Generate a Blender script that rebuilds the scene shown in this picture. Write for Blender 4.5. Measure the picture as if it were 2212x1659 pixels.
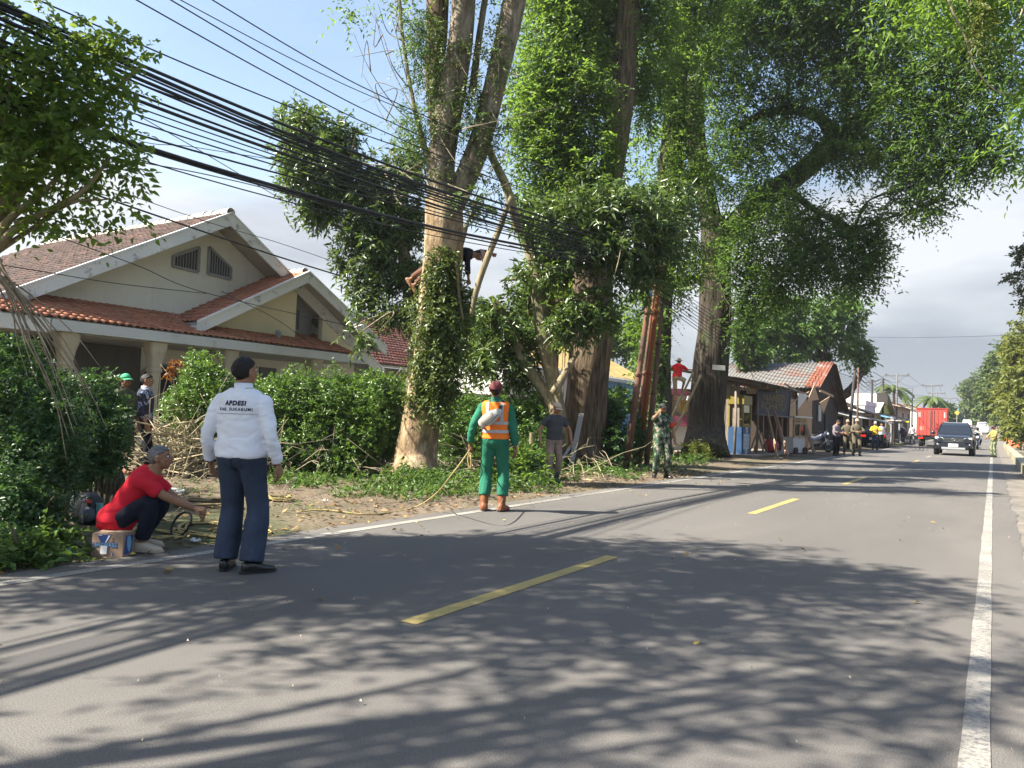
import bpy, bmesh, math, random
import numpy as np
from mathutils import Vector, Matrix, noise as mnoise
from mathutils.bvhtree import BVHTree
for o in list(bpy.data.objects): bpy.data.objects.remove(o)
HAZE = 0.00042
SC = bpy.context.scene
C = SC.collection
rng = np.random.default_rng(7)
random.seed(7)
R = math.radians
# ------------------------------------------------------------------ camera
EYE = np.array([0., 0., 1.3])
YAW, PITCH, ROLL = R(32.2515), R(2.4004), R(2.0)
FPX = 1650.0                                     # focal length for a picture 2212 wide
_F = np.array([-math.sin(YAW)*math.cos(PITCH), math.cos(YAW)*math.cos(PITCH), math.sin(PITCH)])
_r = np.array([math.cos(YAW), math.sin(YAW), 0.]); _u = np.cross(_r, _F)
_R = math.cos(ROLL)*_r + math.sin(ROLL)*_u
_U = -math.sin(ROLL)*_r + math.cos(ROLL)*_u
cam = bpy.data.cameras.new('camera'); cam_o = bpy.data.objects.new('camera', cam); C.objects.link(cam_o)
cam.sensor_width = 36.0; cam.lens = 36.0*FPX/2212; cam.clip_start = 0.05; cam.clip_end = 3000
cam_o.matrix_world = Matrix(((_R[0], _U[0], -_F[0], EYE[0]), (_R[1], _U[1], -_F[1], EYE[1]), (_R[2], _U[2], -_F[2], EYE[2]), (0, 0, 0, 1)))
SC.camera = cam_o
FH = np.array([-math.sin(YAW), math.cos(YAW), 0.]); RH = np.array([math.cos(YAW), math.sin(YAW), 0.])
# ------------------------------------------------------------------ sun and sky
SUN = np.array([-.72, -.69, 1.0]); SUN /= np.linalg.norm(SUN)
sun = bpy.data.lights.new('sun', 'SUN'); sun.energy = 4.4; sun.angle = R(0.55); sun.color = (1, .93, .80)
sun_o = bpy.data.objects.new('sun', sun); C.objects.link(sun_o)
sun_o.rotation_euler = Vector(-SUN).to_track_quat('-Z', 'Y').to_euler(); sun_o.location = (-20, -20, 30)
W = bpy.data.worlds.new('World'); SC.world = W; W.use_nodes = True
nt = W.node_tree; N = nt.nodes; L = nt.links; N.clear()
out = N.new('ShaderNodeOutputWorld'); bg = N.new('ShaderNodeBackground'); bg.inputs['Strength'].default_value = 1.0
sky = N.new('ShaderNodeTexSky'); sky.sky_type = 'NISHITA'; sky.sun_disc = False
sky.sun_elevation = R(45); sky.sun_rotation = math.atan2(SUN[0], SUN[1]); sky.air_density = 1.2; sky.dust_density = 1.5
sc_ = N.new('ShaderNodeVectorMath'); sc_.operation = 'SCALE'; sc_.inputs['Scale'].default_value = 0.070
L.new(sky.outputs[0], sc_.inputs[0])
tc = N.new('ShaderNodeTexCoord'); mp = N.new('ShaderNodeMapping'); mp.inputs['Scale'].default_value = (1, 1, 2.6)
L.new(tc.outputs['Generated'], mp.inputs[0])
nz = N.new('ShaderNodeTexNoise'); nz.inputs['Scale'].default_value = 2.1; nz.inputs['Detail'].default_value = 6; nz.inputs['Roughness'].default_value = .55
L.new(mp.outputs[0], nz.inputs['Vector'])
sep = N.new('ShaderNodeSeparateXYZ'); L.new(tc.outputs['Generated'], sep.inputs[0])
el = N.new('ShaderNodeMapRange'); el.inputs[1].default_value = .02; el.inputs[2].default_value = .50; el.inputs[3].default_value = .62; el.inputs[4].default_value = -.34
L.new(sep.outputs['Z'], el.inputs[0])
ad = N.new('ShaderNodeMath'); L.new(nz.outputs[0], ad.inputs[0]); L.new(el.outputs[0], ad.inputs[1])
cr = N.new('ShaderNodeMapRange'); cr.interpolation_type = 'SMOOTHSTEP'; cr.inputs[1].default_value = .46; cr.inputs[2].default_value = .74; cr.inputs[3].default_value = .12; cr.inputs[4].default_value = .93
L.new(ad.outputs[0], cr.inputs[0])
nz2 = N.new('ShaderNodeTexNoise'); nz2.inputs['Scale'].default_value = 1.7; nz2.inputs['Detail'].default_value = 5
mp2 = N.new('ShaderNodeMapping'); mp2.inputs['Location'].default_value = (3.1, 1.2, 0); mp2.inputs['Scale'].default_value = (1, 1, 3.4)
L.new(tc.outputs['Generated'], mp2.inputs[0]); L.new(mp2.outputs[0], nz2.inputs['Vector'])
cc = N.new('ShaderNodeValToRGB'); cc.color_ramp.elements[0].position = .42; cc.color_ramp.elements[0].color = (.098, .108, .128, 1)
cc.color_ramp.elements[1].position = .58; cc.color_ramp.elements[1].color = (.232, .238, .247, 1)
L.new(nz2.outputs[0], cc.inputs[0])
mx = N.new('ShaderNodeMix'); mx.data_type = 'RGBA'
L.new(cr.outputs[0], mx.inputs['Factor']); L.new(sc_.outputs[0], mx.inputs['A']); L.new(cc.outputs[0], mx.inputs['B'])
L.new(mx.outputs['Result'], bg.inputs[0]); L.new(bg.outputs[0], out.inputs[0])
vs = SC.view_settings; vs.view_transform = 'Standard'; vs.look = 'None'; vs.gamma = 1; vs.use_curve_mapping = False; vs.exposure = 2.0
SC.render.engine = 'CYCLES'; SC.cycles.max_bounces = 6; SC.cycles.diffuse_bounces = 3; SC.cycles.glossy_bounces = 2
SC.cycles.transmission_bounces = 4; SC.cycles.transparent_max_bounces = 4; SC.cycles.volume_bounces = 0
SC.cycles.use_denoising = True; SC.cycles.caustics_reflective = False; SC.cycles.caustics_refractive = False
SC.cycles.sample_clamp_indirect = 6; SC.cycles.volume_max_steps = 64
# ------------------------------------------------------------------ places: a point of the photograph (2212 x 1659) carried into the world
def ray(px, py): return _F + (px-1106)/FPX*_R - (py-829.5)/FPX*_U
def G(px, py, z=0.): d = ray(px, py); return EYE + (z-EYE[2])/d[2]*d
def P(px, py, d): return EYE + d*ray(px, py)
def AX(px, py, X): d = ray(px, py); return EYE + X/d[0]*d
def AY(px, py, Y): d = ray(px, py); return EYE + Y/d[1]*d
def zr(y): return 0.0 if y < 60 else .00016*(min(y, 230)-60)**2
def heading(a):                                  # 0 = away from the camera, 90 = to its right, 180 = towards it
    h = math.cos(R(a))*FH + math.sin(R(a))*RH
    return math.atan2(-h[0], h[1])
# ------------------------------------------------------------------ mesh helpers
def unit(v): v = np.asarray(v, float); n = np.linalg.norm(v); return v/n if n > 1e-9 else v
class MB:
    def __init__(s): s.v = []; s.f = []; s.n = 0
    def add(s, v, f):
        v = np.asarray(v, float); s.v.append(v); o = s.n
        s.f += [tuple(i+o for i in q) for q in f]; s.n += len(v); return s
    def verts(s): return np.concatenate(s.v) if s.v else np.zeros((0, 3))
    def box(s, c, size, rot=None):
        x, y, z = np.array(size)/2
        v = np.array([(-x,-y,-z),(x,-y,-z),(x,y,-z),(-x,y,-z),(-x,-y,z),(x,-y,z),(x,y,z),(-x,y,z)])
        if rot is not None: v = v @ np.array(rot).T
        return s.add(v+np.array(c), [(0,3,2,1),(4,5,6,7),(0,1,5,4),(1,2,6,5),(2,3,7,6),(3,0,4,7)])
    def quad(s, a, b, c, d): return s.add([a, b, c, d], [(0,1,2,3)])
    def bar(s, a, b, w, h, up=(0,0,1)):
        a, b = np.array(a, float), np.array(b, float); t = unit(b-a); x = unit(np.cross(t, up)) if abs(t@unit(up)) < .99 else unit(np.cross(t, (1,0,0))); y = np.cross(x, t)
        return s.box((a+b)/2, (w, np.linalg.norm(b-a), h), np.stack([x, t, y], 1))
    def loft(s, cs, xs, ys, rx, ry, n=12, cap=True, sq=2.0):
        k = len(cs); a = np.arange(n)*2*np.pi/n; ca, sa = np.cos(a), np.sin(a)
        if sq != 2.0: ca = np.sign(ca)*np.abs(ca)**(2/sq); sa = np.sign(sa)*np.abs(sa)**(2/sq)
        v = np.concatenate([cs[i] + rx[i]*ca[:, None]*xs[i] + ry[i]*sa[:, None]*ys[i] for i in range(k)])
        f = [(i*n+j, i*n+(j+1) % n, (i+1)*n+(j+1) % n, (i+1)*n+j) for i in range(k-1) for j in range(n)]
        if cap:
            v = np.concatenate([v, [cs[0], cs[-1]]]); m = k*n
            f += [(m, (j+1) % n, j) for j in range(n)] + [(m+1, (k-1)*n+j, (k-1)*n+(j+1) % n) for j in range(n)]
        return s.add(v, f)
    def tube(s, pts, rad, n=8, cap=True):
        pts = np.asarray(pts, float); k = len(pts); rad = np.broadcast_to(np.asarray(rad, float), (k,))
        T = np.gradient(pts, axis=0); T /= np.linalg.norm(T, axis=1)[:, None]+1e-9
        x = np.cross(T[0], (0,0,1)); x = unit(x) if np.linalg.norm(x) > .1 else np.array([1.,0,0])
        xs, ys = [], []
        for i in range(k):
            x = unit(x - (x@T[i])*T[i]); xs.append(x); ys.append(np.cross(T[i], x))
        return s.loft(pts, xs, ys, rad, rad, n, cap)
    def cyl(s, a, b, r, n=16, r2=None): return s.tube([a, b], [r, r if r2 is None else r2], n)
    def ball(s, c, r, n=12, m=8):
        r = np.broadcast_to(np.asarray(r, float), (3,)); t = np.linspace(0, np.pi, m+1)
        cs = [np.array(c)+np.array([0, 0, -math.cos(a)*r[2]]) for a in t[1:-1]]
        X, Y = np.array([1.,0,0]), np.array([0,1.,0])
        v = np.concatenate([cs[i]+r[0]*math.sin(t[i+1])*np.cos(np.arange(n)*2*np.pi/n)[:, None]*X+r[1]*math.sin(t[i+1])*np.sin(np.arange(n)*2*np.pi/n)[:, None]*Y for i in range(m-1)])
        f = [(i*n+j, i*n+(j+1) % n, (i+1)*n+(j+1) % n, (i+1)*n+j) for i in range(m-2) for j in range(n)]
        k = len(v); v = np.concatenate([v, [np.array(c)-(0, 0, r[2]), np.array(c)+(0, 0, r[2])]])
        f += [(k, (j+1) % n, j) for j in range(n)] + [(k+1, (m-2)*n+j, (m-2)*n+(j+1) % n) for j in range(n)]
        return s.add(v, f)
    def prism(s, poly, off):                     # polygon (list of 3-D points) pushed along off
        poly = np.asarray(poly, float); k = len(poly); off = np.asarray(off, float)
        return s.add(np.concatenate([poly, poly+off]), [tuple(range(k))[::-1], tuple(range(k, 2*k))] + [(i, (i+1) % k, (i+1) % k+k, i+k) for i in range(k)])
    def grid(s, fn, nu, nv):
        v = [fn(i/nu, j/nv) for j in range(nv+1) for i in range(nu+1)]
        return s.add(v, [(j*(nu+1)+i, j*(nu+1)+i+1, (j+1)*(nu+1)+i+1, (j+1)*(nu+1)+i) for j in range(nv) for i in range(nu)])
    def xf(s, M):                                # 4x4 applied to everything so far
        M = np.array(M); s.v = [v @ M[:3, :3].T + M[:3, 3] for v in s.v]; return s
def crom(pts, k=6):
    p = np.asarray(pts, float); p = np.concatenate([[2*p[0]-p[1]], p, [2*p[-1]-p[-2]]]); o = []
    for i in range(1, len(p)-2):
        for t in np.arange(k)/k:
            o.append(.5*((2*p[i])+(-p[i-1]+p[i+1])*t+(2*p[i-1]-5*p[i]+4*p[i+1]-p[i+2])*t*t+(-p[i-1]+3*p[i]-3*p[i+1]+p[i+2])*t**3))
    o.append(p[-2]); return np.array(o)
def mesh_from(name, v, f, smooth=False):
    me = bpy.data.meshes.new(name); me.from_pydata(np.asarray(v).tolist(), [], f); me.update()
    if smooth: me.polygons.foreach_set('use_smooth', np.ones(len(me.polygons), bool))
    return me
def mesh_np(name, v, tris=None, quads=None, smooth=False):   # fast route for very many faces
    idx = quads if quads is not None else tris; k = idx.shape[1]; m = len(idx)
    me = bpy.data.meshes.new(name); me.vertices.add(len(v)); me.vertices.foreach_set('co', np.asarray(v, np.float32).ravel())
    me.loops.add(m*k); me.loops.foreach_set('vertex_index', idx.astype(np.int32).ravel())
    me.polygons.add(m); me.polygons.foreach_set('loop_start', np.arange(0, m*k, k, dtype=np.int32)); me.polygons.foreach_set('loop_total', np.full(m, k, np.int32))
    if smooth: me.polygons.foreach_set('use_smooth', np.ones(m, bool))
    me.update(calc_edges=True); return me
def tag(o, label=None, cat=None, group=None, kind=None):
    if label: o['label'] = label
    if cat: o['category'] = cat
    if group: o['group'] = group
    if kind: o['kind'] = kind
    return o
def thing(name, label, cat, loc=(0,0,0), rotz=0., group=None):
    o = bpy.data.objects.new(name, None); o.empty_display_size = .2; C.objects.link(o); o.location = [float(q) for q in loc]; o.rotation_euler = (0, 0, rotz)
    return tag(o, label, cat, group)
def obj(name, mb, m, parent=None, smooth=False, world=False, label=None, kind=None, me=None):
    if me is None:
        v = mb.verts()
        if parent is not None and world:
            q = parent; off = np.zeros(3)
            while q is not None: off = off+np.array(q.location); q = q.parent
            v = v-off
        me = mesh_from(name, v, mb.f, smooth)
    if m is not None and len(me.materials) == 0: me.materials.append(m)
    o = bpy.data.objects.new(name, me); C.objects.link(o)
    if parent is not None: o.parent = parent
    return tag(o, label, None, None, kind)
def solo(name, mb, m, label, cat, group=None, smooth=False, base=None):   # a thing that is one mesh
    v = mb.verts(); b = np.array(base) if base is not None else np.array([v[:,0].mean(), v[:,1].mean(), v[:,2].min()])
    me = mesh_from(name, v-b, mb.f, smooth); me.materials.append(m)
    o = bpy.data.objects.new(name, me); C.objects.link(o); o.location = b
    return tag(o, label, cat, group)
def bevel(o, w=.01, seg=2):
    m = o.modifiers.new('edge', 'BEVEL'); m.width = w; m.segments = seg; m.limit_method = 'ANGLE'; m.angle_limit = R(40); return o
def copy_tree(o, parent=None):
    c = o.copy(); C.objects.link(c); c.parent = parent
    for ch in [q for q in o.children]: copy_tree(ch, c)
    return c
# ------------------------------------------------------------------ materials
MATS = {}
def nodes(name):
    m = bpy.data.materials.new(name); m.use_nodes = True; t = m.node_tree
    return m, t, t.nodes, t.links, t.nodes['Principled BSDF']
def mixc(t, f, a, b, mode='MIX'):
    x = t.nodes.new('ShaderNodeMix'); x.data_type = 'RGBA'; x.blend_type = mode
    for k, s in (('Factor', f), ('A', a), ('B', b)):
        if isinstance(s, bpy.types.NodeSocket): t.links.new(s, x.inputs[k])
        elif k == 'Factor': x.inputs[0].default_value = s
        else: x.inputs[k].default_value = tuple(s)+((1,) if len(s) == 3 else ())
    return x.outputs['Result']
def noise_s(t, scale, detail=4, rough=.55, stretch=None, coord='Object', typ='noise'):
    c = t.nodes.new('ShaderNodeTexCoord'); v = c.outputs[coord]
    if stretch:
        mp = t.nodes.new('ShaderNodeMapping'); mp.inputs['Scale'].default_value = stretch; t.links.new(v, mp.inputs[0]); v = mp.outputs[0]
    if typ == 'voronoi':
        n = t.nodes.new('ShaderNodeTexVoronoi'); n.inputs['Scale'].default_value = scale; t.links.new(v, n.inputs['Vector']); return n.outputs['Distance']
    n = t.nodes.new('ShaderNodeTexNoise'); n.inputs['Scale'].default_value = scale; n.inputs['Detail'].default_value = detail; n.inputs['Roughness'].default_value = rough
    t.links.new(v, n.inputs['Vector']); return n.outputs[0]
def ramp(t, s, stops, interp='LINEAR'):
    r = t.nodes.new('ShaderNodeValToRGB'); e = r.color_ramp.elements; r.color_ramp.interpolation = interp
    while len(e) < len(stops): e.new(.5)
    for q, (p, c) in zip(e, stops): q.position = p; q.color = (tuple(c)+(1,)) if len(c) == 3 else c
    t.links.new(s, r.inputs[0]); return r.outputs[0]
def bump(t, b, h, strength=.3, dist=.02):
    n = t.nodes.new('ShaderNodeBump'); n.inputs['Strength'].default_value = strength; n.inputs['Distance'].default_value = dist
    t.links.new(h, n.inputs['Height']); t.links.new(n.outputs[0], b.inputs['Normal']); return n
def M(name, col, rough=.75, var=.25, vs=6., col2=None, bs=60., bstr=.15, bdist=.01, metal=0., spec=.3, stretch=None, sharp=False, lo=.35, hi=.65):
    if name in MATS: return MATS[name]
    m, t, n, l, b = nodes(name)
    c2 = col2 if col2 else tuple(max(0, q*(1-var)) for q in col)
    s = noise_s(t, vs, 6, .6, stretch)
    c = ramp(t, s, [(lo, c2), (hi, col)])
    l.new(c, b.inputs['Base Color']); b.inputs['Roughness'].default_value = rough; b.inputs['Metallic'].default_value = metal
    b.inputs['Specular IOR Level'].default_value = spec
    if bstr > 0: bump(t, b, noise_s(t, bs, 3, .6, stretch), bstr, bdist)
    MATS[name] = m; return m
def leafmat(name, dark, light, trans, tr=.45, rough=.42, spec=.35):
    if name in MATS: return MATS[name]
    m, t, n, l, b = nodes(name)
    g = n.new('ShaderNodeNewGeometry')
    c = ramp(t, g.outputs['Random Per Island'], [(0, dark), (.55, tuple((np.array(dark)+np.array(light))/2)), (.9, light), (1, tuple(np.array(light)*(1.35, 1.2, .8)))])
    l.new(c, b.inputs['Base Color']); b.inputs['Roughness'].default_value = rough; b.inputs['Specular IOR Level'].default_value = spec
    tl = n.new('ShaderNodeBsdfTranslucent'); c2 = mixc(t, .5, c, trans); l.new(c2, tl.inputs[0])
    mx = n.new('ShaderNodeMixShader'); mx.inputs[0].default_value = tr
    l.new(b.outputs[0], mx.inputs[1]); l.new(tl.outputs[0], mx.inputs[2]); l.new(mx.outputs[0], n['Material Output'].inputs[0])
    MATS[name] = m; return m
def flat(name, col, rough=.6, metal=0., spec=.4, emit=0.):
    if name in MATS: return MATS[name]
    m, t, n, l, b = nodes(name); s = noise_s(t, 25, 3)
    l.new(ramp(t, s, [(.3, tuple(q*.86 for q in col)), (.7, col)]), b.inputs['Base Color']); b.inputs['Roughness'].default_value = rough
    b.inputs['Metallic'].default_value = metal; b.inputs['Specular IOR Level'].default_value = spec
    if emit: b.inputs['Emission Color'].default_value = tuple(col)+(1,); b.inputs['Emission Strength'].default_value = emit
    MATS[name] = m; return m
def glass(name, col=(.02,.025,.03), rough=.06):
    if name in MATS: return MATS[name]
    m, t, n, l, b = nodes(name); b.inputs['Base Color'].default_value = tuple(col)+(1,); b.inputs['Roughness'].default_value = rough; b.inputs['Specular IOR Level'].default_value = .7
    MATS[name] = m; return m
def tilemat(name, cols, rough=.8, moss=(.05,.045,.04), mossy=.5):
    if name in MATS: return MATS[name]
    m, t, n, l, b = nodes(name)
    g = n.new('ShaderNodeNewGeometry'); oi = n.new('ShaderNodeObjectInfo'); a = n.new('ShaderNodeMath'); l.new(g.outputs['Random Per Island'], a.inputs[0]); l.new(oi.outputs['Random'], a.inputs[1])
    f = n.new('ShaderNodeMath'); f.operation = 'FRACT'; l.new(a.outputs[0], f.inputs[0])
    c = ramp(t, f.outputs[0], [(i/(len(cols)-1), q) for i, q in enumerate(cols)])
    geo = n.new('ShaderNodeNewGeometry'); nzz = n.new('ShaderNodeTexNoise'); nzz.inputs['Scale'].default_value = 2.2; nzz.inputs['Detail'].default_value = 8; nzz.inputs['Roughness'].default_value = .7
    l.new(geo.outputs['Position'], nzz.inputs['Vector'])
    k = ramp(t, nzz.outputs[0], [(.42, (0,0,0)), (.70, (mossy,)*3)])
    l.new(mixc(t, k, c, moss), b.inputs['Base Color']); b.inputs['Roughness'].default_value = rough; b.inputs['Specular IOR Level'].default_value = .25
    bump(t, b, noise_s(t, 40, 4), .25, .01)
    MATS[name] = m; return m
# ------------------------------------------------------------------ the setting
def strip(name, xl, xr, y0, y1, dz, m, step=.5, jit=0., ncol=1, fn=None, kind='structure'):
    ys = [y0]
    while ys[-1] < y1: ys.append(ys[-1]+(step if ys[-1] < 45 else step*4))
    v, f = [], []
    for y in ys:
        a = xl+jit*mnoise.noise((y*1.3, 1.7, 3)) + .4*jit*mnoise.noise((y*5.3, 1.7, 3)); b = xr+jit*mnoise.noise((y*1.1, 9.7, 5)) + .4*jit*mnoise.noise((y*4.7, 3.7, 3))
        for i in range(ncol+1):
            x = a+(b-a)*i/ncol; v.append((x, y, zr(y)+dz+(fn(x, y) if fn else 0)))
    k = ncol+1
    for j in range(len(ys)-1):
        for i in range(ncol): f.append((j*k+i, j*k+i+1, (j+1)*k+i+1, (j+1)*k+i))
    mb = MB().add(v, f); o = obj(name, mb, m, smooth=ncol > 1); return tag(o, kind=kind)
# asphalt: pale worn aggregate, tar, fine relief
m, t, n, l, b = nodes('asphalt')
s1 = noise_s(t, .7, 5, .6, (1, .25, 1)); s2 = noise_s(t, 160, 2, .6); s3 = noise_s(t, 55, 3, .7); vd = noise_s(t, 95, typ='voronoi')
c = ramp(t, s1, [(.3, (.120, .113, .107)), (.7, (.170, .159, .149))])
c = mixc(t, .75, c, ramp(t, s2, [(.36, (.38, .38, .38)), (.66, (1.30, 1.28, 1.24))]), 'MULTIPLY')
c = mixc(t, ramp(t, vd, [(.055, (.55,)*3), (.13, (0,)*3)]), c, (.30, .275, .25))
c = mixc(t, ramp(t, s3, [(.70, (0,)*3), (.80, (.6,)*3)]), c, (.05, .048, .047))
c = mixc(t, ramp(t, noise_s(t, .55, 3, .5, (1, .06, 1)), [(.40, (0,)*3), (.60, (.45,)*3)]), c, (.095, .092, .090))
vc = n.new('ShaderNodeTexVoronoi'); vc.feature = 'DISTANCE_TO_EDGE'; vc.inputs['Scale'].default_value = .8; wn = n.new('ShaderNodeVectorMath'); gq = n.new('ShaderNodeNewGeometry'); nq = n.new('ShaderNodeTexNoise'); nq.inputs['Scale'].default_value = 1.6; nq.inputs['Detail'].default_value = 6
l.new(gq.outputs['Position'], nq.inputs['Vector']); wn.operation = 'MULTIPLY_ADD'; l.new(nq.outputs['Color'], wn.inputs[0]); wn.inputs[1].default_value = (1.6, 1.6, 0); l.new(gq.outputs['Position'], wn.inputs[2]); l.new(wn.outputs[0], vc.inputs['Vector'])
crk = n.new('ShaderNodeMath'); crk.operation = 'MULTIPLY'; l.new(ramp(t, vc.outputs['Distance'], [(.002, (1,)*3), (.010, (0,)*3)]), crk.inputs[0]); l.new(ramp(t, noise_s(t, .28, 3), [(.56, (0,)*3), (.66, (.3,)*3)]), crk.inputs[1]); c = mixc(t, crk.outputs[0], c, (.03, .029, .028))
s4 = noise_s(t, .35, 6, .7); c = mixc(t, ramp(t, s4, [(.52, (0,)*3), (.74, (.35,)*3)]), c, (.075, .073, .073))
l.new(c, b.inputs['Base Color']); b.inputs['Roughness'].default_value = .82; b.inputs['Specular IOR Level'].default_value = .22
h = n.new('ShaderNodeMath'); l.new(s2, h.inputs[0]); l.new(vd, h.inputs[1]); bump(t, b, ramp(t, noise_s(t, 210, 3, .65), [(.3, (0,)*3), (.7, (1,)*3)]), .38, .006)
ASPHALT = m
def paintmat(name, col, dirt, wear):
    m, t, n, l, b = nodes(name)
    s = noise_s(t, 34, 8, .75); s2 = noise_s(t, 2.0, 5, .6); s3 = noise_s(t, 160, 2, .6)
    c = ramp(t, s2, [(.35, dirt), (.65, col)]); c = mixc(t, .5, c, ramp(t, s3, [(.35, (.6,)*3), (.65, (1.15,)*3)]), 'MULTIPLY')
    lw = n.new('ShaderNodeMapRange'); lw.inputs[1].default_value = .35; lw.inputs[2].default_value = .7; lw.inputs[3].default_value = .06; lw.inputs[4].default_value = -.10; l.new(noise_s(t, .22, 4, .6), lw.inputs[0]); aw = n.new('ShaderNodeMath'); l.new(s, aw.inputs[0]); l.new(lw.outputs[0], aw.inputs[1])
    c = mixc(t, ramp(t, aw.outputs[0], [(wear-.05, (1,)*3), (wear+.05, (0,)*3)]), c, (.135, .130, .126))
    l.new(c, b.inputs['Base Color']); b.inputs['Roughness'].default_value = .7; bump(t, b, s3, .35, .006); return m
WHITEP = paintmat('white_road_paint', (.35, .325, .285), (.23, .215, .19), .45)
YELLOWP = paintmat('yellow_road_paint', (.40, .31, .105), (.30, .235, .09), .37)
m, t, n, l, b = nodes('dry_soil')
s1 = noise_s(t, .9, 8, .65); s2 = noise_s(t, 14, 6, .7); s3 = noise_s(t, .33, 5, .6); vd = noise_s(t, 30, typ='voronoi')
c = ramp(t, s2, [(.28, (.07, .055, .040)), (.5, (.165, .130, .096)), (.75, (.26, .212, .162))])
c = mixc(t, ramp(t, s1, [(.42, (0,)*3), (.62, (.85,)*3)]), c, (.105, .085, .060))
c = mixc(t, ramp(t, s3, [(.48, (0,)*3), (.64, (.8,)*3)]), c, (.045, .062, .025))
c = mixc(t, ramp(t, vd, [(.06, (.5,)*3), (.16, (0,)*3)]), c, (.33, .29, .24))
l.new(c, b.inputs['Base Color']); b.inputs['Roughness'].default_value = .95; b.inputs['Specular IOR Level'].default_value = .1
bump(t, b, s2, .7, .03); SOIL = m
m, t, n, l, b = nodes('rough_grassland')
c = ramp(t, noise_s(t, .12, 7, .65), [(.35, (.05, .075, .025)), (.55, (.09, .10, .045)), (.75, (.17, .15, .09))])
l.new(c, b.inputs['Base Color']); b.inputs['Roughness'].default_value = .95; bump(t, b, noise_s(t, 4, 6, .7), .6, .1); FIELD = m
# ground to the horizon
ys = [-80, -40, -20, -10, 0, 10, 20, 30, 40, 50, 60, 80, 100, 120, 140, 160, 180, 200, 230, 300, 500, 900, 1600]
xs = [-1200, -600, -300, -150, -80, -50, -30, -20, -12, -6, 0, 6, 12, 20, 30, 50, 80, 150, 300, 600, 1200]
v = [(x, y, zr(y)-.06) for y in ys for x in xs]; k = len(xs)
g = obj('ground', MB().add(v, [(j*k+i, j*k+i+1, (j+1)*k+i+1, (j+1)*k+i) for j in range(len(ys)-1) for i in range(k-1)]), FIELD); tag(g, kind='structure')
def bumpy(x, y):
    e = min(1, max(0, (-6.25-x)/.8)); q = mnoise.noise((x*.9, y*.9, 0))*.05+mnoise.noise((x*3.1, y*3.1, 2))*.018
    hump = .05 if x < -9 else 0
    return e*(q+.03) + hump*min(1, (-9-x)/2) - .012
strip('verge', -24, -6.02, -8, 66, 0, SOIL, .22, 0, 60, bumpy)
DUST = M('dusty_asphalt', (.19, .168, .145), .92, .4, 1.6, (.105, .097, .088), 90, .35, .008)
strip('shoulder', .10, 2.6, -8, 200, -.006, DUST, .4, 0, 8, lambda x, y: .002*mnoise.noise((x*2, y*2, 0)))
strip('road', -6.18, .30, -30, 240, 0, ASPHALT, .2, .07, 1)
strip('edge_line', -5.93, -5.80, -12, 200, .004, WHITEP, .15, .006)
tag(strip('edge_line', -.105, .0, -12, 200, .004, WHITEP, .15, .008))
for i in range(16):
    y0 = 3.72+7.62*i; x0 = -3.11+min(i, 4)*.085
    y0 -= 0 if i else 0
    o = strip('lane_dash', x0, x0+.125, y0, y0+3.0, .004, YELLOWP if i < 2 else (WHITEP if i % 2 else YELLOWP), .15, .006)
# ------------------------------------------------------------------ roofs
def gz(x, y):
    return (bumpy(x, y) if x < -6.05 and y < 66 else 0)+zr(y)
def tile_mesh(w, e, amp=.022, th=.02, nx=6):
    v, f = [], []
    for (yy, dz) in ((0, .045-th*1.5), (0, .045), (e*1.18, .004)):
        for i in range(nx+1):
            s = i/nx; v.append((s*w*1.03, yy, dz+amp*(math.sin(2*math.pi*s-.6)+.25*math.sin(4*math.pi*s))))
    k = nx+1
    for j in range(2):
        for i in range(nx): f.append((j*k+i, j*k+i+1, (j+1)*k+i+1, (j+1)*k+i))
    return np.array(v), f
def tile_roof(parent, O, U, V, nu, nv, w, e, m, n_parts, inside=None, names=('roof_tile', 'roof_tiles'), amp=.022, jit=.006):
    """rows of tiles on the plane O + u U + v V; the n_parts nearest ones are objects, the rest one mesh"""
    O, U, V = map(np.array, (O, unit(U), unit(V))); Nn = unit(np.cross(U, V))
    tv, tf = tile_mesh(w, e, amp); cells = []
    for j in range(nv):
        for i in range(nu):
            u, vv = i*w, j*e
            if inside and not inside(u+w/2, vv+e/2): continue
            c = O+u*U+vv*V; cells.append((np.linalg.norm(c-EYE), c))
    cells.sort(key=lambda q: q[0]); me = mesh_from(names[0], tv, tf, True); me.materials.append(m)
    B = np.stack([U, V, Nn], 1); off = np.zeros(3); q = parent
    while q is not None: off = off+np.array(q.location); q = q.parent
    for d, c in cells[:n_parts]:
        o = bpy.data.objects.new(names[0], me); C.objects.link(o); o.parent = parent
        a = rng.normal(0, .018); Bm = B @ np.array([[math.cos(a), -math.sin(a), 0], [math.sin(a), math.cos(a), 0], [0, 0, 1]])
        p = c-off+Nn*rng.uniform(0, jit)+V*rng.normal(0, .006)
        o.matrix_local = Matrix(((*Bm[0], p[0]), (*Bm[1], p[1]), (*Bm[2], p[2]), (0, 0, 0, 1)))
    rest = cells[n_parts:]
    if rest:
        vs_ = np.concatenate([tv @ B.T + c + Nn*rng.uniform(0, jit*1.6)+V*rng.normal(0, .008) for d, c in rest])-off; k = len(tv); qf = np.array(tf)
        me2 = mesh_np(names[1], vs_, quads=np.concatenate([qf+i*k for i in range(len(rest))]), smooth=True); me2.materials.append(m)
        o = bpy.data.objects.new(names[1], me2); C.objects.link(o); o.parent = parent; tag(o, kind='stuff')
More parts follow.
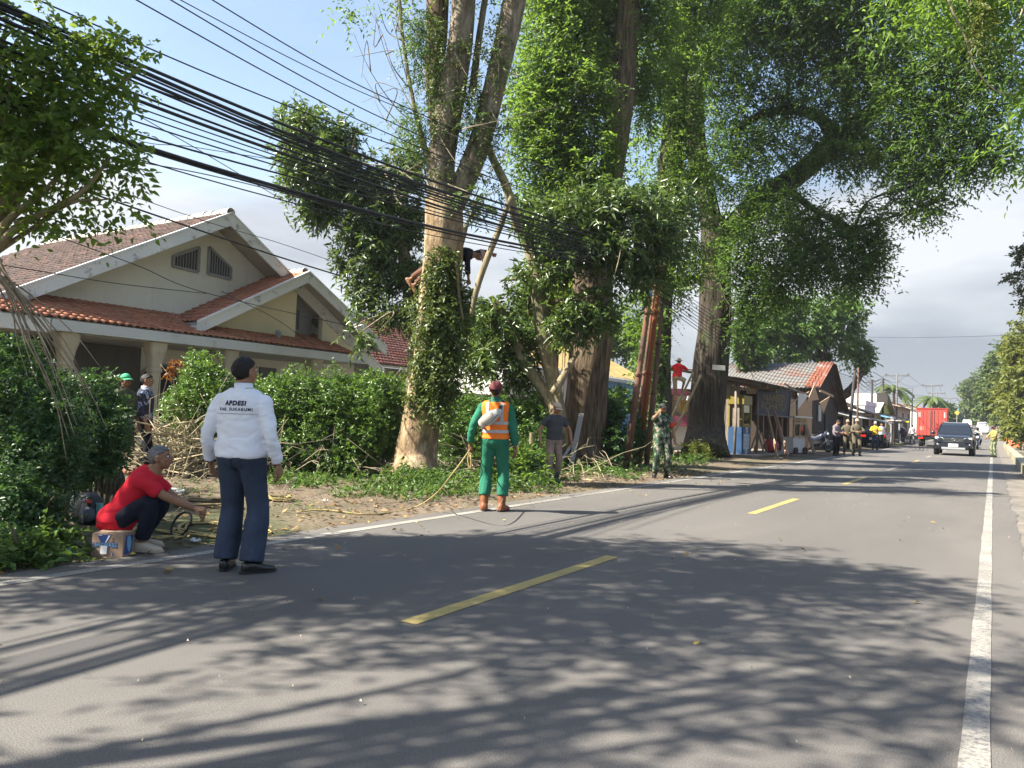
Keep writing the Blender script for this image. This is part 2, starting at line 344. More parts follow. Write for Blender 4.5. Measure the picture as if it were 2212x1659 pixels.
def ridge(parent, a, b, r, m, step=.34, name='ridge_tile'):
    a, b = np.array(a), np.array(b); n = int(np.linalg.norm(b-a)/step); t = unit(b-a); mb = MB(); x = unit(np.cross(t, (0,0,1))); z = np.array([0,0,1.])
    prof = [(math.cos(q), math.sin(q)) for q in np.linspace(-.25, math.pi+.25, 9)]
    mb.grid(lambda u, v: r*(1.0+.16*(1-v))*prof[round(u*8)][0]*np.array([1,0,0])+r*(1.0+.16*(1-v))*prof[round(u*8)][1]*np.array([0,0,1])+v*step*1.08*np.array([0,1,0]), 8, 1)
    me = mesh_from(name, mb.verts(), mb.f, True); me.materials.append(m); off = np.array(parent.location)
    for i in range(n):
        o = bpy.data.objects.new(name, me); C.objects.link(o); o.parent = parent; p = a+t*step*i-off+(0, 0, rng.normal(0, .008))
        o.matrix_local = Matrix(((x[0], t[0], z[0], p[0]), (x[1], t[1], z[1], p[1]), (x[2], t[2], z[2], p[2]), (0, 0, 0, 1)))
def part(name, mb, m, par, smooth=False, **k): return obj(name, mb, m, par, smooth, True, **k)
TILE_OLD = tilemat('weathered_clay_tile', [(.055,.032,.028), (.085,.046,.038), (.065,.040,.034), (.15,.078,.062), (.04,.030,.028), (.105,.058,.046)], moss=(.05,.045,.043), mossy=.75)
TILE_NEW = tilemat('orange_clay_tile', [(.36,.135,.075), (.43,.18,.10), (.33,.12,.07), (.48,.22,.13), (.38,.15,.085)], moss=(.10,.07,.055), mossy=.45)
TILE_RED = tilemat('dark_red_tile', [(.20,.075,.06), (.26,.10,.08), (.17,.07,.06), (.30,.13,.10)], moss=(.09,.07,.065), mossy=.6)
def stained(name, col, stain, lo=.52, hi=.62, scale=1.6, amt=.85, drip=(3, 3, .5)):
    if name in MATS: return MATS[name]
    m, t, n, l, b = nodes(name)
    c = ramp(t, noise_s(t, .8, 5, .6), [(.3, tuple(q*.84 for q in col)), (.7, col)])
    k = ramp(t, noise_s(t, scale, 9, .72, drip), [(lo, (0,)*3), (hi, (amt,)*3)])
    l.new(mixc(t, k, c, stain), b.inputs['Base Color']); b.inputs['Roughness'].default_value = .85; b.inputs['Specular IOR Level'].default_value = .2
    bump(t, b, noise_s(t, 30, 4), .15, .01); MATS[name] = m; return m
PLASTER = stained('cream_plaster', (.80, .78, .70), (.50, .48, .41), .56, .74, 1.1, .5)
PLASTER2 = stained('yellowish_plaster', (.80, .74, .55), (.56, .51, .38), .56, .74, 1.1, .5)
BARGE = stained('mouldy_white_board', (.74, .74, .72), (.13, .13, .125), .54, .68, 3.2, .85, (1, 1, 1))
TRIM = flat('clean_white_trim', (.78, .79, .80), .6)
FASCIA = stained('grey_white_fascia', (.60, .61, .60), (.24, .23, .21), .58, .76, 2.6, .6, (1, 1, 1))
SOFFIT = stained('grey_soffit', (.46, .45, .42), (.24, .17, .15), .5, .75, .9, .5, (1, 1, 1))
COLST = stained('stone_column', (.50, .45, .34), (.24, .21, .16), .5, .72, 3, .6)
DARKWALL = stained('shaded_porch_wall', (.105, .10, .092), (.06, .058, .054), .5, .7, .8, .6)  # dark tone puts the deep porch shade into the wall colour
FRAME = flat('blue_grey_frame', (.30, .31, .33), .6)
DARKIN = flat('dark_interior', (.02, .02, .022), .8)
WOODX = M('shade_dark_wood', (.050, .036, .028), .85, .4, 5, stretch=(1, 1, 8)); WOODD = M('dark_wood', (.13, .085, .055), .8, .4, 5, stretch=(1, 1, 8))  # first wood: shade of the workshop and stall put into its colour
# ------------------------------------------------------------------ the gabled house
H = thing('house', 'cream gabled house with orange tiled porch and mouldy white bargeboards behind the hedge', 'house', (-19, 13, 0))
XW, XB, XB2, XW2, XE = -19.0, -18.1, -17.4, -18.1, -17.1
ya, za = 13.62, 6.66; sl, sr = .555, .60
zl = lambda y: za-sl*(ya-y) if y < ya else za-sr*(y-ya)
def wallpoly(pts, X, th, m, name='wall'): return part(name, MB().prism([(X, y, z) for y, z in pts], (-th, 0, 0)), m, H)
wallpoly([(6.3, -.1), (19.7, -.1), (19.7, zl(19.7)-.12), (ya, za-.12), (6.3, zl(6.3)-.12)], XW, .2, PLASTER)
part('side_wall', MB().box((-23.6, 6.45, 1.35), (8.8, .2, 2.9)), PLASTER, H)
part('side_wall', MB().box((-23.6, 19.5, 1.4), (8.8, .2, 3.0)), PLASTER, H)
# main roof: decks under the tiles
def deck(name, a, b, c, d, th, m): n = unit(np.cross(np.subtract(b, a), np.subtract(d, a))); return part(name, MB().prism([a, b, c, d], -th*n), m, H)
deck('roof_deck', (XB-.02, 5.2, zl(5.2)), (XB-.02, ya, za), (-28.5, ya, za), (-28.5, 5.2, zl(5.2)), .08, SOFFIT)
deck('roof_deck', (-28.5, 20.2, zl(20.2)), (-28.5, ya, za), (XB-.02, ya, za), (XB-.02, 20.2, zl(20.2)), .08, SOFFIT)
lenV = math.hypot(ya-5.2, sl*(ya-5.2))
tile_roof(H, (-28.5, 5.2, zl(5.2)+.035), (1, 0, 0), (0, 1, sl), 50, int(lenV/.26)+1, .205, .26, TILE_OLD, 0, amp=.034)
tile_roof(H, (XB-.1, 20.2, zl(20.2)+.035), (-1, 0, 0), (0, -1, sr), 50, 28, .205, .26, TILE_OLD, 0, amp=.034)
ridge(H, (XB+.02, ya, za+.05), (-28.4, ya, za+.05), .12, stained('grey_ridge', (.52, .50, .46), (.25, .23, .2), .5, .7, 4, .6, (1, 1, 1)), .36)
def barge(X, y0, z0, y1, z1, h=.34, th=.05):
    a, b = (X, y0, z0), (X, y1, z1)
    part('bargeboard', MB().prism([(X, y0, z0-h), (X, y1, z1-h), (X, y1, z1), (X, y0, z0)], (th, 0, 0)), BARGE, H)
    part('barge_trim', MB().prism([(X-.02, y0, z0+.004), (X-.02, y1, z1+.004), (X-.02, y1, z1+.05), (X-.02, y0, z0+.05)], (th+.05, 0, 0)), TRIM, H)
barge(XB, 5.1, zl(5.1)+.02, ya-.001, za+.02); barge(XB, ya+.001, za+.02, 20.2, zl(20.2)+.02)
# gable vents with bars
def vent(X, pts, bars):
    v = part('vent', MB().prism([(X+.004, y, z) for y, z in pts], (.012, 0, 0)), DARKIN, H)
    k = len(pts); fr = MB()
    for i in range(k): fr.bar((X+.03, *pts[i]), (X+.03, *pts[(i+1) % k]), .07, .07, (1, 0, 0))
    obj('vent_frame', fr, FRAME, v, world=True)
    y0, y1 = min(p[0] for p in pts), max(p[0] for p in pts); yy = np.array([p[0] for p in pts]); 
    def span(y):
        zs = []
        for i in range(k):
            (a, c), (b2, d) = pts[i], pts[(i+1) % k]
            if (a-y)*(b2-y) < 0: zs.append(c+(d-c)*(y-a)/(b2-a))
        return (min(zs), max(zs)) if len(zs) > 1 else None
    for i in range(bars):
        y = y0+(i+.5)*(y1-y0)/bars; s = span(y)
        if s: obj('bar', MB().box((X+.03, y, (s[0]+s[1])/2), (.03, .022, s[1]-s[0])), FRAME, v, world=True)
vent(XW, [(12.52, 5.06), (13.30, 5.04), (13.30, 5.74), (12.52, 5.34)], 9)
vent(XW, [(13.62, 5.05), (14.38, 5.03), (14.38, 5.35), (13.62, 5.82)], 9)
# second gable, further forward
ya2, za2, s2 = 15.92, 5.36, .532
z2 = lambda y: za2-s2*abs(y-ya2)
wallpoly([(12.5, 2.9), (16.15, 2.9), (16.15, z2(16.15)-.12), (ya2, za2-.12), (12.5, z2(12.5)-.1)], XW2, .18, PLASTER2)
wallpoly([(17.25, 2.9), (19.5, 2.9), (19.5, z2(19.5)-.1), (17.25, z2(17.25)-.12)], XW2, .18, PLASTER2)
wallpoly([(16.15, 2.9), (17.25, 2.9), (17.25, z2(17.25)-.12), (16.15, z2(16.15)-.12)], XW2-.5, .1, FRAME, 'niche')
vent(XW2-.5, [(16.25, 3.75), (16.72, 3.75), (16.72, 4.38), (16.25, 4.66)], 6)
deck('roof_deck', (XB2-.02, 12.3, z2(12.3)), (XB2-.02, ya2, za2), (-19.0, ya2, za2), (-19.0, 12.3, z2(12.3)), .07, SOFFIT)
deck('roof_deck', (-19.0, 19.6, z2(19.6)), (-19.0, ya2, za2), (XB2-.02, ya2, za2), (XB2-.02, 19.6, z2(19.6)), .07, SOFFIT)
tile_roof(H, (-19.0, 12.3, z2(12.3)+.035), (1, 0, 0), (0, 1, s2), 9, 16, .18, .255, TILE_NEW, 144, amp=.022)
ridge(H, (XB2-.12, ya2, za2+.05), (-19.2, ya2, za2+.05), .11, MATS['grey_ridge'], .34)
barge(XB2, 12.25, z2(12.25)+.02, ya2-.001, za2+.02, .30); barge(XB2, ya2+.001, za2+.02, 19.5, z2(19.5)+.02, .30)
part('eave_board', MB().box((-18.2, 12.3, z2(12.3)-.16), (1.6, .04, .2)), FASCIA, H)
# porch
pe, pt = 3.06, 3.72
deck('porch_roof', (XE, 6.4, pe), (XE, 17.75, pe), (XW+.02, 17.75, pt), (XW+.02, 6.4, pt), .07, SOFFIT)
tile_roof(H, (XE+.05, 6.4, pe+.02), (0, 1, 0), (XW-XE, 0, pt-pe), 63, 9, .18, .235, TILE_NEW, 300, amp=.022, names=('porch_tile', 'porch_tiles'))
part('porch_fascia', MB().box((XE+.03, 13.35, pe-.14), (.09, 9.7, .24)), FASCIA, H)
part('porch_fascia', MB().box((XE+.0, 7.4, pe-.17), (.09, 2.15, .30)), BARGE, H)
part('porch_ceiling', MB().box((-18.1, 12.0, pe-.27), (1.75, 11.2, .03)), SOFFIT, H)
for y in (8.98, 11.1, 13.2, 16.25):
    mb = MB(); cs = [(XE-.25, y, z) for z in (0, 2.05, 2.08, 2.14, 2.17, 2.22, 2.42, 2.56, 2.74, 2.79)]; w = [.13, .13, .155, .155, .13, .14, .17, .21, .23, .23]
    mb.loft(np.array(cs), [np.array([1.,0,0])]*10, [np.array([0,1.,0])]*10, w, w, 24, sq=5); part('porch_column', mb, COLST, H)
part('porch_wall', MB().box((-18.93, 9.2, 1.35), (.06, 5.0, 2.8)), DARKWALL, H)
part('porch_floor', MB().box((-18.0, 12.0, .05), (2.0, 11.6, .3)), COLST, H)
part('porch_cabinet', MB().box((-18.7, 8.3, 1.0), (.35, 2.9, 1.75)), M('red_wood', (.20, .07, .035), .6, .3, 4), H)
d = part('door', MB().box((-18.97, 15.9, 1.35), (.08, .62, 2.35)), flat('grey_door', (.10, .105, .11), .5), H)
obj('handle', MB().box((-18.91, 16.12, 1.2), (.04, .03, .14)), FRAME, d, world=True)
for y in (12.3, 13.9):
    mb = MB(); a = np.linspace(0, math.pi, 13); pts = [(-18.93, y+.62*math.cos(q), 1.75+.62*math.sin(q)) for q in a]
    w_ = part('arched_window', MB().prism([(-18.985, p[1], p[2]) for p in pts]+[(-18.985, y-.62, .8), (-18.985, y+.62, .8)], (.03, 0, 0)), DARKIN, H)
    obj('window_frame', mb.tube(pts, .03, 6), FRAME, w_, world=True)
part('wall_lamp', MB().ball((-17.36, 8.2, 2.0), .09).box((-17.4, 8.2, 2.2), (.05, .05, .3)), DARKIN, H, True)
part('vent_pipe', MB().cyl((-17.75, 15.2, 3.3), (-17.75, 15.2, 3.47), .06).ball((-17.75, 15.2, 3.5), .09), FRAME, H, True)
# ------------------------------------------------------------------ brick house behind
H2 = thing('house', 'low brick house with dark red tiled roof between the gabled house and the ivy-clad trunk', 'house', (-23, 26, 0))
bm_ = M('grey_block_wall', (.19, .165, .14), .9, .3, 2, bs=25)
part('wall', MB().box((-23.2, 27.5, 1.5), (4.2, 11.6, 3.2)), bm_, H2)
rows = MB()
bmesh_b = MB().box((0, 0, 0), (.03, .56, .17)); me_b = mesh_from('brick', bmesh_b.verts(), bmesh_b.f); me_b.materials.append(M('pale_block', (.23, .20, .165), .9, .35, 9))
for j in range(8):
    for i in range(11):
        o = bpy.data.objects.new('brick', me_b); C.objects.link(o); o.parent = H2; o.location = (1.905, -4.1+(i+.5*(j % 2))*.6, 1.5+j*.2)
deck2 = lambda par, a, b, c, d, th, m, name='roof_deck': part(name, MB().prism([a, b, c, d], -th*unit(np.cross(np.subtract(b, a), np.subtract(d, a)))), m, par)
deck2(H2, (-20.6, 21.3, 3.15), (-20.6, 33.8, 3.15), (-25, 33.8, 5.6), (-25, 21.3, 5.6), .08, SOFFIT)
tile_roof(H2, (-20.6, 21.3, 3.19), (0, 1, 0), (-4.4, 0, 2.45), 60, 19, .21, .27, TILE_RED, 0, amp=.03)
ridge(H2, (-25, 21.3, 5.65), (-25, 33.8, 5.65), .13, MATS['grey_ridge'], .36)
# ------------------------------------------------------------------ white and blue wall house
H3 = thing('house', 'long white house with blue end wall and yellowed sheet roof behind the trunks', 'house', (-19, 33, 0))
part('wall', MB().box((-19.1, 31.2, 1.7), (4, 9.6, 3.5)), stained('white_limewash', (.66, .65, .62), (.35, .34, .32), .52, .7, 1.3, .6), H3)
part('blue_wall', MB().box((-19.1, 38.2, 1.7), (4, 4.38, 3.5)), stained('blue_limewash', (.16, .36, .62), (.30, .42, .58), .5, .7, 2, .6), H3)
mb = MB(); mb.grid(lambda u, v: np.array([-16.6-3.4*v, 26+15*u, 3.5+1.7*v+.035*math.sin(u*15/.22*2*math.pi)]), 340, 1)
part('sheet_roof', mb, M('yellow_rust_sheet', (.42, .30, .12), .6, .45, 1.4, stretch=(1, 3, 1)), H3, True)
part('eave_board', MB().box((-16.7, 33.5, 3.36), (.06, 15, .16)), FASCIA, H3)
BW = thing('garden_wall', 'low pale garden wall behind the clipped hedge right of the ivy trunk', 'wall', (-14.6, 20, 0))
part('wall', MB().box((-14.6, 21, .95), (.16, 9, 1.9)), stained('garden_plaster', (.40, .38, .34), (.2, .19, .17), .5, .7, 2, .6), BW)
part('coping', MB().box((-14.6, 21, 1.95), (.26, 9.1, .1)), FASCIA, BW)
# ------------------------------------------------------------------ roadside stall, workshop and shops
WOODP = M('pale_timber', (.42, .30, .19), .7, .35, 4, stretch=(6, 6, 1), bs=30)
WOODG = M('grey_timber', (.24, .20, .16), .8, .4, 4, stretch=(5, 5, 1))
BAMB = M('bamboo', (.40, .31, .16), .5, .35, 6, stretch=(1, 1, .4))
RUSTSHEET = stained('rusty_zinc', (.16, .157, .15), (.15, .06, .035), .50, .64, .8, .9, (1, 1, 1))
DARKSHEET = stained('old_asbestos', (.22, .21, .20), (.09, .085, .08), .45, .65, 1.6, .8, (1, 1, 1))
TARP = M('black_tarpaulin', (.018, .019, .02), .5, .4, 3)
def corr(par, name, O, U, V, lu, lv, m, pitch=.12, amp=.018, along='u', th=.012):
    """corrugated sheet: O + u U + v V, waves counted along u"""
    O = np.array(O, float); U, V = unit(U), unit(V); Nn = unit(np.cross(U, V)); k = int(lu/pitch*6)
    mb = MB(); mb.grid(lambda a, b: O+a*lu*U+b*lv*V+Nn*(amp*math.sin(a*lu/pitch*2*math.pi)+.02*mnoise.noise((a*lu*.8, b*lv*.8, 3.))), k, 3)
    o = part(name, mb, m, par, True); s = o.modifiers.new('thickness', 'SOLIDIFY'); s.thickness = th; return o
S1 = thing('market_stall', 'open timber stall with black tarpaulin roof beside the big dark trunk', 'stall', (-9, 31.5, 0))
posts = [((-8.75, 30.7), 3.0), ((-8.5, 33.1), 2.7), ((-8.1, 38.9), 2.8), ((-12.2, 31.0), 3.3), ((-12.2, 38.2), 3.3), ((-9.3, 33.4), 2.6)]
for (x, y), h in posts: part('post', MB().tube([(x, y, -.05), (x+.02, y+.06, h*.5), (x-.03, y+.1, h)], [.06, .052, .05], 8), WOODG if y > 30 else WOODP, S1, True)
corr(S1, 'roof_sheet', (-7.7, 30.3, 2.98), (0, 1, 0), (-4.2, 0, .75), 4.2, 4.3, DARKSHEET, .15)
corr(S1, 'roof_sheet', (-7.6, 34.4, 2.93), (0, 1, -.01), (-4.2, 0, .8), 5.0, 4.3, DARKSHEET, .15)
for y in (30.6, 32.4, 34.2, 36.4, 38.6): part('rafter', MB().bar((-7.75, y, 2.88), (-12.1, y, 3.63), .06, .09), WOODG, S1)
part('beam', MB().bar((-8.4, 30.4, 2.88), (-8.2, 39.2, 2.82), .07, .11), WOODD, S1)
part('beam', MB().bar((-9.6, 30.4, 3.10), (-9.6, 39.2, 3.05), .07, .1), WOODD, S1)
part('brace', MB().bar((-8.0, 35.6, 3.2), (-7.5, 38.6, 2.7), .06, .06), WOODP, S1)
mb = MB(); mb.grid(lambda u, v: np.array([-10.4-.25*math.sin(v*3)+.08*math.sin(u*23), 30.8+8*u, 2.95-.7*v+.09*math.sin(u*17+v*2)*v]), 60, 8); part('tarpaulin', mb, TARP, S1, True)
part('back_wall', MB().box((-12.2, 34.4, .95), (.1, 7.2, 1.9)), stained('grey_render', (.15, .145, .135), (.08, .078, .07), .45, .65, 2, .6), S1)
part('back_wall', MB().box((-12.1, 34.4, 2.1), (.1, 5.0, 1.0)), stained('beige_render', (.50, .43, .32), (.3, .25, .18), .45, .62, 5, .8, (1, 1, 1)), S1)  # upper back wall rendered beige, with browner blotches
[part('plank', MB().box((-8.6-.31*i, 39.0+.02*(i % 2), 1.42), (.29, .03, 2.84)), WOODX, S1) for i in range(13)]  # added dark partition stands in for the stall's shaded interior
[part('plank', MB().box((-10.55+.29*i, 31.05+.02*(i % 2), 1.5), (.27, .03, 3.0)), WOODG, S1) for i in range(7)]  # added partition, hidden behind the huge trunk, keeps sun off the display case
lat = MB()
for i in range(6):
    for j in range(2):
        c = np.array([-11.6, 33.0+i*.24, 2.1+j*.24])
        for a in range(8):
            q0, q1 = a*math.pi/4, (a+1)*math.pi/4; lat.bar(c+.1*np.array([0, math.cos(q0), math.sin(q0)]), c+.1*np.array([0, math.cos(q1), math.sin(q1)]), .035, .03, (1, 0, 0))
part('lattice_block', lat, TRIM, S1)
for (px, py) in ((1658, 836), (1676, 846)):
    p = AX(px, py, -8.2); part('light_bulb', MB().ball(p, .055).cyl(p+(0, 0, .04), p+(0, 0, .13), .025, 8), flat('bulb_glass', (.5, .5, .48), .15), S1, True); part('bulb_cord', MB().tube([p+(0, 0, .12), (p[0], p[1], 2.95)], .006, 5), TARP, S1)
part('floor_slab', MB().box((-10.0, 34.6, .02), (4.2, 9.0, .14)), stained('cement_floor', (.27, .24, .20), (.15, .13, .11), .45, .65, 2, .6, (1, 1, 1)), S1)
# text helper: flat lettering, returned as a mesh builder in its own plane
def text_mb(body, size, extrude=.002, bold=0., shear=0., align='CENTER', spacing=1.0):
    cu = bpy.data.curves.new('lettering', 'FONT'); cu.body = body; cu.size = size; cu.extrude = extrude; cu.align_x = align; cu.align_y = 'CENTER'; cu.offset = bold; cu.shear = shear; cu.space_character = spacing; cu.resolution_u = 3
    o = bpy.data.objects.new('lettering', cu); C.objects.link(o); me = bpy.data.meshes.new_from_object(o.evaluated_get(bpy.context.evaluated_depsgraph_get()))
    v = np.empty(len(me.vertices)*3); me.vertices.foreach_get('co', v); f = [tuple(p.vertices) for p in me.polygons]
    bpy.data.objects.remove(o); bpy.data.curves.remove(cu); bpy.data.meshes.remove(me); return MB().add(v.reshape(-1, 3), f)
def place(mb, o, x, y, z=None):
    x, y = unit(x), unit(y); z = np.cross(x, y); M4 = np.eye(4); M4[:3, 0] = x; M4[:3, 1] = y; M4[:3, 2] = z; M4[:3, 3] = o; return mb.xf(M4)
# hanging sign
ctr = AX(1671, 869, -8.35); SG = thing('hanging_sign', 'dark blue board lettered NAMED RCHAYU hanging under the stall roof', 'sign', ctr-(0, 0, .65))
wsg, hsg = 2.4, 1.2; ex = unit((.42, 1, -.02)); ez = np.array([.05, 0, 1.]); nn = unit(np.cross(ex, ez))
def sgp(a, b, o=0.): return ctr+ex*a+unit(ez)*b+nn*o
part('board', MB().prism([sgp(-wsg/2, -hsg/2), sgp(wsg/2, -hsg/2), sgp(wsg/2-.04, hsg/2), sgp(-wsg/2, hsg/2)], -nn*.04), flat('navy_board', (.018, .028, .06), .5), SG)
fr = MB()
for a, b_ in (((-1, -1), (1, -1)), ((1, -1), (1, 1)), ((1, 1), (-1, 1)), ((-1, 1), (-1, -1))): fr.bar(sgp(a[0]*wsg/2, a[1]*hsg/2, .01), sgp(b_[0]*wsg/2, b_[1]*hsg/2, .01), .035, .05, nn)
part('frame', fr, flat('sign_frame', (.16, .17, .20), .5), SG)
ink = flat('faded_yellow_ink', (.16, .13, .06), .6)
for k_, (s, dz) in enumerate((('NAMED', .17), ('RCHAYU', -.2))): part('lettering', place(text_mb(s, .46, .003, .014, spacing=.95), sgp(0, dz, .008), ex, ez), ink, SG)
part('prop', MB().bar(sgp(wsg/2, 0), AX(1748, 846, -8.2), .05, .05), WOODP, SG)
# pink kiosk, display case
K1 = thing('kiosk', 'pink painted snack kiosk half hidden by the big dark trunk', 'kiosk', (-10.1, 31.4, 0))
pk = flat('pink_paint', (.42, .13, .22), .5)
part('body', MB().box((-10.1, 31.0, .55), (.9, 2.0, 1.1)), flat('kiosk_white', (.66, .66, .64), .6), K1)
part('counter', MB().box((-10.05, 31.0, 1.3), (1.05, 2.1, .45)), pk, K1)
for y in (30.0, 32.0): part('post', MB().box((-9.62, y, 1.8), (.12, .12, 1.5)), pk, K1)
part('canopy', MB().box((-10.0, 31.0, 2.55), (1.2, 2.4, .25)), pk, K1)
part('poster', MB().box((-9.58, 31.2, 1.95), (.02, 1.3, .5)), flat('poster_orange', (.62, .38, .06), .5), K1)
part('curtain', MB().box((-9.7, 31.5, 1.72), (.03, 1.0, .35)), flat('kiosk_red', (.40, .05, .05), .7), K1)
part('lettering', place(text_mb('3', .55, .004, .02), (-9.56, 31.6, 1.97), (0, 1, 0), (0, 0, 1)), flat('kiosk_yellow', (.8, .5, .05), .5), K1)
K2 = thing('display_case', 'yellow and blue glass display case with a white sticker under the stall', 'display case', (-8.75, 31.5, 0))
part('base', MB().box((-8.8, 31.55, .62), (.6, 1.12, 1.12)), flat('case_blue', (.025, .07, .16), .5), K2)
part('panel', MB().box((-8.488, 31.45, .60), (.02, .84, .62)), flat('case_paper', (.40, .47, .52), .6), K2)
for i in range(3): part('panel_line', MB().box((-8.474, 31.45, .42+i*.17), (.008, .8, .012)), flat('case_blue', (0,0,0)), K2)
part('panel', MB().box((-8.487, 31.45, .19), (.02, .3, .2)), flat('case_paper', (0,0,0)), K2)
part('badge', MB().tube([(-8.48, 31.45+.13*math.cos(a)*1.1, 1.06+.1*math.sin(a)) for a in np.linspace(0, 2*math.pi, 13)], .02, 5), TRIM, K2)
yl = flat('case_yellow', (.20, .155, .03), .5)
for y in (31.0, 32.1):
    for x in (-8.52, -9.08): part('post', MB().box((x, y, 1.68), (.06, .07, 1.0)), yl, K2)
part('top', MB().box((-8.8, 31.55, 2.28), (.66, 1.24, .36)), yl, K2)
part('rail', MB().box((-8.52, 31.55, 1.24), (.07, 1.18, .1)), yl, K2)
part('shelf', MB().box((-8.8, 31.55, 1.5), (.5, 1.0, .03)), yl, K2)
part('glass', MB().box((-8.53, 31.55, 1.7), (.01, 1.03, .78)), glass('case_glass', (.03, .03, .02)), K2)
part('price_card', MB().box((-8.518, 31.5, 1.92), (.008, .85, .3)), flat('case_card', (.66, .58, .42), .6), K2)
K1.location = [float(q) for q in P(1512, 940, 33.6)]; K1.location.z = 0.05; K1.rotation_euler.z = R(-50); K1.scale.y = 1.32
# timber leaning at the stall
a = G(1680, 990); o = solo('leaning_plank', MB().bar(a, AX(1658, 890, -8.1), .22, .05, (1, .3, 0)), WOODP, 'single pale plank leaning under the hanging sign', 'plank')
LP = thing('plank_frame', 'wide reddish plank frame with dark slots leaning right of the single pale plank', 'timber frame', G(1703, 991))
b0, b1 = G(1703, 991), AX(1672, 889, -8.1); t_ = unit(b1-b0); sx = unit(np.cross(t_, (1, .2, 0))); ll = np.linalg.norm(b1-b0)
pinkw = M('pinkish_plank', (.42, .27, .20), .7, .3, 3, stretch=(6, 6, 1))
for s_ in (-1, 1): part('stile', MB().bar(b0+sx*.16*s_, b1+sx*.16*s_, .14, .05, (1, .2, 0)), pinkw, LP)
for i in range(6): c_ = b0+t_*ll*(.08+.17*i); part('rung', MB().bar(c_-sx*.08, c_+sx*.08, .30, .04, (1, .2, 0)), pinkw, LP)
SH = thing('saw_horse', 'low splayed timber trestle on the stall floor behind the planks', 'trestle', (-8.6, 33.6, 0))
for s_ in (-1, 1):
    for q in (-.35, .35): part('leg', MB().bar((-8.6+s_*.3, 33.9+q, .1), (-8.6+s_*.05, 33.9+q*.8, .9), .06, .06), WOODG, SH)
part('rail', MB().bar((-8.6, 33.4, .92), (-8.6, 34.4, .92), .08, .08), WOODG, SH)
solo('red_sack', MB().ball((-8.3, 34.8, .38), (.35, .4, .3)), flat('red_bag', (.35, .03, .04), .6), 'small red sack on the stall floor behind the leaning planks', 'sack', smooth=True)
# cabinet on the kerb
CB = thing('cart_cabinet', 'pale wooden food cart cabinet with flat white roof standing at the kerb', 'food cart', (-7.7, 37.5, 0))
ux = unit(np.array([.35, 1.0, 0])); uy = np.array([-ux[1], ux[0], 0]); cb = np.array([-7.6, 37.2, 0.])
def cbp(a, d_, z): return cb+ux*a+uy*d_+np.array([0, 0, z])
RT = np.stack([ux, uy, np.array([0, 0, 1.])], 1)
part('base_panel', MB().box(cbp(0, .3, .42), (1.0, .6, .72), RT), flat('cart_white', (.52, .51, .49), .6), CB)
for a in (-.5, 0, .5):
    for d_ in (0, .6): part('post', MB().box(cbp(a, d_, 1.2), (.06, .06, .92), RT), WOODP, CB)
for z in (.82, 1.6, 1.42): part('rail', MB().box(cbp(0, -.02, z), (1.06, .05, .07), RT), WOODP, CB)
for a in np.linspace(-.42, .42, 7): part('slat', MB().box(cbp(a, -.02, 1.51), (.05, .03, .13), RT), WOODP, CB)
part('glass', MB().box(cbp(0, .03, 1.12), (.94, .01, .54), RT), glass('case_glass'), CB)
part('roof', MB().box(cbp(0, .3, 1.72), (1.5, 1.0, .07), RT), flat('cart_roof', (.55, .54, .5), .6), CB)
for a in (-.4, .4): part('wheel', MB().cyl(cbp(a, -.05, .16), cbp(a, -.1, .16), .16), TARP, CB)
solo('leaning_board', MB().bar(cbp(.85, -.3, 0), cbp(.5, .05, 1.5), .2, .04, uy), WOODG, 'grey board propped against the right side of the food cart', 'board')
solo('carton_stack', MB().box(cbp(.95, .5, .9), (.5, .5, .4), RT).box(cbp(.95, .5, 1.25), (.42, .42, .3), RT).box(cbp(.95, .5, .35), (.55, .5, .7), RT), flat('carton', (.45, .26, .15), .8), 'brown cartons piled right of the food cart', 'cartons')
for i, (px, py, s_, rt) in enumerate(((1733, 862, .5, .4), (1758, 855, .55, -.3), (1782, 872, .5, .9))):
    p = AX(px, py, -7.3); q = [(p+s_*(math.cos(a)*ux+math.sin(a)*np.array([.2, 0, 1]))) for a in (rt, rt+2.2, rt+4.0)]
    solo('hanging_board', MB().prism(q, uy*.03), flat('pale_board_%d' % (i == 0), (.68, .66, .66) if i == 0 else (.50, .33, .22), .7), ('white triangular board hung under the rusty eaves', 'upper tan triangular board hung under the rusty eaves', 'right-hand tan triangular board hung under the dark gable')[i], 'board', 'triangular boards under the eaves')
# workshop with zinc roof
WS = thing('workshop', 'tin roofed workshop with rust streaked zinc slope and dark gable end', 'workshop', (-10, 46, 0))
corr(WS, 'rust_sheet', (-7.68, 42.5, 3.40), (-1, 0, .0), (0, 3.96, 1.6), .8, 4.3, stained('bright_rust', (.22, .08, .05), (.28, .25, .23), .50, .62, 1.4, .8, (1, 1, 1)), .2, .03)
part('gable_wall', MB().prism([(-8.15, 42.9, 0), (-8.15, 51.0, 0), (-8.15, 51.0, 2.3), (-8.15, 46.46, 4.7), (-8.15, 42.9, 3.2)], (-.15, 0, 0)), WOODX, WS)
part('side_wall', MB().box((-11, 43.0, 1.5), (5.6, .15, 3.0)), WOODX, WS)
corr(WS, 'zinc_sheet', (-7.7, 42.5, 3.35), (-1, 0, .0), (0, 3.96, 1.6), 6.0, 4.3, RUSTSHEET, .2, .03)
corr(WS, 'zinc_sheet', (-13.7, 51.3, 2.25), (1, 0, .0), (0, -4.84, 2.7), 6.0, 5.5, RUSTSHEET, .2, .03)
part('bargeboard', MB().bar((-7.68, 46.46, 4.9), (-7.68, 51.3, 2.2), .05, .25, (1, 0, 0)), WOODD, WS)
part('eave_beam', MB().bar((-7.72, 42.6, 3.2), (-7.7, 46.4, 3.05), .1, .12), WOODP, WS)
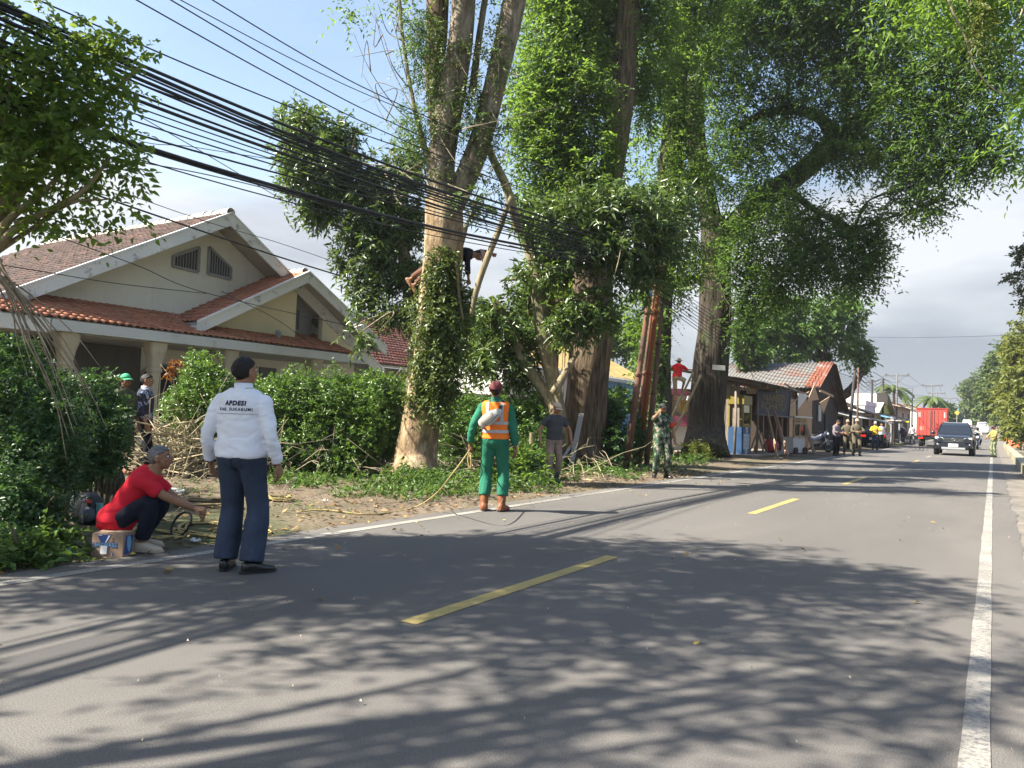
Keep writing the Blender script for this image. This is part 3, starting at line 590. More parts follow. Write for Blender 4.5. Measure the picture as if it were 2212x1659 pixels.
part('door', MB().box((-8.1, 47, 1.0), (.04, 1.2, 2.0)), DARKIN, WS)
part('panel', MB().box((-8.08, 44.6, 2.05), (.05, .8, .9)), flat('pale_sheet', (.38, .40, .40), .6), WS)
# row of shops further on
def shop(name, label, cat, X, y0, y1, h, dep, wm, roof, rm, rh=1.4, aw=None, awm=None, door=True, windows=0, gablefront=False):
    s = thing(name, label, cat, (X-dep/2, (y0+y1)/2, zr(y0))); zb = zr(y0)-.1
    part('wall', MB().box((X-dep/2, (y0+y1)/2, zb+h/2), (dep, y1-y0, h)), wm, s)
    if roof == 'gable':                                        # ridge across the road, gable towards it
        ym = (y0+y1)/2
        part('gable', MB().prism([(X-.02, y0, zb+h), (X-.02, y1, zb+h), (X-.02, ym, zb+h+rh)], (-.15, 0, 0)), wm, s)
        for a, b_ in ((y0-.4, ym), (y1+.4, ym)):
            part('roof', MB().prism([(X+.5, a, zb+h-.25), (X+.5, b_, zb+h+rh+.05), (X-dep, b_, zb+h+rh+.05), (X-dep, a, zb+h-.25)], (0, 0, .1)), rm, s)
    elif roof == 'side':
        part('roof', MB().prism([(X+.7, y0-.3, zb+h-.15), (X+.7, y1+.3, zb+h-.15), (X-dep/2, y1+.3, zb+h+rh), (X-dep/2, y0-.3, zb+h+rh)], (0, 0, .1)), rm, s)
        part('gable', MB().prism([(X, y0+.01, zb+h-.05), (X-dep/2, y0+.01, zb+h+rh-.1), (X-dep, y0+.01, zb+h-.05)], (0, .1, 0)), wm, s)
        part('roof', MB().prism([(X-dep, y0-.3, zb+h-.15), (X-dep, y1+.3, zb+h-.15), (X-dep/2, y1+.3, zb+h+rh), (X-dep/2, y0-.3, zb+h+rh)], (0, 0, .1)), rm, s)
    else:
        part('parapet', MB().box((X-dep/2, (y0+y1)/2, zb+h+.2), (dep+.2, y1-y0+.1, .4)), rm, s)
    if aw: part('awning', MB().prism([(X+.02, y0+.1, zb+aw), (X+.02, y1-.1, zb+aw), (X+1.7, y1-.1, zb+aw-.45), (X+1.7, y0+.1, zb+aw-.45)], (0, 0, .05)), awm, s)
    if aw:
        for y in (y0+.2, y1-.2): part('awning_post', MB().cyl((X+1.6, y, zb), (X+1.6, y, zb+aw-.42), .05, 8), WOODG if awm != TRIM else TRIM, s)
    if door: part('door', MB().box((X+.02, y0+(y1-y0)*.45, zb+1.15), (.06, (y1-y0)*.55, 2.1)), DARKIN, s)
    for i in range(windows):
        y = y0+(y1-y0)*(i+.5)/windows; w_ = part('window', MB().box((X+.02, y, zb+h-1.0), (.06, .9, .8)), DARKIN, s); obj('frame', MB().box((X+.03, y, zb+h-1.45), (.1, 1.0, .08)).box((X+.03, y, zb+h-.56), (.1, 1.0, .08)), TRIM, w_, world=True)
    return s
cream = stained('shop_cream', (.55, .50, .42), (.33, .30, .25), .52, .7, .8, .6); white = stained('shop_white', (.66, .66, .64), (.4, .39, .37), .55, .72, .8, .5); pinkp = stained('shop_pink', (.55, .38, .33), (.4, .28, .25), .52, .7, .8, .5)
brownr = M('brown_roof', (.17, .10, .075), .85, .35, 1.2, stretch=(1, 6, 1)); pinkr = M('pink_roof', (.46, .30, .26), .85, .3, 1.0); darkr = M('dark_sheet_roof', (.06, .058, .055), .7, .4, 1.0)
blue = flat('blue_sheet', (.16, .36, .58), .5); greyaw = flat('grey_canvas', (.40, .39, .37), .7); yellow = flat('yellow_green', (.48, .46, .08), .6)
shop('shop', 'white walled shop under a brown tiled roof right of the workshop', 'shop', -9.2, 53, 62, 3.0, 8, white, 'side', brownr, 1.9, 2.5, greyaw)
shop('shop', 'small dark shop with a sagging grey canvas awning', 'shop', -8.4, 62.5, 68, 2.6, 5, white, 'side', darkr, .9, 2.3, greyaw)
shop('shop', 'small shop with a bright blue sheet awning on white posts', 'shop', -9.0, 69, 76, 3.3, 6, white, 'flat', white, 0, 2.75, blue, windows=2)
shop('shop', 'yellow gabled shop with a wide black awning', 'shop', -9.6, 80, 94, 3.1, 8, yellow, 'gable', cream, 1.7, 2.9, darkr)
shop('house', 'pale pink flat fronted house behind the red truck', 'house', -9.6, 97, 118, 3.9, 8, pinkp, 'side', pinkr, 1.0, windows=3)
shop('house', 'grey white house beyond the red truck', 'house', -8.5, 122, 140, 3.2, 8, white, 'side', brownr, 1.6, windows=3)
shop('house', 'cream house with a low roof where the road fades', 'house', -8.5, 146, 168, 3.2, 8, cream, 'side', pinkr, 1.5, windows=3)
shop('house', 'furthest white house at the left bend of the road', 'house', -8.0, 175, 205, 3.2, 8, white, 'flat', greyaw, 0, 2.6, TRIM, windows=4)
shop('shop', 'low dark shop with a long blue shade at the far bend', 'shop', -6.8, 206, 235, 3.0, 6, cream, 'flat', blue, 0, 2.7, blue)
CT = thing('glass_cart', 'framed glass food cart with a yellow cloth in front of the black awning', 'food cart', (-7.4, 79, zr(79)))
zb = zr(79)
for y in (77.4, 78.5, 79.6, 80.6):
    for x in (-7.2, -8.0): part('post', MB().box((x, y, zb+1.0), (.09, .09, 2.0)), FRAME, CT)
for y in (77.95, 79.05, 80.1): part('panel', MB().box((-7.2, y, zb+.55), (.04, 1.0, .7)).box((-7.2, y, zb+1.45), (.04, .95, .75)), flat('cart_white', (0,0,0)), CT)
part('roof', MB().box((-7.6, 79, zb+2.05), (1.2, 3.6, .1)), greyaw, CT); part('cloth', MB().box((-7.0, 81.4, zb+2.0), (.6, 1.6, .12)), flat('yellow_cloth', (.75, .62, .05), .6), CT)
solo('kerb_slab', MB().box((-6.9, 84, zr(84)+.1), (.9, 7.5, .22)), flat('pale_concrete', (.52, .46, .38), .8), 'raised pale concrete slab at the kerb before the red truck', 'slab', base=(-6.9, 84, zr(84)))
# ------------------------------------------------------------------ foliage
def leaf_cloud(name, clumps, n, Lf, Wf, m, parent=None, per=9, twig=.55, droop=.35, shell=.55, world=True, fold=.25, up=.3, seed=1, jit=.35, fine=False, kind=None, flatten=.8, holes=0.):
    """clumps: (centre, radii xyz, weight). Sprays of paired leaves on drooping twigs, thick towards the outside of each clump."""
    rg = np.random.default_rng(seed)
    cw = np.array([c[2]*np.cbrt(np.prod(np.broadcast_to(c[1], (3,))))**2 for c in clumps], float); cw /= cw.sum()
    ns = max(1, n//per); ci = rg.choice(len(clumps), ns, p=cw)
    cen = np.array([c[0] for c in clumps])[ci]; rad = np.array([np.broadcast_to(c[1], (3,)) for c in clumps])[ci]
    d = rg.normal(size=(ns, 3)); d /= np.linalg.norm(d, axis=1)[:, None]
    # lumpy outline: radius changes with direction
    lump = 1+.28*np.sin(d[:, 0]*5.1+ci*1.7)*np.sin(d[:, 1]*4.3+ci*2.3)+.18*np.sin(d[:, 2]*7.7+d[:, 0]*6.1+ci)
    rr = (rg.random(ns)**shell)*lump*(1+holes*.55*rg.random(ns)**6)
    org = cen+d*rad*rr[:, None]
    if holes:
        wl_ = np.median(rad, axis=0).mean()*1.15; gsum = np.zeros(ns)
        for q in range(6):
            kv = rg.normal(size=3); kv *= rg.uniform(.7, 1.5)*2*np.pi/wl_/np.linalg.norm(kv); gsum += np.sin(org @ kv+rg.uniform(0, 6.28))
        kp = gsum > -.2-(1-holes)*2.2+rg.normal(0, .35, ns)
        org, d, ci, rad, cen = org[kp], d[kp], ci[kp], rad[kp], cen[kp]; ns = len(org)
    ax = d*.9+rg.normal(size=(ns, 3))*.55+np.array([0, 0, up]); ax[:, 2] -= droop*rg.random(ns)*1.5; ax /= np.linalg.norm(ax, axis=1)[:, None]
    org = np.repeat(org, per, 0); axr = np.repeat(ax, per, 0); k = np.tile(np.arange(per), ns); N_ = len(org)
    s = (k+1)/per*twig*np.repeat(rg.uniform(.6, 1.2, ns), per)
    pos = org+axr*s[:, None]; pos[:, 2] -= droop*s*s/twig*.8
    side = np.cross(axr, np.repeat(rg.normal(size=(ns, 3))*.5+np.array([0, 0, 1.]), per, 0)); side /= np.linalg.norm(side, axis=1)[:, None]+1e-9
    sg = np.where(k % 2 == 0, 1., -1.)[:, None]
    ld = axr*.55+side*sg*.85+rg.normal(size=(N_, 3))*jit; ld[:, 2] -= droop*.6; ld /= np.linalg.norm(ld, axis=1)[:, None]
    nm = np.cross(ld, side)+rg.normal(size=(N_, 3))*.35; nm = np.where(nm[:, 2:3] < 0, -nm, nm); nm -= (nm*ld).sum(1)[:, None]*ld; nm /= np.linalg.norm(nm, axis=1)[:, None]+1e-9
    wd = np.cross(nm, ld); sc = rg.uniform(.65, 1.25, N_)[:, None]; l_, w_ = Lf*sc, Wf*sc
    base = pos; tip = pos+ld*l_-nm*l_*.12
    if fine:
        a = pos+ld*l_*.30+wd*w_*.5+nm*w_*fold; b = pos+ld*l_*.30-wd*w_*.5+nm*w_*fold
        c = pos+ld*l_*.66+wd*w_*.38+nm*w_*fold*.6-nm*l_*.04; e = pos+ld*l_*.66-wd*w_*.38+nm*w_*fold*.6-nm*l_*.04; mid = pos+ld*l_*.5-nm*l_*.02
        v = np.stack([base, b, e, tip, c, a, mid], 1).reshape(-1, 3); i0 = (np.arange(N_)*7)[:, None]
        tris = np.concatenate([i0+np.array([q]) for q in ((0, 1, 6), (1, 2, 6), (2, 3, 6), (3, 4, 6), (4, 5, 6), (5, 0, 6))])
    else:
        a = pos+ld*l_*.42+wd*w_*.5+nm*w_*fold; b = pos+ld*l_*.42-wd*w_*.5+nm*w_*fold
        v = np.stack([base, b, tip, a], 1).reshape(-1, 3); i0 = (np.arange(N_)*4)[:, None]
        tris = np.concatenate([i0+np.array([0, 1, 2]), i0+np.array([0, 2, 3])])
    off = np.array(parent.location) if (parent is not None and world) else 0
    me = mesh_np(name, v-off, tris=tris); me.materials.append(m)
    o = bpy.data.objects.new(name, me); C.objects.link(o)
    if parent is not None: o.parent = parent
    return tag(o, kind=kind)
def clump_px(lst, flat_=.85):                   # (px, py, rx px, ry px, distance, weight)
    o = []
    for q in lst:
        px, py, rx, ry, d = q[:5]; w = q[5] if len(q) > 5 else 1.
        c = P(px, py, d); a, b = rx/FPX*d, ry/FPX*d; o.append((c, (a*flat_+.0, a*flat_, b), w))
    return o
def bark(name, c1, c2, scale=9, stretch=(1, 1, .16), moss=None, strength=.9, peel=None):
    if name in MATS: return MATS[name]
    m, t, n, l, b = nodes(name)
    s = noise_s(t, scale, 7, .65, stretch); c = ramp(t, s, [(.36, c1), (.62, c2)])
    if peel: c = mixc(t, ramp(t, noise_s(t, 2.2, 8, .7, (1, 1, .45)), [(.50, (0,)*3), (.56, (.9,)*3)]), c, peel)
    if moss: c = mixc(t, ramp(t, noise_s(t, 1.3, 8, .7, (1, 1, .6)), [(.5, (0,)*3), (.64, (.8,)*3)]), c, moss)
    cv = noise_s(t, scale*.5, typ='voronoi', stretch=stretch); c = mixc(t, ramp(t, cv, [(.02, (.75,)*3), (.16, (0,)*3)]), c, tuple(q*.35 for q in c1))
    l.new(c, b.inputs['Base Color']); b.inputs['Roughness'].default_value = .92; b.inputs['Specular IOR Level'].default_value = .12
    h = noise_s(t, scale*1.6, 6, .7, stretch); hm = n.new('ShaderNodeMath'); l.new(h, hm.inputs[0]); l.new(cv, hm.inputs[1]); bump(t, b, hm.outputs[0], strength, .08); MATS[name] = m; return m
BARK1 = bark('pale_flaking_bark', (.16, .105, .062), (.36, .265, .165), 6, (1, 1, .35), (.10, .11, .05), 1.0, (.46, .36, .235))
BARK1B = bark('pale_upper_bark', (.11, .085, .065), (.34, .28, .215), 9, (1, 1, .3), (.09, .10, .045), 1.0)
BARK2 = bark('furrowed_red_bark', (.045, .034, .027), (.21, .155, .105), 12, (1, 1, .10), None, 1.0)
BARK3 = bark('furrowed_dark_bark', (.022, .018, .015), (.092, .076, .060), 12, (1, 1, .10), (.08, .095, .055), 1.0)
BARK4 = bark('smooth_olive_bark', (.14, .115, .07), (.30, .25, .16), 8, (1, 1, .3), (.12, .13, .07), .5)
TWIG = M('dry_twig', (.30, .25, .18), .8, .4, 8); TWIGD = M('dark_twig', (.10, .075, .05), .85, .4, 8)
def trunk_mb(mb, pts, rad, n=26, ridges=9, amp=.06, flare=0., k=7, sd=0.):
    p = crom(pts, k); r = np.interp(np.linspace(0, len(pts)-1, len(p)), np.arange(len(pts)), rad)
    v0 = mb.n; mb.tube(p, r, n); v = mb.v[-1]; m_ = len(p)
    for i in range(m_):
        c = p[i]
        for j in range(n):
            q = v[i*n+j]; dq = q-c; a = 2*math.pi*j/n
            e = 1+amp*mnoise.noise((math.cos(a)*ridges*.28+sd, math.sin(a)*ridges*.28, c[2]*.7))*2+amp*.6*mnoise.noise((q[0]*9, q[1]*9, q[2]*2.2))
            if flare: e += flare*math.exp(-i*.55)*(.55+.45*math.cos(a*5+sd))
            v[i*n+j] = c+dq*e
    return mb
def limb(par, pts, rad, m, name='limb', n=16, amp=.06, k=6, **kw): return part(name, trunk_mb(MB(), pts, rad, n, 7, amp, k=k, **kw), m, par, True)
def connect(par, skel, clumps, m, r0=.07, seed=3):
    rg_ = np.random.default_rng(seed); sk = np.concatenate([crom(q, 6) for q in skel]); mb = MB()
    for c, r_, w in clumps:
        k = np.argmin(((sk-c)**2).sum(1)+rg_.uniform(0, 2, len(sk))); a = sk[k]; L_ = np.linalg.norm(c-a)
        if L_ < .4: continue
        mid = (a+c)/2+rg_.normal(0, .10*L_, 3)+np.array([0, 0, .12*L_]); p = crom([a, mid, c], 5); mb.tube(p, np.linspace(min(r0, .03+.012*L_), .012, len(p)), 6)
        for i in range(5):
            e = np.array(c)+rg_.normal(size=3)*np.broadcast_to(r_, (3,))*.75; q = p[rg_.integers(4, len(p))]; mb.tube(crom([q, (q+e)/2+rg_.normal(0, .08*L_, 3), e], 3), np.linspace(.022, .005, 7), 4)
    return tag(part('branches', mb, m, par, True), kind='stuff')
def PP(lst, d): return [P(*q[:2], q[2] if len(q) > 2 else d) for q in lst]
def twigs(par, specs, m, name='twig', r0=.02):
    mb = MB()
    for pts in specs: p = crom(pts, 5); mb.tube(p, np.linspace(r0, r0*.25, len(p)), 5)
    return part(name, mb, m, par, True)
def ground_at(px, py): g = G(px, py); g[2] = gz(g[0], g[1])-.05; return g
LF_MAH = leafmat('mahogany_leaf', (.034, .076, .014), (.088, .158, .028), (.34, .52, .06), .54)
LF_DARK = leafmat('dark_canopy_leaf', (.022, .054, .012), (.060, .115, .022), (.25, .44, .045), .47)
LF_MANGO = leafmat('mango_leaf', (.030, .068, .016), (.095, .145, .040), (.24, .36, .05), .34, .32, .5)
LF_NEAR = leafmat('near_tree_leaf', (.030, .080, .020), (.095, .175, .035), (.45, .58, .06), .55, .38)
LF_HEDGE = leafmat('hedge_leaf', (.030, .080, .018), (.105, .195, .036), (.28, .46, .05), .36, .34, .5)
LF_BUSH = leafmat('murraya_leaf', (.022, .065, .022), (.065, .135, .040), (.18, .34, .06), .32, .36, .45)
LF_YEL = leafmat('yellowish_leaf', (.06, .085, .015), (.15, .17, .035), (.36, .38, .05), .4)
LF_IVY = leafmat('creeper_leaf', (.028, .058, .012), (.115, .150, .035), (.22, .30, .05), .3, .4, .4)
LF_WEED = leafmat('weed_leaf', (.035, .085, .015), (.10, .18, .04), (.26, .40, .06), .35)
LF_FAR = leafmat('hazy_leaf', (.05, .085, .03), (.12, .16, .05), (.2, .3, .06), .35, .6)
# --- ivy clad tree being felled
D1 = 14.7; b1 = ground_at(893, 1040); T1 = thing('tree', 'tall pale flaking tree with creeper clad trunk and two upright forks, being lopped', 'tree', b1)
px = lambda w: w/2/FPX*D1
mb = trunk_mb(MB(), [b1, P(898, 985, D1), P(912, 900, D1), P(930, 800, D1), P(944, 690, D1), P(957, 560, D1), P(960, 470, D1), P(957, 430, D1)], [px(106), px(92), px(80), px(82), px(84), px(86), px(84), px(74)], 34, 9, .055, .18)
part('trunk', mb, BARK1, T1, True)
limb(T1, PP([(957, 450), (953, 350), (970, 240), (992, 110), (1003, -20), (1010, -160)], D1), [px(70), px(60), px(58), px(54), px(50), px(46)], BARK1B, 'limb', 22)
limb(T1, PP([(972, 450), (1004, 390), (1035, 310), (1068, 190), (1095, 80), (1120, -40), (1140, -160)], D1), [px(58), px(50), px(48), px(48), px(50), px(46), px(42)], BARK1B, 'limb', 20)
limb(T1, PP([(945, 300, 15.1), (938, 160, 15.3), (944, 60, 15.3), (950, -150, 15.4)], D1), [px(30), px(44), px(50), px(50)], BARK2, 'limb', 18)
limb(T1, PP([(935, 365), (918, 320), (895, 230), (880, 150), (868, 60), (860, -60)], D1), [px(16), px(13), px(10), px(8), px(7), px(5)], BARK4, 'limb', 10)
limb(T1, PP([(1052, 305, 15), (1066, 345, 15.3), (1093, 400, 15.6), (1107, 450, 15.8), (1120, 500, 16)], D1), [px(16), px(18), px(20), px(22), px(20)], BARK4, 'limb', 12)
limb(T1, PP([(1104, 425, 14.2), (1080, 490, 14.2), (1052, 560, 14.1), (1030, 625, 14.1), (1018, 680, 14.1)], D1), [px(9), px(13), px(13), px(12), px(9)], BARK4, 'limb', 10)
limb(T1, PP([(1020, 200, 15), (1035, 80, 15), (1052, -30, 15)], D1), [px(18), px(15), px(13)], BARK1B, 'limb', 10)
limb(T1, PP([(918, 560, 14.3), (938, 640, 14.3), (960, 720, 14.25)], D1), [px(3), px(3), px(2.5)], BARK4, 'hanging_root', 6); limb(T1, PP([(985, 560, 14.25), (992, 640, 14.2), (1000, 690, 14.2)], D1), [px(7), px(7), px(5)], BARK4, 'hanging_root', 7)
rg = np.random.default_rng(5); sp = []
for (ax_, ay, bx, by) in ((905, 260, 800, 20), (895, 230, 850, -20), (905, 280, 760, 60), (890, 200, 830, -30), (880, 190, 790, -10), (900, 300, 780, 150), (905, 320, 800, 210), (892, 180, 905, 30), (915, 170, 850, 20), (900, 400, 840, 300), (880, 420, 830, 360), (870, 440, 845, 330)):
    p = [P(ax_+(bx-ax_)*t+rg.normal(0, 5)*(t > 0), ay+(by-ay)*t+18*math.sin(t*3)+rg.normal(0, 4), D1+rg.normal(0, .15)) for t in (0, .3, .65, 1)]; sp.append(p)
    q = p[2]; sp.append([q, q+rg.normal(0, .3, 3)+(0, 0, .3), q+rg.normal(0, .5, 3)+(0, 0, .7)])
for i in range(16):
    q = P(rg.uniform(960, 1110), rg.uniform(60, 420), D1-.3); sp.append([q, q+rg.normal(0, .3, 3), q+rg.normal(0, .6, 3)])
twigs(T1, sp, TWIG, 'bare_twigs', .014)
cl = []
for i in range(60):                              # creeper on the trunk
    y = rg.uniform(560, 900); x = np.interp(y, [560, 700, 900], [962, 946, 915])+rg.uniform(-20, 46)*(1 if y > 640 else .8)
    cl.append((x, y, rg.uniform(14, 30), rg.uniform(18, 36), D1-.42+.3*abs(x-950)/60, 1))
cl += [(905, 690, 22, 60, 14.6), (995, 720, 22, 60, 14.7), (1000, 640, 16, 50, 14.7), (955, 700, 40, 45, 14.3, 1.6), (960, 800, 34, 50, 14.3, 1.5), (905, 640, 25, 30, 14.5)]
leaf_cloud('creeper', clump_px(cl), 17000, .09, .040, LF_IVY, T1, per=7, twig=.22, droop=.7, shell=.4, seed=11, up=0)
cl = [(rg.choice([960, 1010, 1050, 1085])+rg.normal(0, 12), rg.uniform(60, 420), rg.uniform(8, 20), rg.uniform(14, 34), D1-.25, 1) for i in range(46)]
leaf_cloud('creeper', clump_px(cl), 4200, .07, .03, LF_IVY, T1, per=7, twig=.2, droop=.6, shell=.45, seed=12)
cl = [(905, 120, 26, 46, 14.6), (920, 60, 34, 40, 14.7), (900, 40, 22, 40, 14.5), (935, 170, 22, 34, 14.6), (915, 260, 26, 26, 14.5), (895, 290, 22, 36, 14.5), (870, 250, 18, 30, 14.5), (1035, 260, 24, 30, 14.5), (1020, 300, 18, 34, 14.6), (1000, 420, 26, 20, 14.3), (1075, 140, 20, 30, 14.5), (970, 210, 14, 20, 14.4)]
leaf_cloud('ferns', clump_px(cl), 6500, .075, .024, LF_WEED, T1, per=13, twig=.42, droop=.7, shell=.6, seed=13, jit=.12)
leaf_cloud('crown', clump_px([(745, 25, 30, 14, D1), (760, 20, 26, 12, D1), (830, 0, 50, 14, D1), (905, -60, 90, 40, D1), (1080, -80, 120, 60, D1), (990, -120, 140, 70, D1)]), 4200, .11, .04, LF_MAH, T1, seed=14)
# --- reddish furrowed trunk with bright crown
D2 = 21.2; b2 = ground_at(1258, 1006); T2 = thing('tree', 'stout tree with reddish furrowed trunk and bright green crown above the wires', 'tree', b2)
q2 = lambda w: w/2/FPX*D2
mb = trunk_mb(MB(), [b2, P(1262, 950, D2), P(1266, 860, D2), P(1276, 740, D2), P(1282, 620, D2), P(1286, 540, D2)], [q2(104), q2(92), q2(92), q2(88), q2(86), q2(84)], 36, 12, .06, .22, sd=2.)
part('trunk', mb, BARK2, T2, True)
limb(T2, PP([(1296, 560), (1310, 430), (1330, 300), (1345, 170), (1352, 60), (1370, -120)], D2), [q2(60), q2(56), q2(56), q2(58), q2(52), q2(44)], BARK2, 'limb', 20)
limb(T2, PP([(1272, 560), (1262, 430), (1240, 330), (1215, 200), (1200, 60)], D2), [q2(50), q2(40), q2(30), q2(22), q2(14)], BARK2, 'limb', 16)
limb(T2, PP([(1335, 300), (1300, 220), (1270, 120), (1280, 0)], D2+.6), [q2(24), q2(20), q2(15), q2(10)], BARK2, 'limb', 12)
cl = [(1175, 160, 62, 100, 20.5), (1220, 60, 80, 90, 21), (1160, 270, 48, 60, 20.4), (1200, 340, 62, 60, 20.6), (1245, 230, 70, 90, 20.6), (1300, 90, 70, 100, 22.5), (1215, -40, 120, 70, 21), (1330, -60, 120, 60, 21.5),
      (1260, 390, 56, 50, 20.3), (1150, 340, 34, 36, 20.5), (1400, 60, 60, 90, 21.5), (1410, 200, 44, 70, 22), (1290, 330, 40, 60, 20.4), (1240, 460, 50, 40, 20.3), (1180, 420, 40, 40, 20.6), (1130, 200, 30, 50, 21), (1280, 180, 36, 70, 20.2)]
connect(T2, [PP([(1296, 560), (1310, 430), (1330, 300), (1345, 170), (1352, 60), (1370, -120)], D2), PP([(1272, 560), (1262, 430), (1240, 330), (1215, 200), (1200, 60)], D2)], clump_px(cl), BARK2, .07)
leaf_cloud('crown', clump_px(cl), 88000, .155, .053, LF_MAH, T2, seed=21, holes=.75, twig=.7, shell=.7)
# --- mango trees
D3 = 19; b3 = ground_at(1210, 1004); T3 = thing('tree', 'small mango tree with two crooked olive stems left of the reddish trunk', 'tree', b3)
q3 = lambda w: w/2/FPX*D3
limb(T3, [b3]+PP([(1205, 920), (1196, 830), (1178, 740), (1165, 650), (1158, 580), (1130, 500)], D3), [q3(44), q3(38), q3(34), q3(34), q3(34), q3(32), q3(20)], BARK4, 'trunk', 16)
limb(T3, PP([(1198, 880), (1165, 830), (1130, 780), (1108, 720), (1085, 675), (1060, 640)], D3), [q3(34), q3(26), q3(24), q3(23), q3(20), q3(10)], BARK4, 'limb', 14)
limb(T3, PP([(1160, 590), (1190, 550), (1230, 500)], D3), [q3(26), q3(18), q3(10)], BARK4, 'limb', 12); limb(T3, PP([(1196, 850), (1230, 790), (1250, 760)], D3-.4), [q3(20), q3(13), q3(8)], BARK4, 'limb', 10)
cl = [(1150, 470, 46, 40, 18.6), (1210, 470, 62, 54, 18.2), (1290, 450, 70, 60, 18), (1370, 450, 70, 58, 18), (1430, 510, 60, 60, 18.4), (1330, 530, 90, 40, 18), (1240, 540, 60, 34, 18.3), (1450, 440, 50, 50, 19), (1190, 580, 40, 36, 18.6), (1400, 590, 50, 40, 18.6), (1120, 600, 30, 26, 18.9), (1080, 690, 50, 44, 19),
      (1060, 760, 56, 46, 19.2), (1130, 770, 50, 44, 19.3), (1050, 690, 30, 30, 19), (1220, 690, 44, 36, 18.4), (1260, 670, 50, 40, 18.3), (1180, 680, 30, 40, 19.6), (1310, 660, 40, 40, 18.5), (1020, 790, 40, 36, 19.4), (1110, 820, 44, 24, 19.5), (1150, 640, 30, 40, 19.8)]
connect(T3, [PP([(1205, 920), (1196, 830), (1165, 650), (1158, 580), (1130, 500)], D3), PP([(1160, 590), (1190, 550), (1230, 500)], D3), PP([(1198, 880), (1130, 780), (1085, 675)], D3), PP([(1240, 520), (1320, 500), (1400, 500)], D3-.4)], clump_px(cl), BARK4, .05)
leaf_cloud('crown', clump_px(cl), 36000, .19, .06, LF_MANGO, T3, holes=.8, per=8, twig=.32, droop=.6, seed=31, shell=.6, jit=.5, fine=False)
D4 = 20.5; b4 = G(880, 985); b4[2] = 0; T4 = thing('tree', 'dark leaved mango tree behind the ivy clad trunk, its crown over the house roof', 'tree', b4)
q4 = lambda w: w/2/FPX*D4
limb(T4, [b4]+PP([(890, 860), (900, 700), (880, 580), (850, 480), (800, 420), (740, 400)], D4), [q4(40), q4(36), q4(30), q4(28), q4(22), q4(14), q4(8)], BARK4, 'trunk', 14)
limb(T4, PP([(895, 680), (980, 560), (1010, 480)], D4), [q4(24), q4(18), q4(8)], BARK4, 'limb', 10); limb(T4, PP([(850, 480), (760, 500), (680, 460)], D4), [q4(18), q4(10), q4(6)], BARK4, 'limb', 10)
cl = [(665, 290, 66, 58, 20.2), (640, 250, 40, 30, 20.4), (700, 350, 80, 52, 20.2), (655, 390, 56, 44, 20.3), (740, 300, 44, 40, 20.5), (770, 390, 60, 44, 20.3), (720, 430, 62, 34, 20.4), (680, 450, 40, 24, 20.5), (790, 470, 70, 46, 20.3), (850, 400, 60, 56, 20.6), (890, 350, 40, 56, 21), (800, 540, 62, 54, 20.2), (850, 500, 60, 54, 20.5), (870, 590, 46, 46, 20.4), (790, 620, 46, 46, 20.2), (830, 670, 46, 26, 20), (775, 720, 34, 14, 18.6), (900, 650, 40, 60, 20.6), (740, 560, 20, 26, 20.3),
      (1020, 440, 40, 24, 21), (1030, 670, 40, 36, 21), (1010, 730, 40, 50, 20.8), (880, 470, 40, 40, 20.6), (640, 340, 34, 44, 20.3)]
connect(T4, [PP([(900, 700), (880, 580), (850, 480), (800, 420), (740, 400)], D4), PP([(895, 680), (980, 560), (1010, 480)], D4), PP([(850, 480), (760, 500), (680, 460)], D4)], clump_px(cl), BARK4, .05)
leaf_cloud('crown', clump_px(cl), 44000, .19, .06, LF_MANGO, T4, holes=.85, per=8, twig=.34, droop=.6, seed=41, shell=.62, jit=.5)
# --- fern hung trunk behind the poles
b = G(1190, 975); b[2] = 0; TX = thing('tree', 'slender leafy tree glimpsed between the mango crown and the reddish trunk', 'tree', b); limb(TX, [b]+PP([(1195, 800), (1200, 640), (1190, 480)], 28), [.22, .18, .14, .08], BARK3, 'trunk', 12)
leaf_cloud('crown', clump_px([(1180, 460, 60, 60, 28), (1200, 550, 60, 60, 28), (1240, 630, 50, 44, 28.5), (1160, 620, 40, 36, 28)]), 12000, .19, .06, LF_MAH, TX, seed=222, holes=.6)  # added tree, its crown placed to shade the huge dark trunk
D5 = 25.5; b5 = ground_at(1420, 990); T5 = thing('tree', 'fern hung dark trunk standing right behind the rusty poles', 'tree', b5); q5 = lambda w: w/2/FPX*D5
part('trunk', trunk_mb(MB(), [b5]+PP([(1420, 920), (1418, 800), (1422, 680), (1428, 560), (1446, 400), (1460, 200), (1475, 0), (1480, -150)], D5), [q5(72), q5(62), q5(60), q5(58), q5(58), q5(54), q5(44), q5(34), q5(24)], 26, 10, .07, .15, sd=4.), BARK3, T5, True)
leaf_cloud('ferns', clump_px([(1412+rg.normal(0, 12), y, 16, 40, 25.0, 1) for y in range(660, 980, 18)]), 5000, .10, .035, LF_WEED, T5, per=12, twig=.5, droop=.9, seed=51, jit=.12)
cl = [(1440, 130, 70, 90, 25), (1480, 40, 80, 80, 25.5), (1420, 300, 50, 70, 25), (1470, 260, 60, 80, 25.3), (1450, 400, 50, 50, 25), (1500, -60, 120, 70, 25), (1400, 400, 36, 40, 24.6), (1500, 380, 50, 60, 25.4), (1420, 640, 40, 44, 25), (1480, 590, 44, 44, 25), (1500, 500, 50, 50, 25.3), (1380, 680, 30, 40, 25), (1390, 740, 24, 40, 24)]
leaf_cloud('crown', clump_px(cl), 46000, .17, .057, LF_MAH, T5, seed=52, holes=.85, twig=.7, shell=.7)
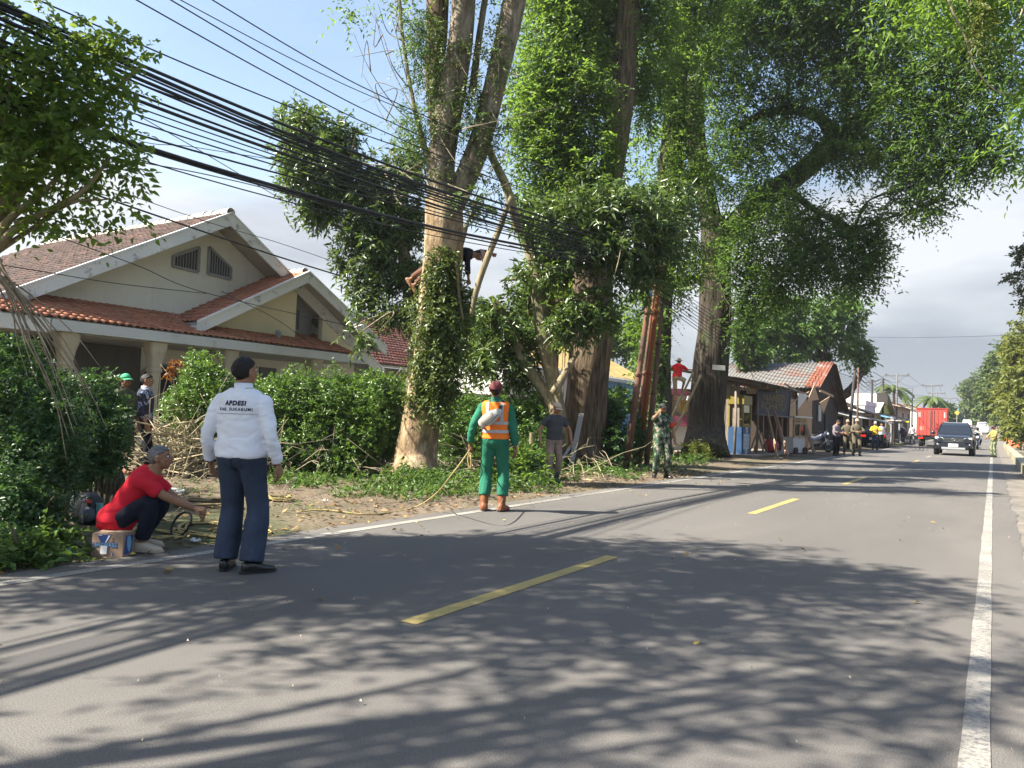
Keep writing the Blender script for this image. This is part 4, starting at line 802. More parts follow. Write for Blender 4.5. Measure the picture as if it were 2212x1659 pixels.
# --- the great leaning tree over the road
D6 = 29.5; b6 = ground_at(1522, 988); T6 = thing('tree', 'huge dark trunked tree beside the stall, its leaning limbs arching over the road', 'tree', b6); q6 = lambda w: w/2/FPX*D6
part('trunk', trunk_mb(MB(), [b6]+PP([(1524, 930), (1530, 850), (1540, 740), (1545, 640), (1546, 540), (1540, 470)], D6), [q6(94), q6(80), q6(76), q6(72), q6(66), q6(60), q6(50)], 36, 12, .06, .10, sd=6.), BARK3, T6, True)
limb(T6, PP([(1550, 560), (1585, 490), (1650, 430), (1720, 380), (1790, 320, 28.5), (1850, 270, 27.5), (1930, 200, 26), (2050, 110, 24), (2150, 30, 22)], D6), [q6(44), q6(46), q6(48), q6(46), q6(42), q6(36), q6(28), q6(20), q6(12)], BARK3, 'limb', 18)
limb(T6, PP([(1540, 500), (1520, 400), (1500, 280), (1510, 160), (1560, 50), (1590, -80)], D6), [q6(46), q6(44), q6(42), q6(42), q6(46), q6(40)], BARK3, 'limb', 18)
limb(T6, PP([(1800, 300, 28.3), (1770, 255, 28.3), (1710, 238, 28.5), (1640, 250, 28.6), (1580, 290, 28.8)], D6), [q6(30), q6(22), q6(20), q6(18), q6(12)], BARK3, 'limb', 14)
limb(T6, PP([(1560, 60, 29), (1700, 70, 28), (1800, 50, 27), (1900, 80, 26)], D6), [q6(30), q6(24), q6(20), q6(10)], BARK3, 'limb', 12); limb(T6, PP([(1690, 400, 29), (1770, 460, 28), (1860, 500, 27)], D6), [q6(20), q6(12), q6(6)], BARK3, 'limb', 10)
cl = [(1540, 130, 70, 90, 28.5), (1620, 60, 100, 90, 28), (1600, 230, 80, 90, 28.6), (1560, 360, 70, 80, 28.6), (1660, 330, 80, 60, 28.2), (1720, 100, 90, 90, 27.5), (1700, 230, 60, 50, 28), (1640, 440, 60, 40, 28.2), (1820, 80, 90, 90, 27), (1800, 200, 70, 60, 27), (1880, 170, 80, 70, 26), (1850, 330, 70, 50, 27), (1790, 300, 70, 50, 27.5),
      (1940, 90, 90, 90, 25), (1950, 230, 80, 70, 25), (1920, 320, 70, 50, 25.5), (2030, 130, 80, 80, 24), (2040, 240, 70, 60, 24), (1990, 330, 70, 50, 24.5), (1960, 410, 50, 40, 25), (2120, 90, 80, 90, 23), (2130, 200, 60, 60, 23), (2100, 300, 60, 44, 23.5), (2060, 360, 70, 30, 24), (2150, 340, 44, 34, 23), (2010, 450, 44, 20, 25), (2180, 160, 40, 70, 22.5),
      (1600, 540, 60, 60, 28), (1680, 510, 80, 50, 27.6), (1760, 500, 70, 50, 27.2), (1840, 490, 70, 40, 26.8), (1900, 470, 30, 30, 26.6), (1620, 620, 60, 40, 27.8), (1700, 590, 80, 46, 27.4), (1790, 570, 80, 46, 27), (1870, 560, 50, 50, 26.7), (1900, 540, 24, 40, 26.5), (1850, 610, 40, 14, 26.8), (1590, 680, 36, 40, 28.4), (1660, 650, 60, 20, 27.8), (1660, -60, 160, 60, 27), (1900, -60, 200, 60, 25), (2120, -40, 130, 60, 23), (1720, 440, 40, 30, 27.6), (1760, 30, 80, 60, 26.5)]
connect(T6, [PP([(1550, 560), (1585, 490), (1650, 430), (1720, 380), (1790, 320, 28.5), (1850, 270, 27.5), (1930, 200, 26), (2050, 110, 24), (2150, 30, 22)], D6), PP([(1540, 500), (1520, 400), (1500, 280), (1510, 160), (1560, 50)], D6), PP([(1800, 300, 28.3), (1710, 238, 28.5), (1580, 290, 28.8)], D6), PP([(1560, 60, 29), (1700, 70, 28), (1900, 80, 26)], D6), PP([(1690, 400, 29), (1770, 460, 28), (1860, 500, 27)], D6)], clump_px(cl), BARK3, .09)
leaf_cloud('crown', clump_px(cl), 205000, .18, .060, LF_DARK, T6, seed=61, holes=.87, twig=.75, shell=.75)
# --- lighter branches hanging in from a tree at the right edge
D7 = 10.5; b7 = np.array([1.9, 13.5, -.05]); T7 = thing('tree', 'roadside tree at the right edge whose light green sprays hang over the road', 'tree', b7)
limb(T7, [b7, b7+(.1, .1, 3), b7+(-.1, .2, 6.0), P(2300, -150, 11)], [.26, .22, .2, .14], BARK4, 'trunk', 16); limb(T7, PP([(2290, -120, 11), (2150, -80, 11), (2050, -30, 10.5)], D7), [.10, .07, .03], BARK4, 'limb', 10)
twigs(T7, [PP([(2040, -30), (2060, 30), (2085, 80), (2110, 150), (2150, 195), (2195, 205)], 10.4), PP([(2230, -30), (2195, 60), (2190, 110), (2205, 140)], 10.3), PP([(2100, -60), (2090, 0), (2100, 60), (2095, 110)], 10.4)], TWIG, 'bare_twigs', .02)
leaf_cloud('crown', clump_px([(1965, 10, 50, 30, 10.6), (1990, 60, 40, 26, 10.6), (2060, 10, 60, 34, 10.6), (2120, 20, 40, 30, 10.6), (2040, -60, 150, 50, 11), (2200, 30, 36, 60, 10.4), (2205, 120, 22, 60, 10.4), (2215, 240, 26, 60, 10.4), (2210, 330, 20, 30, 10.4), (2180, -30, 80, 50, 10.6), (2260, 150, 50, 150, 10.5)]), 5600, .13, .04, LF_MAH, T7, holes=.8, per=9, twig=.5, droop=.5, seed=71, fine=True)
leaf_cloud('seed_tassels', clump_px([(2118, 60, 14, 60, 10.3), (2122, 20, 16, 30, 10.3)]), 500, .07, .02, LF_YEL, T7, per=7, twig=.2, droop=1.2, seed=72, kind='stuff')
# --- near tree at the left edge, stems fanning out of a lopped stump
D8 = 7.0; top8 = P(-25, 555, D8); b8 = np.array([top8[0]-.1, top8[1]-.1, 0]); b8[2] = gz(b8[0], b8[1])-.05; T8 = thing('tree', 'leafy roadside tree at the left edge with fanning stems and drooping bare stalks', 'tree', b8)
limb(T8, [b8, b8+(0.05, 0, 1.3), top8], [.16, .13, .11], BARK4, 'trunk', 14)
rg = np.random.default_rng(8)
for (x, y, d) in ((30, 400, 7), (70, 330, 7.1), (110, 400, 6.9), (60, 260, 7.2), (140, 300, 7.1), (170, 420, 6.9), (10, 250, 6.9), (-60, 250, 7), (100, 180, 7.3), (220, 220, 7.3)):
    limb(T8, [top8, P(-25+(x+25)*.35+rg.normal(0, 4), 555+(y-555)*.5, d), P(x, y, d), P(x+(x+25)*.35, y-80, d)], [.05, .035, .025, .012], BARK4, 'limb', 7, .02, 5)
limb(T8, [top8, P(60, 500, 7), P(150, 440, 6.9), P(240, 430, 6.8)], [.03, .02, .015, .006], BARK4, 'limb', 6, .02, 5)
sp = []
for i in range(17):
    x1 = rg.uniform(60, 240); y1 = rg.uniform(780, 1010); sg_ = rg.uniform(-.12, .12)
    sp.append([P(-20+rg.uniform(-8, 20), 560+rg.uniform(-10, 30), 6.8+sg_), P(-20+(x1+20)*.4+rg.normal(0, 6), 560+(y1-560)*.33, 6.75+sg_), P(-20+(x1+20)*.75+rg.normal(0, 6), 560+(y1-560)*.68, 6.7+sg_), P(x1, y1, 6.65+sg_)])
twigs(T8, sp, M('dry_stalk', (.30, .24, .17), .85, .4, 9), 'drooping_stalks', .010)
cl = [(60, 110, 80, 44, 7), (20, 180, 60, 60, 7), (130, 170, 74, 60, 7.1), (60, 250, 80, 54, 7), (200, 140, 46, 40, 7.2), (250, 110, 30, 26, 7.2), (290, 120, 26, 16, 7.2), (200, 230, 56, 50, 7.1), (260, 190, 26, 26, 7.2), (120, 310, 80, 50, 7), (30, 340, 54, 44, 6.9), (220, 320, 54, 40, 7), (270, 370, 28, 22, 6.9), (180, 380, 60, 30, 6.9), (100, 400, 60, 26, 6.9), (30, 420, 40, 26, 6.8), (300, 385, 14, 14, 6.9), (215, 440, 44, 12, 6.8), (280, 455, 24, 12, 6.8), (110, 490, 50, 13, 6.9), (170, 510, 34, 10, 6.9), (60, 470, 24, 14, 6.9), (130, 60, 60, 18, 7.2), (-60, 220, 70, 160, 7), (30, 60, 40, 20, 7)]
leaf_cloud('crown', clump_px(cl, 1.0), 13500, .078, .038, LF_NEAR, T8, holes=.8, per=9, twig=.34, droop=.45, seed=81, shell=.75, jit=.3, fine=True)
# --- trees standing left of the picture; their shade dapples the near road
def shade_tree(label, base, clumps, n, lf=.16, seed=1, mat_=None, tr_=.3):
    t = thing('tree', label, 'tree', base); cs = [c for c, r_, w in clumps]; mid = np.mean(cs, 0)
    limb(t, [np.array(base), np.array(base)*.4+np.array([mid[0], mid[1], 3.0])*.6, mid], [tr_, tr_*.7, tr_*.3], BARK3, 'trunk', 14)
    for c in cs[::2]: limb(t, [np.array([base[0], base[1], 2.6])*.5+np.array([mid[0], mid[1], 3.6])*.5, (mid+c)/2+(0, 0, .2), c], [.045, .028, .012], BARK3, 'limb', 7)
    leaf_cloud('crown', clumps, n, lf, lf*.38, mat_ or LF_MAH, t, per=9, twig=.6, droop=.4, seed=seed, shell=.8); return t
def cast(px_, py_, z, rx, ry, rz=.7, w=1.):     # a clump whose shade falls on that spot of the road
    g = G(px_, py_); return (g+SUN/SUN[2]*z, (rx, ry, rz), w)
# shade spots: picture point on the road, height of the clump, radii
sh1 = [cast(*q) for q in ((900, 1230, 7, 1.0, 1.2), (1200, 1215, 7.2, 1.3, 1.0), (1450, 1235, 7.4, 1.4, 1.0), (1700, 1240, 7.6, 1.2, .8), (1880, 1262, 7.4, .7, .5), (700, 1290, 6.6, .9, .8), (1050, 1300, 6.8, 1.0, .7), (1350, 1330, 6.8, 1.0, .6), (1620, 1320, 7, .8, .5),
      (620, 1215, 6.4, .8, 1.0), (420, 1275, 6.2, .7, .3), (180, 1285, 6, .6, .25), (480, 1180, 6.2, .8, .9), (1500, 1180, 7.6, .7, .5), (1060, 1180, 7.4, .7, .5))]
sh2 = [cast(*q) for q in ((1900, 1450, 7.2, .55, .5), (2080, 1500, 7.2, .45, .5), (1700, 1430, 7, .6, .4), (1500, 1440, 7, .5, .3), (1250, 1450, 6.8, .4, .22), (1000, 1410, 6.5, .55, .25), (700, 1385, 6.3, .6, .25), (1150, 1390, 6.8, .5, .4), (1850, 1540, 7, .4, .3), (2150, 1420, 7.4, .5, .6), (2180, 1600, 7, .4, .4), (1150, 1580, 6.5, .32, .22), (1450, 1560, 6.7, .3, .25), (1250, 1640, 6.5, .35, .2), (900, 1640, 6.3, .3, .15), (120, 1500, 6, .5, .12), (200, 1655, 6, .3, .1))]
shade_tree('spreading tree beside the left verge, only its dappled shade on the road in view', (-10.2, .2, -.05), sh1, 19000, seed=91)
shade_tree('second verge tree nearer the camera, only its patchy shade on the road in view', (-6.6, -6.6, -.05), sh2, 2300, seed=92, tr_=.16)
sh3 = [(np.array(c), r_, 1.) for c, r_ in (((-13.5, -1.5, 6.5), (1.8, 1.8, 1.1)), ((-15.5, .8, 6.8), (1.8, 1.6, 1.0)), ((-12.2, -.2, 5.6), (1.5, 1.5, .9)), ((-16.5, -1.5, 7.2), (2, 2, 1.2)), ((-13.8, 1.0, 6.3), (1.4, 1.4, .8)))]
shade_tree('third verge tree further back, shading the clipped bushes at the left edge', (-15.0, -2.6, -.05), sh3, 11000, lf=.18, seed=93, mat_=LF_DARK)
# --- bushes and hedges
def bush(label, clumps, n, lf, wf, m, seed, name='bush', group=None, stems=10, per=7, twig=.16, cat='bush', **kw):
    cs = [c for c, r_, w in clumps]; mid = np.mean(cs, 0); b = np.array([mid[0], mid[1], gz(mid[0], mid[1])-.03])
    t = thing(name, label, cat, b, 0, group); rg = np.random.default_rng(seed); mb = MB()
    for i in range(stems):
        c = cs[rg.integers(len(cs))]+rg.normal(0, .15, 3); g = np.array([c[0]*.8+mid[0]*.2, c[1]*.8+mid[1]*.2, 0]); g[2] = gz(g[0], g[1])-.05
        mb.tube(crom([g, g*.4+c*.6+rg.normal(0, .06, 3), c], 4), np.linspace(.022, .006, 9), 5)
    part('stems', mb, TWIGD, t, True)
    leaf_cloud('foliage', clumps, n, lf, wf, m, t, per=per, twig=twig, seed=seed, **kw); return t
bush('big clipped bush at the left edge, dark green with small leaves', clump_px([(50, 880, 84, 80, 7.6), (70, 1000, 86, 90, 7.0), (40, 1100, 70, 80, 6.5), (30, 790, 50, 50, 7.9), (95, 1130, 40, 50, 6.6), (20, 1180, 50, 30, 6.2), (110, 930, 60, 60, 7.4)]), 36000, .05, .026, LF_BUSH, 101, droop=.3, shell=.35, stems=24)
bush('rounded bush behind the crouching man, hiding the man in batik', clump_px([(185, 880, 70, 60, 9.6), (205, 940, 60, 64, 9.2), (150, 960, 66, 66, 9.0), (238, 905, 34, 46, 9.6), (180, 1000, 46, 38, 9.0), (225, 985, 28, 26, 9.2)]), 26000, .055, .028, LF_BUSH, 102, shell=.35, stems=14, droop=.3)
bush('low weedy shrub at the foot of the big clipped bush', clump_px([(60, 1190, 54, 26, 6.1), (110, 1170, 40, 30, 6.4), (20, 1205, 40, 18, 5.9), (70, 1150, 30, 24, 6.5)]), 2600, .07, .036, LF_WEED, 103, per=6, stems=8)
bush('feathery mid green shrub behind the brush pile', clump_px([(440, 830, 56, 60, 14.5), (400, 870, 50, 50, 14.3), (470, 870, 50, 60, 14.3), (430, 790, 36, 30, 14.6), (510, 860, 50, 60, 14.6), (450, 930, 50, 40, 14.2), (510, 940, 50, 40, 14.3), (385, 880, 26, 40, 14.6)]), 20000, .06, .028, LF_HEDGE, 104, shell=.45, stems=9)
bush('croton with orange and dark red leaves by the porch column', clump_px([(374, 800, 16, 12, 14.9), (390, 790, 12, 12, 15)]), 230, .10, .04, leafmat('croton_leaf', (.06, .02, .01), (.26, .10, .02), (.4, .16, .03), .3), 105, stems=5)
bush('long clipped hedge between the white shirted man and the ivy trunk', clump_px([(640, 860, 56, 60, 15), (720, 860, 70, 56, 15.2), (800, 860, 60, 56, 15.4), (850, 870, 44, 60, 15.6), (680, 930, 70, 70, 14.8), (780, 935, 76, 70, 15), (600, 900, 44, 80, 14.8), (850, 950, 50, 56, 15.4), (560, 880, 40, 60, 15.4), (640, 970, 60, 40, 14.7), (740, 985, 80, 36, 14.8)]), 62000, .058, .032, LF_HEDGE, 106, name='hedge', cat='hedge', shell=.35, stems=30, per=7)
bush('clipped hedge between the ivy trunk and the reddish trunk', clump_px([(1000, 890, 50, 44, 18.4), (1080, 890, 60, 44, 18.8), (1150, 900, 50, 50, 19), (1040, 950, 70, 50, 18), (1130, 960, 60, 44, 18.4), (970, 940, 40, 60, 17.8)]), 30000, .07, .036, LF_HEDGE, 107, name='hedge', cat='hedge', shell=.4, stems=30)
bush('broad leaved hedge right of the reddish trunk', clump_px([(1320, 910, 36, 40, 21.4), (1330, 960, 40, 44, 21), (1310, 880, 24, 20, 21.6), (1380, 940, 24, 44, 22)]), 7000, .11, .055, LF_BUSH, 108, name='hedge', cat='hedge', shell=.5, stems=10)
bush('sunlit yellow green shrubs in front of the blue wall', clump_px([(1330, 860, 44, 24, 27), (1290, 865, 30, 20, 27), (1380, 880, 30, 30, 27)]), 5000, .10, .05, LF_WEED, 109, stems=8)
bush('bright banana coloured foliage glowing behind the mango stems', clump_px([(1210, 650, 34, 34, 27), (1180, 640, 24, 24, 27), (1240, 640, 24, 30, 27), (1225, 700, 26, 36, 27)]), 4200, .2, .06, leafmat('bright_leaf', (.09, .15, .015), (.2, .27, .03), (.6, .7, .06), .55), 110, name='tree', cat='tree', stems=8, twig=.5)
bush('weedy clump with big leaves by the feet of the grey shirted man', clump_px([(1130, 1000, 40, 26, 15.6), (1140, 1040, 40, 20, 14.8), (1100, 1030, 30, 20, 14.6), (1180, 990, 20, 24, 16)]), 1500, .16, .06, LF_WEED, 111, per=6, stems=6)
bush('sunny grass clump at the foot of the huge tree', clump_px([(1500, 985, 40, 28, 27), (1460, 1000, 30, 22, 26), (1530, 1000, 26, 18, 26.5)]), 4500, .11, .03, LF_YEL, 112, up=.8, stems=4)
# strappy plant beside the flared trunk
sw = thing('strap_plant', 'tall strap leaved plant left of the flared ivy trunk base', 'plant', ground_at(850, 1010)); rg = np.random.default_rng(4)
for i in range(9):
    a = rg.uniform(0, 6.28); l_ = rg.uniform(.7, 1.15); d = np.array([math.cos(a)*.35, math.sin(a)*.35, 1]); mb = MB(); s_ = unit(np.cross(d, (math.sin(a), .3, .2)))
    mb.grid(lambda u, v: d*l_*v+np.array([d[0], d[1], -.5])*.5*l_*v*v+s_*(u-.5)*.075*math.sin(math.pi*min(1, v*.9+.12))+np.array([0, 0, .02*abs(u-.5)]), 2, 6)
    obj('leaf', mb, LF_WEED, sw, True)
# --- weeds over the verge, by the trunks and under the poles (nobody could count them)
def weeds(name, pts, n, lf, wf, m, seed, up=.7): return leaf_cloud(name, [(np.array([x, y, gz(x, y)+.03]), (rx, ry, h), 1.) for x, y, rx, ry, h in pts], n, lf, wf, m, None, per=6, twig=.14, droop=.4, up=up, seed=seed, shell=.6, kind='stuff')
wp = []; rg = np.random.default_rng(15)
for (x0, x1, y0, y1, k, h) in ((830, 965, 1043, 1062, 18, .26), (740, 900, 1040, 1075, 16, .16), (880, 1060, 1030, 1085, 26, .2), (960, 1060, 960, 1040, 14, .25), (1080, 1190, 1020, 1068, 16, .16), (1190, 1350, 1000, 1040, 18, .16), (1290, 1420, 985, 1028, 20, .22), (1420, 1540, 985, 1018, 16, .25), (620, 760, 1030, 1060, 8, .06), (0, 120, 1195, 1215, 7, .12), (560, 760, 1018, 1056, 26, .09), (640, 700, 1000, 1040, 6, .1)):
    for i in range(k): g = G(rg.uniform(x0, x1), rg.uniform(y0, y1)); wp.append((g[0], g[1], rg.uniform(.25, .6), rg.uniform(.25, .6), h*rg.uniform(.6, 1.3)))
weeds('weeds', wp, 29000, .075, .034, LF_WEED, 121)
wp2 = []
for i in range(46): wp2.append((rg.uniform(-14, -7.4), rg.uniform(5, 17), rg.uniform(.2, .8), rg.uniform(.2, .8), .04))
weeds('low_grass', wp2, 5000, .06, .014, LF_WEED, 122, 1.)
wp3 = [(rg.uniform(-30, -12), rg.uniform(2, 40), 1.2, 1.2, .12) for i in range(60)]; weeds('garden_grass', wp3, 9000, .10, .03, LF_HEDGE, 123, 1.)
# fallen leaves: dry and fresh, on verge and road
def litter(name, n, fn, lf, wf, m, seed):
    rg = np.random.default_rng(seed); p = np.array([fn(rg) for i in range(n)]); p[:, 2] += .012
    a = rg.uniform(0, 6.28, n); ld = np.stack([np.cos(a), np.sin(a), rg.normal(0, .25, n)], 1); wd = np.stack([-np.sin(a), np.cos(a), rg.normal(0, .3, n)], 1); s = rg.uniform(.5, 1.4, n)[:, None]
    v = np.stack([p, p+ld*lf*.45*s+wd*wf*.5*s+(0, 0, .012), p+ld*lf*s, p+ld*lf*.45*s-wd*wf*.5*s+(0, 0, .006)], 1).reshape(-1, 3)
    me = mesh_np(name, v, quads=(np.arange(n)*4)[:, None]+np.array([[0, 3, 2, 1]])); me.materials.append(m); o = bpy.data.objects.new(name, me); C.objects.link(o); return tag(o, kind='stuff')
def on_verge(rg): x = -6.1-abs(rg.normal(0, 2.4)); y = rg.uniform(2.5, 20); return (x, y, gz(x, y))
def on_road(rg): x = -6.2+abs(rg.normal(0, .9)) if rg.random() < .85 else rg.uniform(-6, 0); y = rg.uniform(3, 24); return (x, y, .002)
DRYLEAF = leafmat('dry_leaf', (.09, .055, .03), (.30, .20, .10), (.3, .2, .1), .1, .8); litter('dry_leaves', 2600, on_verge, .075, .04, DRYLEAF, 131)
litter('leaf_litter', 110, on_road, .06, .032, leafmat('yellow_fallen_leaf', (.12, .07, .03), (.45, .34, .10), (.4, .3, .1), .1, .8), 132)
litter('leaf_crumbs', 420, lambda rg: (rg.uniform(-6, .3), rg.uniform(1.5, 22), .002), .016, .011, leafmat('pale_crumb', (.10, .09, .08), (.42, .36, .28), (.3, .25, .2), .1, .8), 133)
# --- trees further off
def far_tree(label, base, lst, n, lf, m, seed, tr, name='tree', bk=BARK3, limbs=(), **kw):
    t = thing(name, label, 'tree', base); limb(t, tr[0], tr[1], bk, 'trunk', 12, k=4)
    for p, r_ in limbs: limb(t, p, r_, bk, 'limb', 8, k=4)
    leaf_cloud('crown', lst, n, lf, lf*.45, m, t, per=8, twig=lf*1.9, droop=.4, seed=seed, shell=.7, **kw); return t
b = np.array([-12.5, 58, 0.]); far_tree('broad sunlit tree rising behind the tin roofed workshop', b, clump_px([(1690, 690, 56, 44, 56), (1760, 680, 66, 44, 56), (1830, 670, 44, 50, 57), (1730, 740, 50, 34, 56), (1800, 730, 50, 34, 57), (1660, 740, 40, 34, 55), (1850, 755, 36, 34, 58), (1700, 790, 30, 24, 55), (1870, 775, 24, 22, 58), (1650, 700, 40, 40, 55), (1640, 770, 30, 20, 50)]), 26000, .34, LF_WEED, 141, ([b, P(1790, 840, 58), P(1780, 790, 57.5), P(1770, 720, 57)], [.7, .55, .5, .3]), holes=.85, limbs=[([P(1790, 860, 58), P(1830, 850, 58), P(1865, 800, 58)], [.45, .35, .2]), ([P(1780, 790, 57.5), P(1720, 740, 56)], [.3, .15])])
b = G(1600, 972); far_tree('dark slender tree filling the gap right of the huge trunk', np.array([-14, 44, 0.]), clump_px([(1605, 720, 26, 46, 45), (1625, 765, 26, 26, 45)]), 6000, .28, LF_DARK, 142, ([np.array([-14, 44, 0.]), P(1605, 780, 45), P(1600, 700, 45)], [.25, .2, .1]))
b = np.array([6.5, 70, zr(70)]); far_tree('tall yellowish bamboo clump at the right roadside', b, clump_px([(2200, 800, 30, 60, 66), (2215, 750, 40, 70, 64), (2180, 860, 26, 44, 66), (2205, 880, 40, 40, 62), (2240, 830, 44, 90, 62), (2200, 920, 30, 20, 60)]), 15000, .42, LF_YEL, 143, ([b, b+(0, 0, 4), b+(.4, 0, 9)], [.3, .25, .1]))
b = np.array([4.5, 105, zr(105)]); far_tree('grey green tree leaning over the far right bend', b, clump_px([(2150, 810, 24, 40, 100), (2165, 770, 16, 30, 100), (2140, 860, 22, 34, 100), (2170, 840, 24, 44, 98)]), 7000, .6, LF_FAR, 144, ([b, b+(-.4, 0, 5), b+(-.8, 0, 10)], [.4, .3, .15]))
b = np.array([2.0, 170, zr(170)]); far_tree('hazy round tree where the road disappears', b, clump_px([(2110, 840, 24, 22, 165), (2100, 870, 18, 24, 165), (2130, 870, 26, 30, 165), (2090, 845, 10, 16, 165), (2120, 895, 26, 14, 165), (2140, 905, 20, 14, 165)]), 7000, .9, LF_FAR, 145, ([b, b+(-.4, 0, 7), b+(-1.2, 0, 12)], [.6, .4, .2]))
b = np.array([5.5, 25, -.05]); PT = far_tree('feathery pine branch tips reaching in from the right edge', b, clump_px([(2205, 545, 14, 20, 25), (2192, 598, 18, 8, 25), (2208, 640, 12, 18, 25), (2172, 604, 8, 3, 25), (2240, 590, 30, 80, 25)]), 2600, .13, leafmat('pine_leaf', (.05, .06, .03), (.13, .14, .05), (.12, .14, .05), .2), 146, ([b, b+(0, 0, 4), P(2260, 480, 25)], [.25, .2, .08]), flatten=.3)
b = np.array([-30, 52, 0.]); far_tree('dull green tree line tree behind the white wall house', b, clump_px([(1050, 730, 60, 50, 60), (1130, 720, 60, 50, 60), (1220, 730, 60, 50, 60), (1320, 720, 50, 60, 60), (1380, 740, 40, 60, 60), (980, 740, 50, 40, 60), (900, 720, 40, 40, 60)]), 16000, .42, LF_DARK, 147, ([b, b+(0, 0, 4), b+(1, 0, 8)], [.4, .3, .2]))
def palm(label, px_, py_, d, h_px, nl, lr, m, seed):
    top = P(px_, py_, d); b = np.array([top[0], top[1], zr(top[1])]); t = thing('palm_tree', label, 'palm', b); rg = np.random.default_rng(seed)
    limb(t, [b, (b+top)/2+(.15, 0, 0), top], [.2, .16, .14], BARK4, 'trunk', 8, k=3)
    for i in range(nl):
        a = 2*math.pi*i/nl+rg.normal(0, .2); e = rg.uniform(-.2, .8); d_ = np.array([math.cos(a), math.sin(a), e]); mb = MB(); s = unit(np.cross(d_, (0, 0, 1)))
        mb.grid(lambda u, v: d_*lr*v+np.array([0, 0, -1.1])*lr*v*v*.8+s*(u-.5)*lr*.36*math.sin(math.pi*min(1, v*.85+.1))+np.array([0, 0, -abs(u-.5)*lr*.25]), 4, 6)
        obj('frond', mb.xf(np.block([[np.eye(3), (top-b)[:, None]], [np.zeros((1, 3)), 1]])), m, t, True)
    return t
palm('drooping brownish palm behind the blue awning poles', 1930, 838, 95, 0, 12, 2.4, LF_FAR, 151)
palm('green coconut palm standing behind the red truck', 2016, 860, 112, 0, 12, 2.6, LF_FAR, 152)
b = np.array([-9.5, 140, zr(140)]); far_tree('brownish bushy tree right of the red truck roof', b, clump_px([(2045, 890, 12, 16, 135), (2055, 905, 12, 12, 135), (2030, 880, 10, 12, 135)]), 2500, .6, LF_FAR, 153, ([b, b+(0, 0, 3), b+(0, 0, 5)], [.3, .2, .1]))
# ------------------------------------------------------------------ people
def remesh(mb, voxel, smooth=4, fac=.5):
    me = mesh_from('tmp', mb.verts(), mb.f); o = bpy.data.objects.new('tmp', me); C.objects.link(o)
    m = o.modifiers.new('r', 'REMESH'); m.mode = 'VOXEL'; m.voxel_size = voxel
    if smooth: s = o.modifiers.new('s', 'SMOOTH'); s.factor = fac; s.iterations = smooth
    e = o.evaluated_get(bpy.context.evaluated_depsgraph_get()); r = bpy.data.meshes.new_from_object(e)
    v = np.empty(len(r.vertices)*3); r.vertices.foreach_get('co', v); v = v.reshape(-1, 3)
    n = np.empty(len(r.vertices)*3); r.vertices.foreach_get('normal', n); f = [tuple(p.vertices) for p in r.polygons]
    bpy.data.objects.remove(o); bpy.data.meshes.remove(me); bpy.data.meshes.remove(r)
    return v, f, n.reshape(-1, 3)
def folds(v, n, amp, sc, seed=0.):
    d = np.array([mnoise.noise((p[0]*sc[0]+seed, p[1]*sc[1], p[2]*sc[2]+p[0]*sc[0]*.6))+.5*mnoise.noise((p[0]*sc[0]*2.1, p[1]*sc[1]*2.1+seed, p[2]*sc[2]*2.1)) for p in v])
    cr_ = np.array([abs(mnoise.noise((p[0]*sc[0]*.8+p[2]*sc[2]*.35+seed, p[1]*sc[1]*.8, p[2]*sc[2]*.8-p[0]*sc[0]*.5))) for p in v]); d = .75*d-.45*np.clip(.10-cr_, 0, 1)/.10
    return v+n*(d*amp)[:, None]
def rot(ax, a):
    return np.array(Matrix.Rotation(a, 3, ax))
def ik(a, b, l1, l2, pole):
    a, b = np.array(a, float), np.array(b, float); d = b-a; L_ = np.linalg.norm(d)
    if L_ > (l1+l2)*.999: b = a+d/L_*(l1+l2)*.999; d = b-a; L_ = np.linalg.norm(d)
    t = d/L_; x = (l1*l1-l2*l2+L_*L_)/(2*L_); h = math.sqrt(max(0, l1*l1-x*x)); p = np.array(pole, float); p = unit(p-(p@t)*t)
    return a+t*x+p*h, b
RINGS = [(.84, .10, .09, 0), (.88, .155, .115, -.008), (.94, .168, .125, -.012), (1.02, .157, .115, -.002), (1.10, .150, .110, .004), (1.20, .160, .115, .004), (1.30, .174, .120, 0), (1.37, .178, .110, -.006), (1.42, .156, .090, -.012), (1.455, .098, .070, -.014), (1.48, .060, .058, -.012)]
SKIN = M('brown_skin', (.30, .155, .09), .55, .18, 9, bs=120, bstr=.05); SKIND = M('tanned_skin', (.20, .10, .06), .55, .18, 9, bs=120, bstr=.05)
HAIRB = M('black_hair', (.012, .011, .011), .55, .5, 40, stretch=(1, 1, 5), bs=90, bstr=.6); HAIRG = M('grey_hair', (.22, .22, .225), .6, .7, 45, stretch=(1, 1, 4), bs=90, bstr=.6)
EYEW = flat('eye_white', (.7, .68, .65), .3); EYED = flat('eye_dark', (.015, .01, .008), .2); LIPS = flat('lips', (.22, .09, .075), .5)
